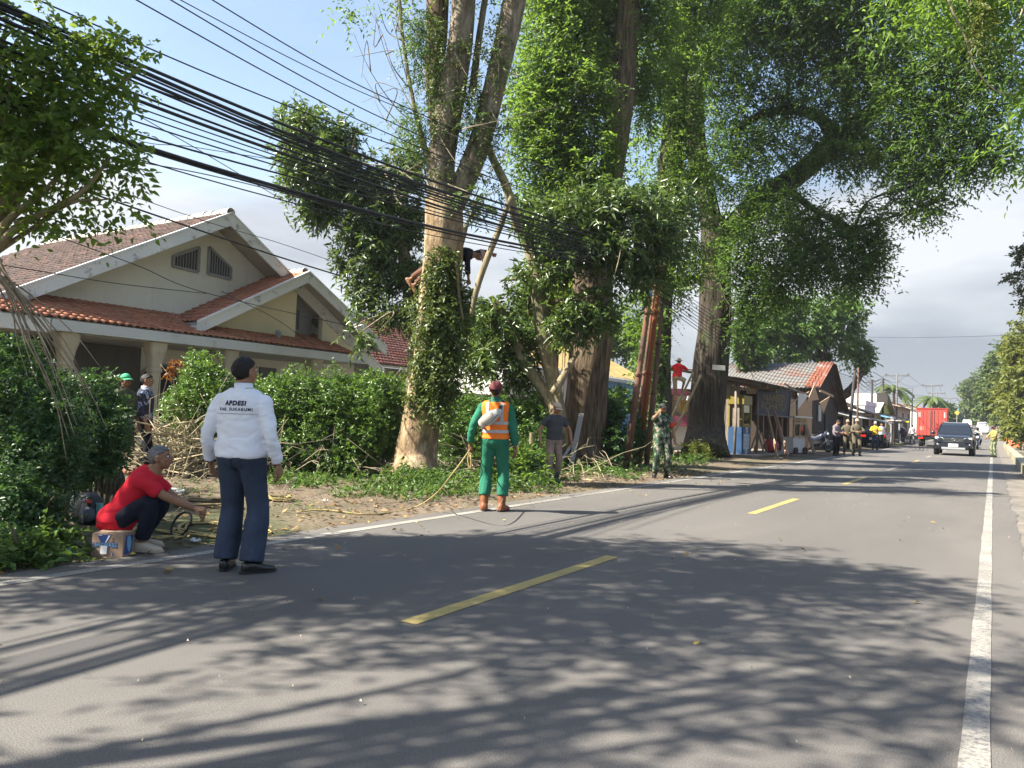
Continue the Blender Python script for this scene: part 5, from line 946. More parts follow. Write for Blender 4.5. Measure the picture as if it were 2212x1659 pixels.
class Body:
    def __init__(s, name, label, loc, face, H, skin=SKIN, pelvis=(0, 0, .93), lean=(0, 0), twist=0, head=(0, 0), fat=1., RA=None, LA=None, RL=None, LL=None, fine=.013, group=None, roll=0, build=1., shw=.178):
        s.k = H/1.70; s.root = thing(name, label, 'person', loc, face, group); s.root.scale = (s.k,)*3; s.skin = skin; s.fat = fat; s.fine = fine
        s.pel = np.array(pelvis, float); s.lean = lean; s.tw = R(twist); s.bd = build
        s.rollm = rot('Y', R(roll))
        ins = lambda q: q
        s.sh = {}; s.el = {}; s.wr = {}; s.hp = {}; s.kn = {}; s.an = {}; s.hand = {}; s.foot = {}
        for sd, nm, A, Lg in ((1, 'R', RA, RL), (-1, 'L', LA, LL)):
            A = A or {}; Lg = Lg or {}
            s.sh[nm] = s.sp(1.358, (sd*shw, -.012))
            tgt = np.array(A.get('hand', (sd*.27, .03, .85)), float); s.el[nm], s.wr[nm] = ik(s.sh[nm], tgt, .285, .25, A.get('pole', (sd*.5, -1, 0)))
            s.hand[nm] = dict(dir=A.get('dir'), palm=A.get('palm', (-sd, 0, 0)), curl=A.get('curl', .45))
            s.hp[nm] = s.sp(.90, (sd*.088, 0))
            f = np.array(Lg.get('foot', (sd*.11, .0, .085)), float); s.kn[nm], s.an[nm] = ik(s.hp[nm], f, .425, .405, Lg.get('pole', (sd*.15, 1, 0)))
            s.foot[nm] = dict(yaw=R(Lg.get('yaw', -sd*9)), pitch=R(Lg.get('pitch', 0)))
        s.hd = head
        top, X, Y, Z = s.frame(1.48); s.neck = top
        hx = rot('Z', R(head[0])) @ rot('X', R(head[1])); base = s.spine_rot(.6)
        s.HR = rot('Z', R(head[0])) @ (base @ rot('X', R(head[1]))) if not isinstance(head[0], str) else hx
        s.hc = s.neck+base @ np.array([0, .015, .035])+s.HR @ np.array([0, .012, .085])
    def th(s, z):
        h = min(max((z-.93)/.45, 0), 1); return R(s.lean[0]+(s.lean[1]-s.lean[0])*h)
    def spine_rot(s, h): a = R(s.lean[0]+(s.lean[1]-s.lean[0])*h); return s.rollm @ rot('X', -a)
    def frame(s, z):
        p = s.pel.copy(); n = 12; z0 = .93
        for i in range(n):
            zz = z0+(z-z0)*(i+.5)/n; a = s.th(zz); p = p+s.rollm @ np.array([0, math.sin(a), math.cos(a)])*(z-z0)/n
        a = s.th(z); h = min(max((z-.93)/.45, 0), 1); m = s.rollm @ rot('X', -a) @ rot('Z', s.tw*h)
        return p, m[:, 0], m[:, 1], m[:, 2]
    def sp(s, z, xy=(0, 0)):
        p, X, Y, Z = s.frame(z); return p+X*xy[0]+Y*xy[1]
    def torso(s, mb, z0, z1, inf=0., flare=0., n=26, belly=True):
        zs = [r[0] for r in RINGS]; cs, xs, ys, rx, ry = [], [], [], [], []
        for z in np.arange(z0, z1+1e-6, (z1-z0)/max(3, round((z1-z0)/.03))):
            f = s.fat if belly else 1.; w = math.exp(-((z-1.06)/.15)**2)
            p, X, Y, Z = s.frame(z); a = np.interp(z, zs, [r[1] for r in RINGS])*s.bd*(1+(f-1)*w)+inf; b = np.interp(z, zs, [r[2] for r in RINGS])*(1+(f-1)*w*1.3)+inf
            if flare: a += flare*max(0, (1.06-z)/.2); b += flare*max(0, (1.06-z)/.2)
            cs.append(p+Y*(np.interp(z, zs, [r[3] for r in RINGS])+(f-1)*w*.06)); xs.append(X); ys.append(Y); rx.append(a); ry.append(b)
        return mb.loft(np.array(cs), xs, ys, rx, ry, n, sq=2.25)
    def arm(s, mb, nm, inf=0., to=1., r=(.051, .046, .040, .040, .029)):
        a, e, w = s.sh[nm], s.el[nm], s.wr[nm]; pts = [a, a*.5+e*.5, e, e*.6+w*.4, w]; rr = [q+inf for q in r]
        L_ = [0, .25, .5, .7, 1.]; k = np.linspace(0, to, 12)
        P_ = np.array([[np.interp(t, L_, [p[c] for p in pts]) for c in range(3)] for t in k]); rd = np.interp(k, L_, rr)
        sm = P_.copy(); sm[1:-1] = (P_[:-2]+2*P_[1:-1]+P_[2:])/4
        mb.tube(sm, rd, 14); mb.ball(a, r[0]+inf*.9, 12, 8); return mb
    def leg(s, mb, nm, inf=0., to=1., r=(.088, .070, .052, .053, .035), hem=0., frm=0.):
        a, e, w = s.hp[nm], s.kn[nm], s.an[nm]; pts = [a, a*.5+e*.5, e, e*.65+w*.35, w]; rr = [q+inf for q in r]; rr[4] += hem; rr[3] += hem*.6; rr[2] += hem*.3
        L_ = [0, .25, .5, .67, 1.]; k = np.linspace(frm, to, 14)
        P_ = np.array([[np.interp(t, L_, [p[c] for p in pts]) for c in range(3)] for t in k]); rd = np.interp(k, L_, rr)
        sm = P_.copy(); sm[1:-1] = (P_[:-2]+2*P_[1:-1]+P_[2:])/4
        mb.tube(sm, rd, 16)
        if not frm: mb.ball(a, r[0]+inf, 12, 8)
        return mb
    def hand_mb(s, nm):
        sd = 1 if nm == 'R' else -1; w = s.wr[nm]; h = s.hand[nm]; f = unit(h['dir'] if h['dir'] is not None else w-s.el[nm]+np.array([0, .02, -.04])); pn = np.array(h['palm'], float); pn = unit(pn-(pn@f)*f); ac = np.cross(pn, f)*sd   # ac points to the thumb side
        mb = MB(); cs = [w-f*.03, w, w+f*.035, w+f*.07, w+f*.092]; mb.loft(np.array(cs), [ac]*5, [pn]*5, [.026, .027, .036, .041, .037], [.022, .019, .017, .015, .012], 14, sq=2.6)
        cu = h['curl']
        for i, (o, l_, r_) in enumerate(((.029, .072, .0088), (.010, .080, .0092), (-.010, .074, .0088), (-.028, .058, .0078))):
            b = w+f*.085+ac*o; c1 = cu*(1.0+.12*i); d1 = f*math.cos(c1)+pn*math.sin(c1)+ac*o*1.2; d2 = f*math.cos(c1*2.0)+pn*math.sin(c1*2.0); d3 = f*math.cos(c1*2.7)+pn*math.sin(c1*2.7)
            p1 = b+unit(d1)*l_*.45; p2 = p1+unit(d2)*l_*.32; p3 = p2+unit(d3)*l_*.26; mb.tube([b-f*.02, b, p1, p2, p3], [r_, r_*1.05, r_*1.02, r_*.92, r_*.7], 8)
        b = w+f*.025+ac*.028; d1 = unit(f*.75+ac*.55+pn*.45*cu*1.5); p1 = b+d1*.042; d2 = unit(f*.9+ac*.1+pn*.6*cu*1.5); p2 = p1+d2*.034; mb.tube([b-d1*.02, b, p1, p2], [.013, .013, .011, .008], 8)
        return mb
    def head_mb(s):
        m = MB(); Rm = s.HR; T = lambda q: s.hc+Rm @ np.array(q, float)
        def el(c, r): b = MB().ball((0, 0, 0), r, 20, 14); v = b.v[0] @ Rm.T+T(c); m.add(v, b.f)
        el((0, -.012, .022), (.074, .092, .086)); el((0, .022, -.035), (.062, .066, .072)); el((0, .045, -.078), (.034, .030, .026)); el((0, .030, -.058), (.048, .045, .045))
        m.tube([T((0, .083, .012)), T((0, .098, -.012)), T((0, .104, -.028))], [.009, .013, .016], 8); el((.013, .093, -.028), (.010,)*3); el((-.013, .093, -.028), (.010,)*3)
        for sx in (-1, 1):
            el((sx*.030, .072, .022), (.026, .014, .008)); el((sx*.040, .060, -.022), (.024, .020, .018)); el((sx*.077, -.008, -.008), (.010, .020, .032)); el((sx*.079, -.004, .014), (.011, .018, .016))
        el((0, .082, -.052), (.024, .012, .006)); el((0, .080, -.061), (.021, .012, .007))
        nk = s.neck; m.tube([nk-s.frame(1.48)[3]*.06, nk, s.hc+Rm @ np.array([0, -.018, -.05])], [.062, .056, .054], 16)
        return m
    def bare(s, arms=1., legs=1.):
        """one continuous body: trunk, limbs, head, hands, feet"""
        mb = MB(); s.torso(mb, .84, 1.48); [s.arm(mb, n_) for n_ in 'RL']; [s.leg(mb, n_) for n_ in 'RL']
        nk = s.neck; mb.tube([s.frame(1.40)[0], nk, s.hc+s.HR @ np.array([0, -.018, -.05])], [.07, .056, .053], 14)
        for n_ in 'RL': s.foot_mb(mb, n_, 0)
        v, f, n = remesh(mb, s.fine*1.15, 4); tot = MB().add(v, f)
        hv, hf, _ = remesh(s.head_mb(), min(.0065, s.fine*.6), 2, .4); tot.add(hv, hf)
        for n_ in 'RL': v, f, _ = remesh(s.hand_mb(n_), .0042 if s.fine < .016 else .006, 1, .4); tot.add(v, f)
        me = mesh_from('body', tot.verts(), tot.f, True); me.materials.append(s.skin); o = bpy.data.objects.new('body', me); C.objects.link(o); o.parent = s.root
        T = lambda q: s.hc+s.HR @ np.array(q, float)
        for sx in (-1, 1):
            e = obj('eye', MB().ball(T((sx*.030, .076, .008)), (.013, .011, .009), 10, 8), EYEW, o, True); obj('pupil', MB().ball(T((sx*.030, .084, .008)), (.0058, .004, .006), 8, 6), EYED, e, True)
            eb = MB().tube([T((sx*.014, .089, .026)), T((sx*.030, .089, .031)), T((sx*.048, .076, .026))], [.003, .0045, .0025], 6); obj('eyebrow', eb, HAIRB, o, True)
        obj('mouth', MB().tube([T((-.022, .086, -.056)), T((0, .095, -.055)), T((.022, .086, -.056))], [.003, .006, .003], 6), LIPS, o, True)
        s.body = o; return s
    def foot_mb(s, mb, nm, inf, toe=1.):
        fo = s.foot[nm]; a = s.an[nm]; Rm = rot('Z', fo['yaw']) @ rot('X', fo['pitch']); T = lambda q: a+Rm @ np.array(q, float); X, Z = Rm[:, 0], Rm[:, 2]
        ys = [-.075, -.055, 0, .06, .12, .165, .185*toe]; zc = [-.045, -.042, -.035, -.048, -.058, -.062, -.064]; rx = [.018, .032, .037, .042, .047, .036, .012]; rz = [.025, .040, .050, .037, .027, .020, .010]
        mb.loft(np.array([T((0, y, z)) for y, z in zip(ys, zc)]), [X]*7, [Z]*7, [r_+inf for r_ in rx], [r_+inf for r_ in rz], 16, sq=2.6); return mb
    def garment(s, name, mb, m, amp=.006, sc=(7, 7, 13), vox=None, label=None, sm=3):
        v, f, n = remesh(mb, vox or s.fine, sm); v = folds(v, n, amp, sc, s.root.location.x)
        o = obj(name, None, m, s.root, me=mesh_from(name, v, f, True), label=label); return o
    def shirt(s, m, to=1., z0=.90, z1=1.465, inf=.016, flare=.01, amp=.007, name='shirt', sl=.014):
        mb = MB(); s.torso(mb, z0, z1, inf, flare); [s.arm(mb, n_, sl, to) for n_ in 'RL']; o = s.garment(name, mb, m, amp, (6, 6, 12)); s.shirt_o = o; return o
    def collar(s, m, name='collar', h=.035, inf=.016):
        mb = MB(); p, X, Y, Z = s.frame(1.47); q = [1.455, 1.475, 1.475+h, 1.47+h]; r_ = [.064+inf, .058+inf, .054+inf, .050+inf]
        cs = [s.sp(z) - Y*.008 for z in q]; mb.loft(np.array(cs), [X]*4, [Y]*4, r_, [x-.002 for x in r_], 20, cap=False); o = obj(name, mb, m, s.root, True); sd = o.modifiers.new('t', 'SOLIDIFY'); sd.thickness = .005; return o
    def trousers(s, m, to=.97, z1=1.0, inf=.016, hem=.02, amp=.007, name='trousers', linf=None):
        mb = MB(); s.torso(mb, .835, z1, inf*.8, n=24); [s.leg(mb, n_, linf or inf, to, hem=hem) for n_ in 'RL']; return s.garment(name, mb, m, amp, (13, 13, 5.5))
    def shoes(s, m, inf=.008, sole=None, shaft=0., name='shoe'):
        for n_ in 'RL':
            mb = MB(); s.foot_mb(mb, n_, inf, 1.06)
            if shaft: e = s.an[n_]; d = unit(s.kn[n_]-e); mb.tube([e-d*.03, e+d*shaft*.5, e+d*shaft], [.05, .056, .064], 16)
            v, f, n = remesh(mb, min(.011, s.fine), 2); o = obj(name, None, m, s.root, me=mesh_from(name, v, f, True))
            if sole:
                fo = s.foot[n_]; Rm = rot('Z', fo['yaw']) @ rot('X', fo['pitch']); b = MB(); ys = [-.088, -.06, 0, .07, .13, .175, .205]; w = [.016, .036, .038, .046, .052, .044, .014]
                b.prism([s.an[n_]+Rm @ np.array([w_, y, -.086]) for y, w_ in zip(ys, w)]+[s.an[n_]+Rm @ np.array([-w_, y, -.086]) for y, w_ in zip(ys[::-1], w[::-1])], Rm @ np.array([0, 0, .018])); obj('sole', b, sole, o, False)
    def hair(s, m, thick=.012, back=-.075, front=.05, name='hair', amp=.010):
        mb = MB(); b = MB().ball((0, 0, 0), (1, 1, 1), 36, 26); v = b.v[0]; p = v*np.array([.074+thick*.45, .092+thick, .086+thick])+np.array([0, -.012, .022])
        p = p+v*np.array([amp*(mnoise.noise((q[0]*60, q[1]*60, q[2]*25))) for q in p])[:, None]
        def keep(q): y = q[1]; zmin = np.interp(y, [-.12, -.04, .0, .03, .07, .1], [back, back+.02, -.005, .03, front, front+.01]); return q[2] > zmin
        kp = [all(keep(p[i]) for i in f) for f in b.f]; f = [q for q, k_ in zip(b.f, kp) if k_]
        o = obj(name, MB().add(p @ s.HR.T+s.hc, f), m, s.root, True); sd = o.modifiers.new('t', 'SOLIDIFY'); sd.thickness = .012; sd.offset = -1; return o
    def cap(s, m, brim=True, back=False, name='cap', wide=False, brimm=None):
        b = MB().ball((0, 0, 0), (1, 1, 1), 32, 20); v = b.v[0]; p = v*np.array([.088, .106, .098])+np.array([0, -.012, .026]); f = [q for q in b.f if all(p[i][2] > .028 for i in q)]
        o = obj(name, MB().add(p @ s.HR.T+s.hc, f), m, s.root, True); sd = o.modifiers.new('t', 'SOLIDIFY'); sd.thickness = .006
        q = MB()
        if wide: q.grid(lambda u, w_: np.array([0, -.012, .032-.02*w_*w_])+np.array([math.cos(u*2*math.pi)*(.086+.075*w_), math.sin(u*2*math.pi)*(.104+.075*w_), .012*math.sin(u*4*math.pi)*w_]), 32, 3)
        elif brim: sg_ = -1 if back else 1; q.grid(lambda u, w_: np.array([math.cos(math.pi*(.12+.76*u))*(.086+.005*w_), sg_*(math.sin(math.pi*(.12+.76*u))*(.104+.075*w_))-.012, .034-.018*w_-.010*(2*u-1)**2*1.5]), 16, 4)
        else: return o
        q.v = [x @ s.HR.T+s.hc for x in q.v]; bo = obj('brim', q, brimm or m, o, True); sd = bo.modifiers.new('t', 'SOLIDIFY'); sd.thickness = .005; return o
    def decal(s, mb, target, org, x, y, m, name, par=None, off=.004):
        """flat lettering laid on the cloth: each point dropped along -z of its plane onto the target"""
        x, y = unit(x), unit(y); z = np.cross(x, y); me = target.data; v = np.empty(len(me.vertices)*3); me.vertices.foreach_get('co', v); bt = BVHTree.FromPolygons(v.reshape(-1, 3).tolist(), [tuple(p.vertices) for p in me.polygons])
        out_ = []
        for q in mb.verts():
            o_ = np.array(org)+x*q[0]+y*q[1]+z*.3; h, n_, i_, d_ = bt.ray_cast(Vector(o_), Vector(-z)); out_.append(np.array(h)+z*off if h is not None else o_-z*.3)
        return obj(name, MB().add(out_, mb.f), m, par or target)
def cloth(name, col, var=.16, rough=.85, bs=220): return M(name, col, rough, var, 5, bs=bs, bstr=.12, bdist=.004, spec=.15)
def spot(px_, py_): g = G(px_, py_); g[2] = gz(g[0], g[1]); return g
def camo(name, cols, sc=9):
    m, t, n, l, b = nodes(name); s = noise_s(t, sc, 3, .55, (1, 1, .8)); s2 = noise_s(t, sc*1.3, 2, .5, (1.1, .9, 1.2))
    c = ramp(t, s, [(0, cols[0]), (.43, cols[1]), (.53, cols[2]), (.60, cols[1]), (.66, cols[3])], 'CONSTANT'); c = mixc(t, ramp(t, s2, [(0, (0,)*3), (.57, (1,)*3), (.61, (0,)*3)], 'CONSTANT'), c, cols[0]); l.new(c, b.inputs['Base Color']); b.inputs['Roughness'].default_value = .9; return m
BLACKL = flat('black_leather', (.012, .012, .013), .28, spec=.5); RUBBER = flat('dark_rubber', (.02, .02, .02), .8)
# 1 white shirt, seen from behind
SHIRTW = cloth('white_cotton', (.74, .76, .82), .06)
p = Body('person', 'person in a white lettered shirt and navy trousers standing with back turned on the road', spot(510, 1236), heading(10), 1.675, fat=1.20, fine=.0115, head=(-22, 8), lean=(-3, -1), build=1.05, shw=.190,
         RA=dict(hand=(.300, .03, .86), pole=(.35, -1, 0), palm=(-1, .1, 0), curl=.55), LA=dict(hand=(-.300, .05, .87), pole=(-.35, -1, 0), palm=(1, .1, 0), curl=.4), RL=dict(foot=(.125, .0, .09), yaw=-42), LL=dict(foot=(-.125, .05, .09), yaw=16))
p.bare(); sh = p.shirt(SHIRTW, .96, .918, 1.47, .018, .006, .014, sl=.016); p.collar(SHIRTW); p.trousers(cloth('navy_denim', (.045, .062, .098), .3), 1.0, .975, .010, .034, .008, linf=.026); p.shoes(BLACKL, .008, RUBBER); p.hair(HAIRB, .013, -.098, .052)
NAVY = flat('navy_print', (.012, .025, .075), .7)
c_ = p.sp(1.335, (0, -.15)); p.decal(text_mb('APDESI', .050, .0004, .0025, .12, spacing=1.14), sh, c_+np.array([.005, 0, .012]), (1, 0, 0), (0, 0, 1), NAVY, 'lettering'); p.decal(text_mb('KAB. SUKABUMI', .033, .0004, .0008, .05, spacing=1.25), sh, c_+np.array([0, 0, -.036]), (1, 0, 0), (0, 0, 1), NAVY, 'lettering')
w_ = p.wr['L']; obj('wristwatch', MB().tube([w_+.035*np.array([math.cos(a), math.sin(a), .1*math.cos(a)]) for a in np.linspace(0, 6.28, 17)], .010, 6), RUBBER, p.root, True)
for sx in (-1, 1):
    pk_ = MB(); pk_.grid(lambda u, v: np.array([(u-.5)*.13, -v*.14*(1-.25*abs(u-.5)*2*(v > .8)), 0]), 6, 6); tr = [o for o in p.root.children if o.name.startswith('trousers')][0]
    po = p.decal(pk_, tr, p.sp(.93, (sx*.085, -.2)), (1, 0, 0), (0, 0, 1), MATS['navy_denim'], 'pocket'); sd = po.modifiers.new('t', 'SOLIDIFY'); sd.thickness = .004
ye = MB(); ye.grid(lambda u, v: np.array([(u-.5)*.36, (v-.5)*.006-.07*(1-(2*u-1)**2)*0, 0]), 20, 1); p.decal(ye, sh, c_+np.array([0, 0, -.07]), (1, 0, 0), (0, 0, 1), flat('seam_grey', (.45, .47, .52), .9), 'yoke_seam')
MAN1 = p
# 2 orange vest
GREENW = cloth('green_workwear', (.028, .17, .105), .3); ORANGE = cloth('orange_vest_fabric', (.85, .20, .03), .12); SILVER = flat('reflective_tape', (.40, .40, .42), .35)
p = Body('person', 'person in green coverall and orange reflective vest holding a yellow rope', spot(1064, 1104), heading(6), 1.76, SKIND, fat=1.0, fine=.0125, head=(-6, 22), lean=(-3, -4), LA=dict(hand=(-.33, -.02, .86), pole=(-.7, -1, 0), palm=(1, .2, 0), curl=1.0), RA=dict(hand=(.27, .05, .84), pole=(.6, -1, 0)), RL=dict(foot=(.115, .01, .09), yaw=-18), LL=dict(foot=(-.115, -.01, .09), yaw=8))
p.bare(); p.shirt(GREENW, .93, .92, 1.465, .014, .0, .009, 'coverall_top', sl=.016); p.collar(GREENW, h=.028); p.trousers(GREENW, .86, 1.02, .018, .020, .010); p.shoes(M('brown_boot_leather', (.24, .085, .035), .55, .4, 12), .012, RUBBER, .19, 'boot')
vb = MB(); p.torso(vb, .955, 1.44, .026, .0)
for sx in (-1, 1): vb.loft(np.array([p.sp(z, (sx*x, -.01)) for z, x in ((1.36, .10), (1.42, .115), (1.45, .10))]), [np.array([1., 0, 0])]*3, [np.array([0, 1., 0])]*3, [.07, .065, .05], [.10, .085, .06], 14)
vest = p.garment('vest', vb, ORANGE, .005)
def band(z0, z1, nm='reflective_band', inf=.034):
    mb = MB(); cs = []; rx = []; ry = []; xs = []; ys = []; zs = [r_[0] for r_ in RINGS]
    for z in (z0, (z0+z1)/2, z1):
        q, X, Y, Z = p.frame(z); cs.append(q+Y*np.interp(z, zs, [r_[3] for r_ in RINGS])); rx.append(np.interp(z, zs, [r_[1] for r_ in RINGS])+inf); ry.append(np.interp(z, zs, [r_[2] for r_ in RINGS])+inf); xs.append(X); ys.append(Y)
    mb.loft(np.array(cs), xs, ys, rx, ry, 36, cap=False, sq=2.25); obj(nm, mb, SILVER, vest, True)
band(1.035, 1.075); band(1.145, 1.185)
for sx in (-1, 1):
    g_ = MB(); g_.grid(lambda u, v: np.array([(u-.5)*.045, (v-.5)*.25, 0]), 3, 14); p.decal(g_, vest, p.sp(1.31, (sx*.095, -.2)), (1, 0, 0), (0, 0, 1), SILVER, 'reflective_strip', off=.005)
p.cap(flat('maroon_cloth', (.12, .028, .03), .9)); p.hair(HAIRB, .006, -.075, .05)
BG = thing('waist_bag', 'pale grey waist bag slung across the orange vest', 'bag', p.root.location, p.root.rotation_euler.z); BG.scale = p.root.scale
q = p.sp(1.235, (-.05, -.195)); bx = unit((.8, .05, .62)); by = np.array([0, -1., 0]); bz = np.cross(bx, by)
bb = MB().loft(np.array([q+bx*t for t in (-.17, -.15, -.06, .05, .14, .18)]), [by]*6, [bz]*6, [.012, .045, .062, .06, .036, .010], [.02, .055, .078, .072, .045, .014], 18, sq=2.8); bo = obj('bag', bb, cloth('bag_grey', (.46, .45, .42), .15), BG, True)
obj('front_pocket', MB().loft(np.array([q+bx*t+by*.045-bz*.015 for t in (-.13, -.10, 0, .05, .07)]), [by]*5, [bz]*5, [.008, .024, .028, .022, .006], [.02, .05, .055, .045, .015], 14, sq=2.8), cloth('bag_beige', (.52, .48, .40), .15), BG, True)
obj('zip', MB().tube([q+bx*-.12+by*.062+bz*.045, q+by*.075+bz*.055, q+bx*.11+by*.055+bz*.03], .004, 5), RUBBER, BG, True)
obj('strap', MB().bar(q+bx*.15+by*.01, p.sp(1.455, (.10, -.07)), .04, .006, (0, 1, .3)).bar(p.sp(1.455, (.10, -.07)), p.sp(1.40, (.09, .12)), .04, .006, (0, .3, 1)).bar(q-bx*.15, p.sp(1.13, (-.17, -.06)), .04, .006, (0, 1, 0)), RUBBER, BG)
MAN2 = p
# 3 grey t-shirt by the weeds
p = Body('person', 'person in dark grey t-shirt and beige cap standing beside the reddish trunk', spot(1194, 1043), heading(162), 1.60, SKIN, fine=.014, head=(18, -14), lean=(2, 6), LA=dict(hand=(-.36, .08, .90), pole=(-1, -.6, 0)), RA=dict(hand=(.33, .06, .88), pole=(1, -.7, 0)), RL=dict(foot=(.12, .03, .09)), LL=dict(foot=(-.10, -.06, .09)))
p.bare(); p.shirt(cloth('charcoal_cotton', (.065, .068, .080), .25), .30, .92, 1.46, .014, .006, .007, sl=.018); p.trousers(cloth('dusty_beige', (.27, .20, .165), .3), .80, 1.0, .014, .012, .010); p.shoes(flat('green_rubber_boot', (.07, .085, .07), .5), .012, RUBBER, .26, 'boot'); p.hair(HAIRB, .006, -.07, .05); p.cap(flat('beige_cap', (.46, .36, .29), .9))
# 4 soldier on the phone
CAMO = camo('woodland_camouflage', [(.012, .018, .014), (.035, .085, .045), (.30, .24, .20), (.05, .035, .03)], 8.5)
p = Body('person', 'person in camouflage uniform and dark cap phoning beside the rusty poles', spot(1427, 1032), heading(172), 1.70, SKIN, fine=.014, head=(12, 4), RA=dict(hand=(.115, .10, 1.50), pole=(1, .5, -1), dir=(-.3, -.1, 1), palm=(-1, -.2, 0), curl=.7), LA=dict(hand=(-.30, .08, .86), pole=(-.7, -1, 0)), RL=dict(foot=(.14, .0, .09), yaw=-25), LL=dict(foot=(-.14, .0, .09), yaw=25))
p.bare(); sh = p.shirt(CAMO, .36, .92, 1.465, .017, .008, .008, sl=.020); p.collar(CAMO); p.trousers(CAMO, .93, 1.0, .020, .015, .008); p.shoes(BLACKL, .010, RUBBER, .12, 'boot'); p.hair(HAIRB, .005, -.06, .05); p.cap(flat('dark_green_cap', (.03, .035, .03), .9))
obj('armband', MB().tube([p.sh['L']*.72+p.el['L']*.28, p.sh['L']*.35+p.el['L']*.65], [.082, .074], 16), cloth('red_band', (.55, .06, .03), .1), p.root, True)
PH = thing('phone', 'black phone held to the ear of the person in camouflage', 'phone', p.root.location, p.root.rotation_euler.z); PH.scale = p.root.scale; obj('case', MB().box((.098, .075, 1.60), (.010, .075, .15)), RUBBER, PH); obj('screen', MB().box((.0915, .075, 1.60), (.002, .068, .135)), glass('phone_glass'), PH)
# 5 climber on the ladder
lb0 = P(1447, 930, 28.2); lb1 = P(1505, 808, 28.6)
LD = thing('ladder', 'bamboo ladder leaning on the left side of the huge dark trunk', 'ladder', lb0); lt = unit(lb1-lb0); lx = unit(np.cross(lt, FH)); LL_ = np.linalg.norm(lb1-lb0)
lb0 = lb0-lt*1.2; LL_ += 1.2; LD.location = [float(x) for x in lb0]
for s_ in (-1, 1): part('rail', MB().tube([lb0+lx*.17*s_, (lb0+lb1)/2+lx*.165*s_+.01, lb1+lx*.15*s_], [.05, .046, .04], 10), BAMB, LD, True)
for i in range(8): c_ = lb0+lt*LL_*(.08+.118*i); part('rung', MB().cyl(c_-lx*.19, c_+lx*.19, .024, 8), BAMB, LD, True)
f5 = P(1462, 861, 28.2)
p = Body('person', 'person in red shirt and straw hat climbing the ladder', f5-(0, 0, .09), heading(28), 1.66, SKIN, fine=.016, pelvis=(.02, -.12, .90), lean=(14, 26), head=(0, 24), RA=dict(hand=(.20, .42, 1.22), pole=(1, -.3, -.6), curl=1.1), LA=dict(hand=(-.14, .40, 1.24), pole=(-1, -.3, -.6), curl=1.1), RL=dict(foot=(.12, .24, .42), pole=(.3, 1, .2)), LL=dict(foot=(-.08, -.02, .09), pole=(-.1, 1, 0)))
p.bare(); p.shirt(cloth('red_cotton_far', (.60, .022, .03), .12), .36, .90, 1.46, .016, .008, .008, sl=.02); p.trousers(cloth('khaki_shorts', (.50, .40, .27), .15), .52, 1.0, .020, .03, .007, 'shorts'); p.hair(HAIRB, .006, -.07, .05); p.cap(M('straw', (.52, .44, .30), .9, .3, 30), wide=True, name='hat')
# 6 the lopper lying over the fork of the ivy clad tree
c6 = P(976, 568, 14.95); p = Body('person', 'person in dark clothes and pinkish cap lying across the ivy clad trunk', c6, heading(90), 1.66, SKIN, fine=.016, pelvis=(.0, -.10, .10), lean=(66, 94), head=(-10, 10), RA=dict(hand=(.06, .36, -.44), pole=(.3, -1, .2), curl=.9), LA=dict(hand=(-.16, .80, .24), pole=(-.8, .3, .9), curl=1.), RL=dict(foot=(.10, -.84, -.40), pole=(.2, 0, 1), pitch=-55, yaw=0), LL=dict(foot=(-.14, -.76, -.46), pole=(-.2, 0, 1), pitch=-55, yaw=0))
p.bare(); p.shirt(cloth('black_navy_cotton', (.016, .018, .028), .3), .80, .90, 1.46, .018, .006, .008, sl=.02); p.trousers(cloth('brown_cloth', (.15, .075, .05), .3), .93, 1.0, .018, .012, .008); p.cap(flat('dusty_pink_cap', (.40, .28, .26), .9)); p.hair(HAIRB, .006, -.06, .05)
# 7 crouching in red
p = Body('person', 'grey haired person in a red t-shirt crouching on the verge beside the carton', spot(288, 1187), heading(80), 1.64, SKIN, fine=.0125, pelvis=(0, -.14, .28), lean=(24, 40), head=(-4, 42), twist=0, RA=dict(hand=(.13, .54, .40), pole=(1, -.3, -.8), dir=(.0, 1, -.15), palm=(-.4, .1, -1), curl=.8), LA=dict(hand=(-.10, .50, .36), pole=(-1, -.3, -.8), dir=(.1, .8, -.5), palm=(.3, 0, -1), curl=.6), RL=dict(foot=(.12, .10, .09), pole=(.35, 1, .9)), LL=dict(foot=(-.14, .02, .09), pole=(-.35, 1, .9)))
p.bare(); p.shirt(cloth('red_cotton', (.56, .018, .035), .10), .36, .80, 1.46, .020, .03, .010, sl=.022); p.trousers(cloth('navy_cotton', (.014, .017, .030), .3), .96, .98, .014, .014, .007); p.shoes(flat('cream_shoe', (.46, .40, .30), .7), .004, flat('cream_sole', (.40, .35, .27), .8)); p.hair(HAIRG, .012, -.075, .056)
MAN7 = p
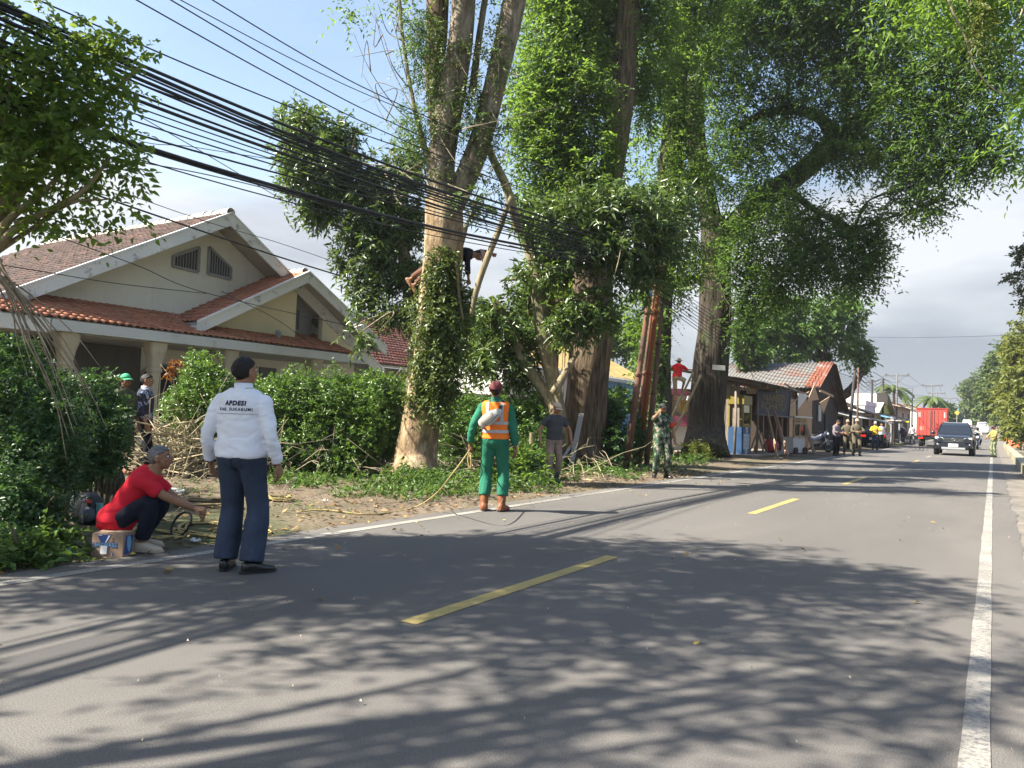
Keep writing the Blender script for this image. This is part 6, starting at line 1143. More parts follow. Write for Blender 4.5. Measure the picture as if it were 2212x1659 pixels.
# 8, 9 behind the bush
BATIK = camo('blue_batik', [(.015, .018, .035), (.018, .022, .05), (.30, .34, .50), (.12, .14, .24)], 7)
p = Body('person', 'black haired person in blue batik shirt standing behind the rounded bush', spot(305, 1030), heading(82), 1.72, SKIN, fine=.016, head=(-4, 4), RA=dict(hand=(.27, .12, .86), pole=(.6, -1, 0)), RL=dict(foot=(.11, .10, .09)), LL=dict(foot=(-.11, -.10, .09)))
p.bare(); p.shirt(BATIK, .80, .90, 1.465, .016, .010, .008, sl=.018); p.collar(flat('pale_collar', (.45, .47, .52), .9)); p.trousers(cloth('black_trouser', (.014, .015, .022), .3), .98, 1.0, .018, .015); p.shoes(BLACKL); p.hair(HAIRB, .016, -.06, .055)
p = Body('person', 'person in a bright green cap standing just behind the person in batik', spot(258, 1034), heading(120), 1.70, SKIND, fine=.018, head=(0, 0)); p.bare(); p.shirt(cloth('olive_shirt', (.07, .08, .05), .3), .8); p.trousers(cloth('brown_trouser', (.07, .05, .04), .3)); p.shoes(flat('tan_shoe', (.30, .14, .08), .7)); p.cap(flat('green_cap', (.04, .33, .17), .8))
# 10-12 officers by the stall
KHAKI = cloth('khaki_uniform', (.115, .10, .07), .2)
def simple(label, sx_, sy_, face, H_, shirt_m, trou_m, group=None, skin=SKIN, hat=None, hair=True, to=.9, shoe=BLACKL, fine=.02, **kw):
    g = G(sx_, sy_) if not isinstance(sx_, tuple) else np.array(sx_); q = Body('person', label, g, heading(face), H_, skin, fine=fine, group=group, **kw); q.bare(); q.shirt(shirt_m, to, sl=.018); q.trousers(trou_m); q.shoes(shoe)
    if hair: q.hair(HAIRB, .010, -.07, .052)
    if hat: q.cap(hat)
    return q
simple('person in a grey violet uniform shirt and black trousers looking down at their hands', 1805, 984, 150, 1.66, cloth('grey_violet_shirt', (.20, .17, .19), .2), MATS['black_trouser'], fat=1.2, head=(0, -24), lean=(2, 8), RA=dict(hand=(.08, .30, 1.08), pole=(1, -.5, -.6)), LA=dict(hand=(-.08, .30, 1.06), pole=(-1, -.5, -.6)))
capk = flat('khaki_cap', (.30, .26, .19), .9)
simple('person in khaki uniform leaning with feet apart, middle of the three at the stall', 1830, 983, 195, 1.68, KHAKI, KHAKI, hat=capk, roll=0, lean=(4, 0), RA=dict(hand=(.16, .28, 1.05), pole=(1, -.5, -.4)), LA=dict(hand=(-.14, .26, 1.1), pole=(-1, -.5, -.4)), RL=dict(foot=(.14, .02, .09)), LL=dict(foot=(-.26, .0, .09)))
simple('person in khaki uniform and pale cap, right-hand one of the three at the stall', 1850, 985, 188, 1.72, KHAKI, KHAKI, hat=flat('pale_khaki_cap', (.42, .37, .28), .9), RA=dict(hand=(.10, .30, 1.12), pole=(1, -.5, -.4)), LA=dict(hand=(-.12, .28, 1.14), pole=(-1, -.5, -.4)), RL=dict(foot=(.13, .0, .09)), LL=dict(foot=(-.12, .08, .09)))
simple('person in a yellow shirt and jeans with a dark bag by the parked car', 1890, 972, 200, 1.72, cloth('yellow_shirt', (.55, .38, .03), .15), MATS['navy_denim'], hat=flat('white_cap', (.55, .53, .5), .9), fine=.024, RA=dict(hand=(.10, .30, 1.2), pole=(1, -.5, -.4)), LA=dict(hand=(-.10, .30, 1.2), pole=(-1, -.5, -.4)))
simple('person in a white shirt standing right of the yellow shirt', 1903, 968, 170, 1.70, cloth('far_white_shirt', (.66, .66, .68), .1), MATS['black_trouser'], fine=.026)
gp = lambda x, y: (x, y, zr(y))
simple('person in a dark shirt walking by the kerb near the red truck', gp(-6.75, 76), None, 20, 1.68, cloth('slate_shirt', (.06, .075, .10), .2), MATS['navy_denim'], fine=.03, RL=dict(foot=(.1, .22, .09)), LL=dict(foot=(-.1, -.2, .1)))
simple('person in a white shirt walking beside the red truck', gp(-6.1, 77), None, 10, 1.70, MATS['far_white_shirt'], cloth('grey_trouser', (.16, .16, .17), .2), fine=.03, RL=dict(foot=(.1, -.2, .1)), LL=dict(foot=(-.1, .22, .09)))
p = simple('person in an olive vest and camouflage trousers facing the traffic at the right edge line', 2147, 988, 262, 1.68, cloth('olive_yellow_vest', (.24, .22, .08), .2), camo('pale_camouflage', [(.05, .07, .03), (.14, .18, .09), (.30, .30, .20), (.08, .09, .05)], 9), hat=flat('dark_red_helmet', (.05, .02, .03), .4), fine=.022, RA=dict(hand=(.14, .36, 1.02), pole=(1, -.6, -.4)), LA=dict(hand=(-.10, .34, 1.06), pole=(-1, -.6, -.4)))
# ------------------------------------------------------------------ vehicles
def sect(w, z0, z1, ch=.06, top=None):          # closed outline of a body section, half width w (top half width)
    t = top if top is not None else w
    return [(-w+ch, z0), (w-ch, z0), (w, z0+ch), (t, z1-ch), (t-ch, z1), (-t+ch, z1), (-t, z1-ch), (-w, z0+ch)]
def hull(secs):                                  # secs: (y, outline)
    mb = MB(); k = len(secs[0][1]); v = [(x, y, z) for y, o in secs for x, z in o]; f = [(i*k+j, i*k+(j+1) % k, (i+1)*k+(j+1) % k, (i+1)*k+j) for i in range(len(secs)-1) for j in range(k)]
    f += [tuple(range(k))[::-1], tuple((len(secs)-1)*k+j for j in range(k))]; return mb.add(v, f)
RUB = flat('tyre_rubber', (.018, .018, .019), .85); RIM = flat('alloy', (.35, .36, .38), .3, .8); CHROME = flat('chrome', (.55, .56, .58), .15, .9)
LAMP = flat('headlamp_glass', (.75, .78, .82), .1); TAIL = flat('tail_lamp', (.75, .02, .015), .25, emit=.5); PLATE = flat('number_plate', (.62, .62, .60), .5); BLK = flat('black_plastic', (.014, .014, .015), .45)
def wheel(par, c, r, w, name='wheel'):
    t = obj(name, MB().loft(np.array([c+np.array([s*w/2, 0, 0]) for s in (-1, -.8, .8, 1)]), [np.array([0, 1., 0])]*4, [np.array([0, 0, 1.])]*4, [r*.92, r, r, r*.92], [r*.92, r, r, r*.92], 22), RUB, par, True)
    obj('rim', MB().cyl(c+np.array([-w*.52, 0, 0]), c+np.array([w*.52, 0, 0]), r*.62, 18), RIM, t, True); return t
# dark SUV coming towards the camera (front at -y, local)
V = thing('parked_car', 'dark navy SUV with headlights driving towards the camera', 'car', (-1.8, 47.4, 0), 0.0); V.name = 'suv'
PAINT = flat('dark_navy_paint', (.014, .018, .026), .16, spec=.6)
obj('body', hull([(0, sect(.80, .42, .92, .1, .74)), (.12, sect(.90, .34, 1.02, .12, .80)), (.5, sect(.925, .32, 1.10, .12, .84)), (1.25, sect(.93, .30, 1.16, .1, .86)), (2.6, sect(.93, .30, 1.12, .08, .9)), (4.4, sect(.92, .32, 1.12, .1, .88)), (4.75, sect(.86, .42, 1.05, .1, .8))]), PAINT, V, False); bevel(V.children[0], .03, 2)
obj('cabin', hull([(1.15, sect(.86, 1.10, 1.16, .02, .80)), (2.0, sect(.86, 1.08, 1.76, .08, .66)), (2.8, sect(.86, 1.08, 1.83, .08, .66)), (4.0, sect(.86, 1.08, 1.80, .08, .64)), (4.65, sect(.84, 1.05, 1.12, .02, .8))]), PAINT, V)
GL = glass('tinted_glass', (.02, .03, .045), .08)
wv = [(-.72, 1.28, 1.20), (.72, 1.28, 1.20), (.60, 1.965, 1.70), (-.60, 1.965, 1.70)]
obj('windscreen', MB().prism([(x, y-.02, z+.005) for x, y, z in wv], (0, -.012, .01)), GL, V)
for s_ in (-1, 1):
    obj('side_window', MB().prism([(s_*.862, 1.75, 1.18), (s_*.862, 3.9, 1.18), (s_*.69, 3.8, 1.68), (s_*.69, 2.1, 1.68)], (s_*.012, 0, 0)), GL, V)
    obj('wheel_arch', MB().tube([(s_*.93, .95+.43*math.cos(a), .40+.43*math.sin(a)) for a in np.linspace(-.1, math.pi+.1, 11)], .045, 6), BLK, V, True)
    hl = obj('headlight', MB().prism([(s_*.46, .045, .86), (s_*.86, .16, .90), (s_*.87, .18, 1.0), (s_*.50, .06, .95)], (0, -.05, 0)), LAMP, V); obj('fog_light', MB().ball((s_*.72, .03, .60), (.10, .04, .05), 10, 6), LAMP, V, True); obj('lamp_surround', MB().box((s_*.72, .03, .60), (.34, .06, .2)), BLK, V)
    obj('mirror', MB().ball((s_*1.04, 1.45, 1.20), (.13, .08, .09), 10, 8).bar((s_*.88, 1.45, 1.16), (s_*.98, 1.45, 1.18), .05, .05), PAINT, V, True)
    for y in (.95, 3.75): wheel(V, np.array([s_*.83, y, .385]), .385, .26)
g_ = obj('grille', MB().prism([(-.46, .03, .70), (.46, .03, .70), (.52, .05, .97), (-.52, .05, .97)], (0, -.03, 0)), BLK, V)
for i in range(3): obj('grille_bar', MB().box((0, -.012, .76+.07*i), (.92, .03, .018)), CHROME, g_)
em = [(.085*math.cos(a), -.035, .875+.055*math.sin(a)) for a in np.linspace(0, 2*math.pi, 17)]
obj('emblem', MB().tube(em, .012, 6).tube([(.04*math.cos(a), -.035, .88+.045*math.sin(a)) for a in np.linspace(0, 2*math.pi, 13)], .009, 6), CHROME, g_, True)
obj('bumper', hull([(-.04, sect(.70, .42, .60, .06)), (.03, sect(.86, .36, .66, .08)), (.2, sect(.92, .34, .66, .08))]), PAINT, V); obj('skid_plate', MB().box((0, -.05, .40), (1.1, .08, .10)), FRAME, V)
obj('number_plate', MB().box((0, -.07, .56), (.46, .015, .17)), PLATE, V); obj('plate_lettering', place(text_mb('F 1786', .11, .002), (0, -.08, .56), (1, 0, 0), (0, 0, 1)), BLK, V); obj('roof_rail', MB().bar((-.6, 2.2, 1.86), (-.6, 3.9, 1.86), .04, .04).bar((.6, 2.2, 1.86), (.6, 3.9, 1.86), .04, .04), CHROME, V)
# red box truck driving away (rear at -y)
T = thing('box_truck', 'red box truck driving away, seen from behind the SUV', 'truck', (-4.12, 69.5, zr(69.5)), .03)
REDP = flat('red_truck_paint', (.40, .065, .05), .55); REDD = flat('dull_red_roof', (.30, .035, .035), .6)
obj('box', MB().box((0, 2.3, 1.93), (2.2, 4.6, 2.15)), REDP, T)
obj('roof_rim', MB().box((0, 2.3, 3.05), (2.26, 4.66, .1)), REDD, T)
for s_ in (-1, 1):
    d_ = obj('rear_door', MB().box((s_*.53, -.03, 1.92), (1.04, .05, 2.02)), REDP, T)
    for i in range(4): obj('rib', MB().box((s_*.53-.39+.26*i, -.065, 1.92), (.05, .03, 1.98)), REDP, d_)
    obj('sticker', MB().box((s_*.90, -.06, 2.55), (.14, .012, .42)), PLATE, T); obj('tail_light', MB().box((s_*.8, -.07, .68), (.3, .05, .12)), TAIL, T)
    for y in (.9, 3.9): wheel(T, np.array([s_*.78, y, .38]), .38, .34)
    obj('side_rib', MB().box((s_*1.11, 2.3, 1.2), (.02, 4.5, .1)), REDD, T)
obj('door_seam', MB().box((0, -.058, 1.92), (.03, .02, 2.0)), BLK, T); obj('lock_bar', MB().cyl((.12, -.09, .95), (.12, -.09, 2.9), .018, 8).cyl((-.12, -.09, .95), (-.12, -.09, 2.9), .018, 8), CHROME, T)
obj('chassis', MB().box((0, 3.0, .72), (.9, 5.6, .2)).box((0, 0.0, .70), (2.1, .1, .16)), BLK, T); obj('cab', MB().box((0, 5.6, 1.35), (1.9, 1.5, 1.6)), REDP, T); obj('sign_plate', MB().box((-.72, -.062, 1.45), (.28, .012, .32)), flat('faded_pink', (.62, .22, .16), .6), T); obj('number_plate', MB().box((.1, -.08, .78), (.4, .015, .15)), BLK, T)
# dark car parked by the kerb, tail lamp on
CR = thing('parked_car', 'dark parked car with glowing red tail lamp behind the people at the stall', 'car', (-6.95, 57.5, 0), .04)
obj('body', hull([(0, sect(.74, .36, .86, .08)), (.12, sect(.82, .30, .92, .08)), (3.4, sect(.82, .30, .90, .08)), (3.8, sect(.72, .36, .72, .08))]), PAINT, CR); obj('cabin', hull([(.1, sect(.76, .88, 1.0, .04, .72)), (.35, sect(.76, .88, 1.46, .08, .62)), (2.3, sect(.76, .88, 1.48, .08, .62)), (3.0, sect(.74, .86, .92, .02, .7))]), PAINT, CR)
obj('rear_window', MB().prism([(-.6, .16, 1.02), (.6, .16, 1.02), (.52, .30, 1.38), (-.52, .30, 1.38)], (0, -.02, 0)), GL, CR)
for s_ in (-1, 1): obj('tail_light', MB().box((s_*.6, -.01, .80), (.32, .05, .13)), TAIL, CR); [wheel(CR, np.array([s_*.74, y, .3]), .3, .2) for y in (.7, 3.0)]
obj('number_plate', MB().box((0, -.02, .62), (.44, .02, .16)), PLATE, CR)
def motorcycle(label, loc, rz, col, rider=None, front=CHROME):
    t = thing('motorcycle', label, 'motorcycle', loc, rz)            # front wheel towards -y
    for y in (-.62, .62): obj('wheel', MB().tube([(0, y+.27*math.cos(a), .29+.27*math.sin(a)) for a in np.linspace(0, 2*math.pi, 17)], .045, 8).cyl((-.04, y, .29), (.04, y, .29), .07, 10), RUB, t, True)
    pm = flat('bike_%02d%02d' % (int(col[0]*99), int(col[2]*99)), col, .3)
    for s_ in (-1, 1): obj('fork', MB().cyl((s_*.07, -.62, .29), (s_*.08, -.42, .98), .022, 8), CHROME, t)
    obj('body', MB().loft(np.array([(0, -.36, .78), (0, -.2, .72), (0, .1, .62), (0, .5, .72), (0, .85, .78)]), [np.array([1., 0, 0])]*5, [np.array([0, 0, 1.])]*5, [.07, .12, .12, .13, .05], [.14, .2, .16, .12, .04], 12), pm, t, True)
    obj('seat', MB().loft(np.array([(0, -.05, .80), (0, .2, .80), (0, .6, .85)]), [np.array([1., 0, 0])]*3, [np.array([0, 0, 1.])]*3, [.08, .13, .10], [.04, .05, .04], 12), BLK, t, True); obj('engine', MB().box((0, 0, .40), (.24, .4, .28)), BLK, t)
    obj('fairing', MB().ball((0, -.48, .86), (.16, .12, .2), 12, 8), pm, t, True); obj('headlight', MB().ball((0, -.58, .90), (.09, .05, .07), 10, 6), LAMP, t, True)
    obj('handlebar', MB().tube([(-.34, -.30, 1.02), (-.15, -.40, 1.0), (.15, -.40, 1.0), (.34, -.30, 1.02)], .016, 7), BLK, t, True)
    for s_ in (-1, 1): obj('mirror', MB().ball((s_*.3, -.36, 1.2), (.06, .02, .04), 8, 6).cyl((s_*.26, -.36, 1.02), (s_*.3, -.36, 1.18), .008, 6), BLK, t)
    obj('mudguard', MB().box((0, -.66, .58), (.1, .4, .04)), pm, t); obj('number_plate', MB().box((0, -.64, .72), (.2, .015, .09)), BLK, t); return t
mk = (-1.0, 68, zr(68)); motorcycle('motorcycle ridden towards the camera to the right of the SUV', mk, .05, (.10, .10, .11))
p = Body('person', 'helmeted person in a pale jacket riding the motorcycle', mk, math.pi+.05, 1.68, fine=.024, pelvis=(0, -.22, .92), lean=(8, 14), RA=dict(hand=(.32, .30, 1.06), pole=(1, -.4, -.6)), LA=dict(hand=(-.32, .30, 1.06), pole=(-1, -.4, -.6)), RL=dict(foot=(.17, .08, .40), pole=(.5, 1, .3)), LL=dict(foot=(-.17, .08, .40), pole=(-.5, 1, .3)))
p.bare(); p.shirt(cloth('pale_jacket', (.42, .42, .36), .3), .95); p.trousers(MATS['navy_denim']); p.shoes(BLACKL); obj('helmet', MB().ball(p.hc+np.array([0, 0, .02]), (.125, .14, .135), 16, 12), BLACKL, p.root, True)
motorcycle('dark motorcycle parked sideways beside the person in the grey violet shirt', (-7.6, 41.5, .05), 1.2, (.03, .035, .06)); motorcycle('white and blue motorcycle parked beyond the person in the yellow shirt', (-6.9, 66, zr(66)), .2, (.45, .50, .58))
def far_vehicle(name, label, cat, x, y, col, w, h, l_, pickup):
    t = thing(name, label, cat, (x, y, zr(y)), 0); m = flat('far_%s_%d' % (name, int(y)), col, .35)
    obj('body', hull([(0, sect(w*.92, .35, .85, .08)), (.15, sect(w, .3, .95, .08)), (l_-.2, sect(w, .3, 1.0, .08)), (l_, sect(w*.9, .4, .9, .08))]), m, t)
    obj('cabin', hull([(.6 if not pickup else 1.3, sect(w*.95, .95, 1.05, .04, w*.9)), (1.2 if not pickup else 1.9, sect(w*.95, .95, h, .08, w*.8)), (2.6 if pickup else l_-.5, sect(w*.95, .95, h, .08, w*.8)), (2.9 if pickup else l_-.2, sect(w*.95, .95, 1.05, .04, w*.9))]), m, t)
    obj('windscreen', MB().prism([(-w*.8, .75 if not pickup else 1.45, 1.12), (w*.8, .75 if not pickup else 1.45, 1.12), (w*.7, 1.12 if not pickup else 1.82, h-.12), (-w*.7, 1.12 if not pickup else 1.82, h-.12)], (0, -.03, 0)), GL, t)
    for s_ in (-1, 1):
        obj('lamp', MB().box((s_*w*.75, -.02, .72), (.3, .04, .15)), TAIL if pickup else LAMP, t)
        for y_ in (.8, l_-.9): wheel(t, np.array([s_*w*.88, y_, .34]), .34, .22)
    return t
far_vehicle('pickup', 'white pickup driving away in the left lane far down the road', 'pickup', -4.2, 168, (.62, .64, .66), .85, 1.75, 4.9, True); far_vehicle('van', 'white van coming towards the camera far down the road', 'van', -1.4, 140, (.66, .67, .68), .85, 1.9, 4.4, False)
# ------------------------------------------------------------------ poles and cables
RUST = stained('rusty_pole', (.20, .10, .065), (.075, .055, .05), .42, .6, 2, .9, (2, 2, .4)); RUSTO = stained('orange_rust_pole', (.26, .085, .035), (.11, .065, .05), .5, .7, 3, .8, (2, 2, .4)); CABLE = flat('black_cable', (.012, .012, .014), .6)
def steel_pole(label, b_, t_, d, r, m, ext=.14):
    b = ground_at(*b_); b = b if d is None else P(b_[0], b_[1], d); dd = (b-EYE) @ _F; top = P(t_[0], t_[1], dd+.1); top = top+(top-b)*ext; t = thing('utility_pole', label, 'pole', b-np.array([0, 0, 0]), 0, 'rusty poles leaning together')
    mid = [b*(1-k)+top*k for k in (0, .45, .47, .75, .77, 1)]; part('shaft', MB().tube(mid, [r, r, r*.85, r*.85, r*.7, r*.66], 14), m, t, True)
    for k in (.46, .76): c = b*(1-k)+top*k; u_ = unit(top-b); part('collar', MB().cyl(c-u_*.06, c+u_*.06, r*1.12, 14), m, t, True)
    return t, b, top
pt, pb, ptop = steel_pole('leftmost rusty leaning pole with a blue and orange band near its top', (1352, 1016), (1405, 622), None, .085, RUST)
for k, cl_ in ((.885, (.75, .22, .05)), (.865, (.70, .72, .74)), (.845, (.05, .22, .55))):
    c = pb*(1-k)+ptop*k; u_ = unit(ptop-pb); part('painted_band', MB().cyl(c-u_*.055, c+u_*.055, .068, 14), flat('band_%d' % int(cl_[2]*99), cl_, .6), pt, True)
for lb_, b_, t_, r_, m_ in (('thin dark pole squeezed behind the leftmost rusty pole', (1367, 1004), (1414, 625), .05, RUST), ('orange rust pole second from the right in the leaning cluster', (1379, 1006), (1422, 622), .09, RUSTO), ('rightmost pole of the rusty leaning cluster, ending lowest', (1396, 1010), (1431, 655), .075, RUST)): steel_pole(lb_, b_, t_, None, r_, m_, .14 if 'lowest' not in lb_ else 0.)
def wire(pts, r, label='black cable in the thick bundle strung over the verge', group='overhead cables', sag=.0):
    p = [np.array(q, float) for q in pts]; q = crom(p, 8) if len(p) > 2 else np.array([p[0]*(1-t)+p[1]*t-np.array([0, 0, sag*4*t*(1-t)]) for t in np.linspace(0, 1, 20)])
    return solo('cable', MB().tube(q, r, 5), CABLE, label, 'cable', group, True)
def road_wire(yl, ym, yr, r, Xl=-7.4, xl=-60, label=None, xr=1300):   # heights at the left edge, over x=864, and at the poles
    a = AX(0, yl, Xl); m = AX(864, ym, Xl-.15); e = AX(xr, yr, Xl-.35); b = a-(m-a)*.9; b[2] = a[2]+.25
    f = ptop+rg.normal(0, .06, 3)-(0, 0, rg.uniform(0, .5)); return wire([b, a, m, e, f], r, label or 'black cable in the thick bundle strung over the verge')
rg = np.random.default_rng(33)
WY = [6, 16, 26, 40, 52, 86, 100, 140, 160, 196, 214, 222, 250, 62, 120]
NTH = 'topmost,second,third,fourth,fifth,sixth,seventh,eighth,ninth,tenth,eleventh,twelfth,thirteenth,fourteenth,lowest'.split(',')
WL = ['%s cable of the bundle strung over the verge, counted at the left edge' % NTH[sorted(WY).index(y)] for y in WY]
for wi, (yl, ym, yr, r) in enumerate(((6, 366, 512, .020), (16, 384, 520, .022), (26, 390, 528, .012), (40, 396, 535, .020), (52, 402, 540, .012), (86, 408, 546, .014), (100, 418, 552, .020), (140, 428, 548, .008), (160, 436, 556, .009), (196, 444, 560, .012), (214, 474, 566, .024), (222, 480, 572, .014), (250, 494, 570, .008), (62, 380, 530, .008), (120, 424, 560, .008))): road_wire(yl, ym, yr, r, label=WL[wi])
for (x0, y0, y1, r, X_, lb_) in ((82, 0, 318, .009, -7.8, 'single thin wire running just above the thick cable bundle'), (295, 0, 300, .009, -8.2, 'lowest of the four high wires crossing the blue sky'), (369, 0, 273, .009, -8.3, 'second lowest of the four high wires crossing the blue sky'), (390, 0, 234, .007, -8.5, 'second highest of the four high wires, meeting the top one at the tree'), (459, 0, 226, .009, -8.4, 'topmost of the four high wires crossing the blue sky')):
    a = AX(x0, y0, X_); b = AX(864, y1, X_-.2); c = AX(1200, y1+(y1-y0)/(864-x0)*250+10, X_-.3); wire([a-(b-a)*.5+(0, 0, .1), a, (a+b)/2-(0, 0, .06), b, c], r, lb_, None)
hw = [((164, 406), (312, 457), (578, 547), (735, 596), .016, 'thick black service wire crossing in front of the main roof'), ((150, 520), (300, 575), (442, 632), (754, 704), .008, 'thin wire crossing both gables of the house'), ((94, 587), (250, 612), (427, 632), (445, 634), .007, 'slack thin wire across the main gable wall'), ((262, 415), (450, 480), (600, 524), (735, 570), .006, 'thin wire passing just above the main roof peak'), ((530, 655), (580, 680), (620, 705), (660, 735), .006, 'thin wire dropping across the second gable wall'), ((270, 345), (450, 378), (640, 425), (900, 505), .009, 'thin wire sagging below the thick bundle beside the near tree'), ((273, 235), (440, 330), (560, 402), (640, 450), .007, 'thin wire slanting down through the bundle to the dark mango crown'), ((100, 100), (273, 290), (420, 318), (640, 352), .007, 'faint wire below the main bundle above the roof peak')]
for a, b, c, d, r, lb_ in hw:
    dd = (11, 12.5, 14.5, 16.0); q = [P(*a, dd[0]), P(*b, dd[1]), P(*c, dd[2]), P(*d, dd[3])]; wire([q[0]-(q[1]-q[0])*.8]+q, r, lb_, None)
for i, (a, b) in enumerate((((1100, 560), (1430, 610)), ((1150, 570), (1430, 620)), ((1100, 530), (1440, 600)))): wire([P(a[0], a[1], 16), P((a[0]+b[0])/2, (a[1]+b[1])/2+6, 18), P(*b, 20)], .008, 'thin cable running through the mango leaves to the rusty poles', 'thin cables at the rusty poles')
for i in range(9): wire([ptop-(0, 0, .3+.08*i), P(1560+6*i, 690+12*i, 28), P(1660, 770+8*i, 36), P(1845, 815+3*i, 47)], .010, 'cable running from the rusty poles past the huge trunk to the dark street pole', 'cables beyond the rusty poles')
wire([P(1860, 728, 60), P(2000, 729, 50), P(2260, 722, 40)], .010, 'lone thin wire spanning the grey sky over the road', None)
GREYP = flat('grey_pole', (.11, .11, .115), .8); DARKP = flat('dark_pole', (.035, .03, .028), .7)
def pole(label, px_, pt_, d, r, arm=0, m=DARKP, lean=0, cross=1):
    top = P(px_, pt_, d); b = np.array([top[0]-lean, top[1], zr(top[1])]); t = thing('utility_pole', label, 'pole', b)
    part('shaft', MB().tube([b, top], [r, r*.75], 10), m, t, True)
    if arm:
        c = top-(0, 0, .25); part('crossarm', MB().bar(c-(arm/2, 0, 0), c+(arm/2, 0, 0), .12, .14), m, t)
        for s_ in (-1, 0, 1): q = c+(s_*arm*.45, 0, .1); part('insulator', MB().cyl(q, q+(0, 0, .22), .06, 8), m, t, True)
    return top
tp = [pole('dark street pole leaning right in front of the workshop gable', 1847, 800, 47, .11, lean=-.25 if False else .35), pole('slim brown pole just right of the dark leaning street pole', 1854, 794, 48.5, .07, m=RUST)]
tp += [pole('dark pole above the brown tiled shop roof', 1884, 820, 72, .13), pole('dark pole with a box standing by the blue awning', 1908, 818, 76, .12), pole('grey pole with a wide crossarm left of the red truck', 1938, 807, 88, .13, 2.6, GREYP), pole('thin bare pole between the two crossarm poles', 1971, 838, 95, .09, m=GREYP), pole('grey crossarm pole rising behind the red truck', 2014, 830, 118, .14, 2.9, GREYP), pole('smaller crossarm pole right behind the truck pole', 2024, 847, 140, .14, 2.8, GREYP), pole('far faint crossarm pole over the hazy houses', 2052, 858, 165, .14, 3, GREYP), pole('furthest crossarm pole beside the hazy trees', 2081, 861, 190, .14, 3, GREYP)]
for a, b in ((0, 2), (2, 3), (3, 5), (0, 3), (1, 3)):
    for k in range(3): wire([tp[a]-(0, 0, .3*k), (tp[a]+tp[b])/2-(0, 0, .5+.35*k), tp[b]-(0, 0, .25*k)], .016, 'drooping cable between the poles along the row of shops', 'cables along the row of shops')
for a, b in ((4, 6), (6, 7), (7, 8), (8, 9), (0, 4)):
    for s_ in (-1, 1): wire([tp[a]+(s_, 0, -.1), (tp[a]+tp[b])/2+(s_, 0, -.9), tp[b]+(s_, 0, -.1)], .016, 'sagging power line between the crossarm poles', 'power lines on the crossarm poles')
for k in range(5): wire([tp[3]-(0, 0, .8+.3*k), (tp[3]+tp[6])/2-(0, 0, 1.6+.25*k), tp[6]-(0, 0, 1.9+.15*k)], .018, 'heavy drooping cable left of the red truck', 'heavy cables left of the red truck')
solo('pole_box', MB().box(P(1906, 862, 75.6), (1.0, .4, 1.2)), DARKP, 'dark box mounted low on the pole by the blue awning', 'box')
# ------------------------------------------------------------------ right side of the road
DR = thing('drain_wall', 'mossy raised concrete drain wall along the right shoulder', 'wall', (.95, 26, 0)); cm = stained('mossy_concrete', (.36, .33, .25), (.14, .15, .07), .45, .62, 2, .85, (1, 1, 1))
for i in range(26): part('kerb_block', MB().box((.98, 18+2.6*i, .02+zr(18+2.6*i)), (.34, 2.56, .56)), cm, DR)
part('drain_floor', MB().box((1.6, 50, -.05), (.9, 66, .1)), M('drain_mud', (.10, .085, .06), .9, .4, 3), DR)
for i in range(26): part('kerb_block', MB().box((2.2, 18+2.6*i, .06+zr(18+2.6*i)), (.24, 2.56, .62)), flat('pale_kerb', (.50, .44, .34), .8), DR)
PLB = flat('black_planter', (.022, .024, .03), .6); PLR = flat('red_rim', (.60, .07, .05), .6)
for i, (y, lb_) in enumerate(((46, 'near black planter box with red rim on the right pavement'), (62, 'far black planter box with red rim below the bamboo'))):
    x = 3.0; t = thing('planter', lb_, 'planter', (x, y, zr(y))); L_ = 9
    part('box', MB().box((x, y, .55+zr(y)), (1.0, L_, .9)), PLB, t); part('rim', MB().box((x, y, 1.12+zr(y)), (1.12, L_+.1, .26)), PLR, t)
    for k in range(18): part('slat', MB().box((x-.515, y-L_/2+.25+k*.5, .55+zr(y)), (.03, .1, .86)), flat('slat_grey', (.06, .065, .075), .6), t)
BN = thing('banner', 'orange banner on a grey post at the right edge behind the near planter', 'banner', (3.4, 52, 0)); part('post', MB().cyl((2.75, 51, 0), (2.75, 51, 2.5), .05, 8), FRAME, BN); part('sheet', MB().box((3.6, 51, 1.95), (1.5, .04, 1.0)), flat('orange_banner', (.75, .16, .04), .6), BN); part('print', MB().box((3.5, 50.975, 2.0), (.8, .01, .25)), flat('banner_print', (.8, .5, .3), .6), BN)
OB = flat('orange_plastic', (.75, .20, .09), .5)
for i, (x, y, lb_) in enumerate(((1.75, 82, 'near orange traffic barrier on the right shoulder'), (1.5, 108, 'far orange traffic barrier on the right shoulder'))):
    t = thing('traffic_barrier', lb_, 'barrier', (x, y, zr(y))); z = zr(y)
    part('base', MB().box((x, y, z+.2), (1.3, .8, .4)), OB, t); part('body', hull([(y-.3, [(q+x, w_+z) for q, w_ in sect(.55, .4, 1.0, .08, .35)]), (y+.3, [(q+x, w_+z) for q, w_ in sect(.55, .4, 1.0, .08, .35)])]), OB, t); part('band', MB().box((x, y-.31, z+.7), (.7, .02, .12)), TRIM, t)
YS = thing('road_sign', 'yellow diamond warning sign far down the road', 'sign', (-5.2, 150, zr(150))); part('post', MB().cyl((-5.2, 150, zr(150)), (-5.2, 150, zr(150)+3.4), .05, 8), FRAME, YS); part('plate', MB().prism([(-5.2, 149.9, zr(150)+2.8), (-4.8, 149.9, zr(150)+3.2), (-5.2, 149.9, zr(150)+3.6), (-5.6, 149.9, zr(150)+3.2)], (0, .04, 0)), flat('sign_yellow', (.55, .38, .05), .5), YS)
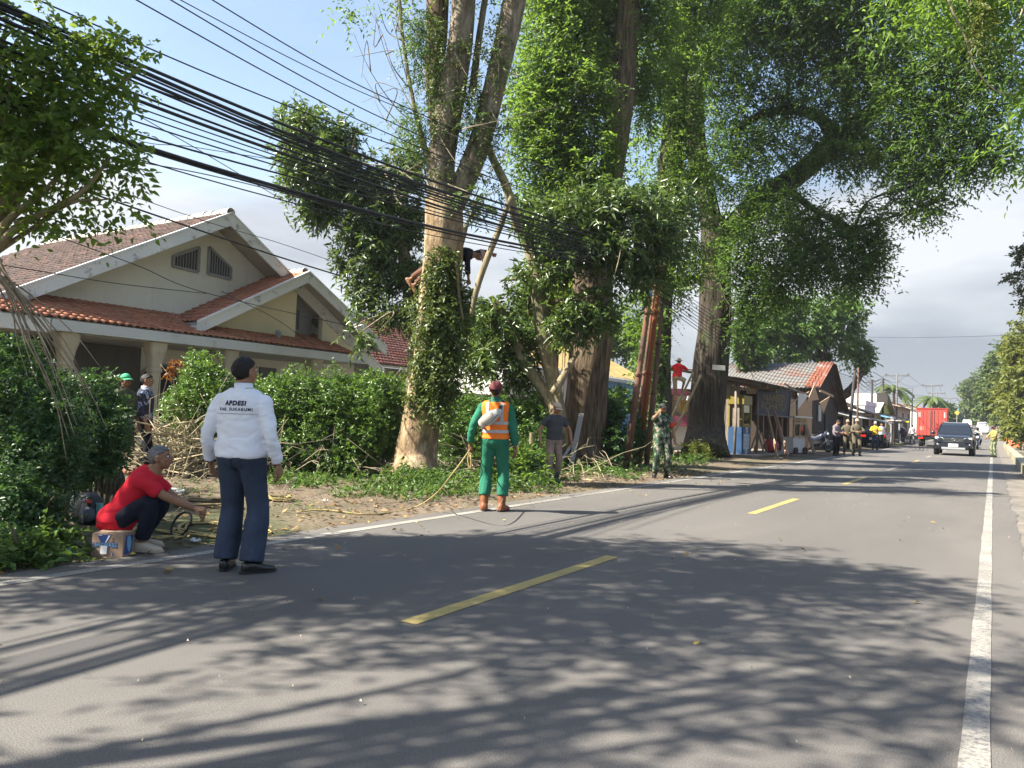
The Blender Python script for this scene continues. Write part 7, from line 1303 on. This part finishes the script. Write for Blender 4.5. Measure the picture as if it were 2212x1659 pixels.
for i, (x, lb_) in enumerate(((1.7, 'left white roadside board under the bamboo'), (2.6, 'right taller white roadside board under the bamboo'))): solo('signboard', MB().box((x, 104+i, zr(104)+2.2), (.9, .06, 1.4+.4*i)).box((x, 104+i, zr(104)+.8), (.08, .06, 1.6)), flat('sign_white', (.55, .62, .66), .6), lb_, 'sign')
# ------------------------------------------------------------------ small things on the near verge
bc = G(197, 1200); bd = G(264, 1203); be = G(285, 1197); ex_ = unit(bd-bc); ey_ = unit(np.array([-ex_[1], ex_[0], 0])); wl, wd_, hh = np.linalg.norm(bd-bc), .17, .195
if (be-bd) @ ey_ < 0: ey_ = -ey_
z0_ = gz(bc[0], bc[1])-.01; BX = thing('carton', 'brown carton printed in blue with a white label, standing on the verge edge', 'carton', (bc[0], bc[1], z0_)); card = M('cardboard', (.36, .245, .17), .85, .18, 4, bs=80, bstr=.1)
def bp(a, d_, h): return np.array([bc[0], bc[1], z0_])+ex_*a+ey_*d_+np.array([0, 0, h])
part('box', MB().prism([bp(0, 0, 0), bp(wl, 0, 0), bp(wl, wd_, 0), bp(0, wd_, 0)], (0, 0, hh)), card, BX); n0 = -ey_
for a_, b_ in ((.0, .5), (.5, 1.)): part('flap', MB().prism([bp(wl*a_+.003, .003, hh), bp(wl*b_-.003, .003, hh), bp(wl*b_-.003, wd_-.003, hh+.006), bp(wl*a_+.003, wd_-.003, hh+.006)], (0, 0, .004)), card, BX)
bl = flat('carton_blue', (.025, .06, .22), .6); lbl = flat('carton_light_blue', (.16, .36, .52), .6)
def face(pts, o, m, nm='print'): part(nm, MB().prism([bp(a*wl, -o, h*hh) for a, h in pts], -n0*.0008), m, BX)
face([(.16, .97), (.62, .97), (.50, .62), (.30, .62)], .0012, bl); face([(.53, .95), (.59, .95), (.455, .62), (.43, .62)], .002, TRIM); face([(.19, .955), (.32, .955), (.32, .93), (.19, .93)], .002, TRIM); face([(.66, .85), (.72, .85), (.72, .62), (.66, .62)], .0012, M('carton_ink', (.20, .13, .10), .8, .3, 90)); face([(.60, .69), (.70, .69), (.70, .62), (.60, .62)], .0012, MATS['carton_ink'])
part('lettering', place(text_mb('UHTMASS', .052, .0006, .003, spacing=.92), bp(wl*.42, -.0015, hh*.52), ex_, (0, 0, 1)), bl, BX); part('lettering', place(text_mb('UHTMASS', .050, .0006, 0, spacing=.95), bp(wl*.42, -.0030, hh*.52), ex_, (0, 0, 1)), lbl, BX)
part('label', MB().prism([bp(wl*.29, -.006, hh*.14), bp(wl*.50, -.006, hh*.14), bp(wl*.51, -.006, hh*.50), bp(wl*.30, -.006, hh*.50)], -n0*.001), flat('paper', (.75, .76, .78), .8), BX)
face([(.62, .17), (.66, .20), (.70, .17), (.70, .09), (.66, .05), (.62, .09)], .0012, bl); face([(.65, .17), (.67, .17), (.67, .08), (.65, .08)], .002, TRIM); face([(.05, .22), (.07, .22), (.07, .07), (.05, .07)], .0012, MATS['carton_ink']); face([(.10, .22), (.12, .22), (.12, .07), (.10, .07)], .0012, MATS['carton_ink'])
n1 = ex_
def side(pts, o, m): part('print', MB().prism([bp(wl+o, a*wd_, h*hh) for a, h in pts], n1*.0008), m, BX)
side([(.10, .10), (.86, .16), (.92, .90), (.24, .92)], .0012, bl); side([(.35, .86), (.62, .90), (.78, .6), (.66, .2), (.52, .2), (.36, .5)], .002, lbl)
# sack, rucksack, hoop, ropes, litter
g_ = G(235, 1075); g_[2] = gz(g_[0], g_[1]); solo('olive_sack', MB().ball(g_+(0, 0, .16), (.22, .18, .20), 18, 12), M('olive_canvas', (.035, .042, .022), .9, .4, 8), 'dark olive rounded sack behind the crouching person', 'sack', smooth=True)
g_ = G(190, 1132); g_[2] = gz(g_[0], g_[1]); RS = thing('rucksack', 'black rucksack with straps lying by the crouching person', 'rucksack', g_)
obj('bag', MB().loft(np.array([(0, 0, h) for h in (0, .03, .15, .27, .33)]), [np.array([1., 0, 0])]*5, [np.array([0, 1., 0])]*5, [.14, .17, .17, .15, .08], [.09, .12, .12, .10, .05], 18, sq=3), BLK, RS, True); obj('pocket', MB().ball((.10, -.06, .12), (.10, .08, .09), 14, 10), flat('bag_grey_blue', (.10, .12, .14), .7), RS, True); obj('strap', MB().tube([(-.1, -.12, .3), (-.02, -.18, .2), (.05, -.17, .05)], .012, 6).tube([(.1, -.1, .3), (.16, -.16, .2), (.14, -.14, .04)], .012, 6), flat('strap_grey', (.3, .3, .32), .7), RS, True); obj('buckle', MB().box((.15, -.1, .26), (.07, .05, .03)), flat('buckle_red', (.5, .04, .03), .5), RS); obj('bottle', MB().cyl((.2, 0, .02), (.2, 0, .24), .035, 10), flat('bottle_teal', (.10, .26, .26), .2), RS, True)
def ring(px_, py_, r, th, m, label, cat, tilt=0.):
    g = G(px_, py_); z = gz(g[0], g[1])+th; return solo('hoop', MB().tube([g*(1, 1, 0)+(0, 0, z+max(0, math.sin(tilt))*r*(1+math.sin(a)))+np.array([r*math.cos(a), r*math.sin(a)*math.cos(tilt), 0]) for a in np.linspace(0, 2*math.pi, 25)], th, 7), m, label, cat, smooth=True)
ring(355, 1070, .26, .022, flat('hoop_white', (.62, .62, .60), .5), 'white hoop lying flat on the soil behind the crouching person', 'hoop'); ring(390, 1160, .13, .012, RUBBER, 'black ring of hose standing beside the crouching person', 'hoop', 1.1)
ROPE = M('yellow_rope', (.40, .32, .13), .8, .4, 30, stretch=(1, 1, 1)); ROPEG = M('brown_rope', (.27, .20, .11), .85, .4, 30)
hd = (MAN2.root.matrix_basis @ Vector(tuple(float(v) for v in MAN2.wr['L']+np.array([0, 0, -.07]))))
hd = np.array(hd); rp = [hd+(.02, .02, .06), hd]
for (a_, b_, h) in ((980, 1020, .62), (940, 1068, .25), (890, 1100, .02), (800, 1115, .02), (700, 1110, .02), (640, 1112, .02)):
    g = G(a_, b_, h); 
    if h < .1: g = G(a_, b_); g[2] = gz(g[0], g[1])+.02
    rp.append(g)
solo('rope', MB().tube(crom(rp, 8), .009, 7), ROPE, 'yellow rope running from the hand of the person in the orange vest to the coil', 'rope', smooth=True); solo('rope_end', MB().tube(crom([hd, hd+(.03, 0, -.12), hd+(.01, .02, -.25), hd+(-.03, .01, -.15), hd], 6), .010, 6), ROPE, 'short yellow rope loop hanging from the hand in the green sleeve', 'rope', smooth=True)
def coil(px_, py_, n_, r, m, label, sx_=1.6, sd=0):
    rg_ = np.random.default_rng(sd); c = G(px_, py_); pts = []
    for i in range(n_*7): a = i*.9; q = c+np.array([math.cos(a)*r*sx_*rg_.uniform(.5, 1.15), math.sin(a)*r*rg_.uniform(.5, 1.15), 0]); q[2] = gz(q[0], q[1])+.015+.05*rg_.random()*(1 if n_ > 4 else .4); pts.append(q)
    return solo('rope_coil', MB().tube(crom(pts, 5), .011, 6), m, label, 'rope', smooth=True)
coil(604, 1085, 8, .20, ROPE, 'tangled heap of yellow rope beside the hand of the white shirted person', .8, 3); coil(450, 1100, 6, .36, ROPEG, 'loose brown rope coils on the soil between the two near people', 1.4, 4); coil(480, 1150, 3, .38, ROPE, 'thin yellow rope loops near the road edge in front of the coils', 1.7, 5); coil(330, 1160, 3, .25, ROPE, 'thin yellow rope beside the black ring of hose', 1.6, 6)
def scrap(px_, py_, s_, col, label, nm='litter', seed=1):
    rg_ = np.random.default_rng(seed); g = G(px_, py_); g[2] = gz(g[0], g[1]); mb = MB(); mb.grid(lambda u, v: g+np.array([(u-.5)*s_, (v-.5)*s_*.7, .02+.5*s_*abs(mnoise.noise((u*2.3+seed, v*2.3, seed))) ]), 7, 7); return solo(nm, mb, flat('scrap_%d_%d' % (px_, py_), col, .5), label, 'litter', smooth=False)
scrap(140, 1203, .16, (.05, .28, .55), 'crumpled bright blue plastic bag at the verge edge', 'plastic_bag', 2); scrap(95, 1208, .09, (.6, .58, .52), 'small crumpled white wrapper left of the blue bag', 'wrapper', 3); scrap(405, 1088, .10, (.66, .66, .64), 'white paper scrap beside the white hoop', 'paper', 4); scrap(420, 1172, .10, (.62, .62, .6), 'white scrap beside the yellow rope loops', 'paper', 5); scrap(765, 1060, .08, (.65, .66, .62), 'white scrap on the soil by the low weeds', 'paper', 6); scrap(700, 1087, .09, (.6, .55, .45), 'pale wood chip on the dusty soil', 'wood_chip', 7)
for (a_, b_, c_, d_, r_, m_, lb_) in ((398, 1042, 470, 985, .045, M('cut_wood', (.50, .42, .28), .8, .3, 5), 'pale freshly cut branch lying on the brush pile'), (690, 1000, 860, 1040, .085, BARK4, 'fallen log lying in front of the long hedge'), (520, 1018, 660, 1000, .05, BARK4, 'long brown branch lying across the back of the soil patch'), (1040, 1060, 1180, 1045, .02, TWIG, 'thin stick lying over the weeds at the road edge')):
    p0, p1 = G(a_, b_), G(c_, d_); p0[2] = gz(*p0[:2])+r_; p1[2] = gz(*p1[:2])+r_+.1; md = (p0+p1)/2+np.array([.05, .05, .05]); solo('branch' if 'log' not in lb_ else 'log', MB().tube(crom([p0, md, p1], 8), np.linspace(r_, r_*.8, 17), 10), m_, lb_, 'branch' if 'log' not in lb_ else 'log', smooth=True)
for x_, y_, x2, y2, d_, w_, lb_ in ((1232, 1010, 1256, 893, 19.6, .13, 'tall pale plank leaning on the reddish trunk'), (1200, 1010, 1238, 955, 19.3, .07, 'short pale slat leaning left of the tall plank')): a = P(x_, y_, d_); a[2] = 0; solo('leaning_plank', MB().bar(a, P(x2, y2, d_+.5), w_, .03, FH), flat('grey_plank', (.36, .35, .33), .8), lb_, 'plank')
a = P(1146, 1000, 17); a[2] = 0; solo('stake', MB().cyl(a, P(1149, 935, 17), .05, 10), BARK4, 'short wooden stake left of the grey shirted person', 'stake')
q = P(1553, 794, 28.75); sx_ = unit(np.cross(FH, (0, 0, 1))); solo('tree_plate', MB().prism([q-sx_*.24-(0, 0, .085), q+sx_*.24-(0, 0, .105), q+sx_*.24+(0, 0, .085), q-sx_*.24+(0, 0, .105)], FH*.02), flat('old_plate', (.36, .36, .34), .7), 'small grey plate nailed on the huge dark trunk', 'plate')
# brush pile: lopped branches nobody could count, with their leaves
def brush(name, label_pts, n_, m, seed, ln=(.5, 1.6), r=.012, zmax=.75):
    rg_ = np.random.default_rng(seed); mb = MB()
    for i in range(n_):
        a_, b_, c_, d_ = label_pts; g = G(rg_.uniform(a_, b_), rg_.uniform(c_, d_)); l_ = rg_.uniform(*ln); az = rg_.uniform(0, 6.28); e = rg_.uniform(-.1, .55); h = rg_.random()**2*zmax
        d3 = np.array([math.cos(az)*math.cos(e), math.sin(az)*math.cos(e), math.sin(e)]); p0 = g*(1, 1, 0)+np.array([0, 0, gz(*g[:2])+.03+h*.6]); bend = rg_.normal(0, .12, 3)
        pts = crom([p0, p0+d3*l_*.35+bend*.5, p0+d3*l_*.7+bend, p0+d3*l_+bend*1.2-np.array([0, 0, .1])], 3); mb.tube(pts, np.linspace(r, r*.35, len(pts)), 5)
        for k in range(2): q_ = pts[rg_.integers(2, 8)]; mb.tube([q_, q_+unit(d3+rg_.normal(0, .7, 3))*l_*.3, q_+unit(d3+rg_.normal(0, .5, 3))*l_*.5], [r*.5, r*.35, r*.2], 4)
    o = obj(name, mb, m, None, True); return tag(o, kind='stuff')
brush('lopped_branches', (335, 480, 1003, 1042), 230, M('pale_branch', (.40, .34, .22), .85, .45, 6), 201, (.6, 1.7), .016, 1.3); brush('lopped_branches', (590, 860, 1000, 1035), 110, TWIG, 202, (.6, 1.6), .013, .5); brush('lopped_branches', (965, 1080, 985, 1030), 60, TWIG, 203, (.6, 1.5), .011, 1.0); brush('lopped_branches', (1180, 1330, 1010, 1040), 22, M('pale_branch', (0,0,0)), 204, (.5, 1.4), .011, .2); brush('twig_litter', (330, 1150, 1040, 1120), 60, TWIG, 205, (.15, .5), .005, .02)
leaf_cloud('lopped_leaves', [(np.array([*G(x_, y_)[:2], .3]), (.7, .7, .35), 1) for x_, y_ in ((400, 1010), (440, 1000), (480, 1010), (1010, 1000), (1090, 1050), (1130, 1060), (650, 1010))], 1800, .12, .04, LF_MAH, None, seed=206, kind='stuff', twig=.3)
# haze over the far road
hz = bpy.data.materials.new('haze'); hz.use_nodes = True; t = hz.node_tree; t.nodes.remove(t.nodes['Principled BSDF']); pv = t.nodes.new('ShaderNodeVolumePrincipled'); pv.inputs['Color'].default_value = (.86, .92, 1, 1); pv.inputs['Density'].default_value = HAZE; pv.inputs['Anisotropy'].default_value = .3
t.links.new(pv.outputs[0], t.nodes['Material Output'].inputs['Volume'])
if HAZE > 0: o = obj('haze', MB().box((0, 790, 14), (2600, 1760, 31.4)), hz); tag(o, kind='stuff')
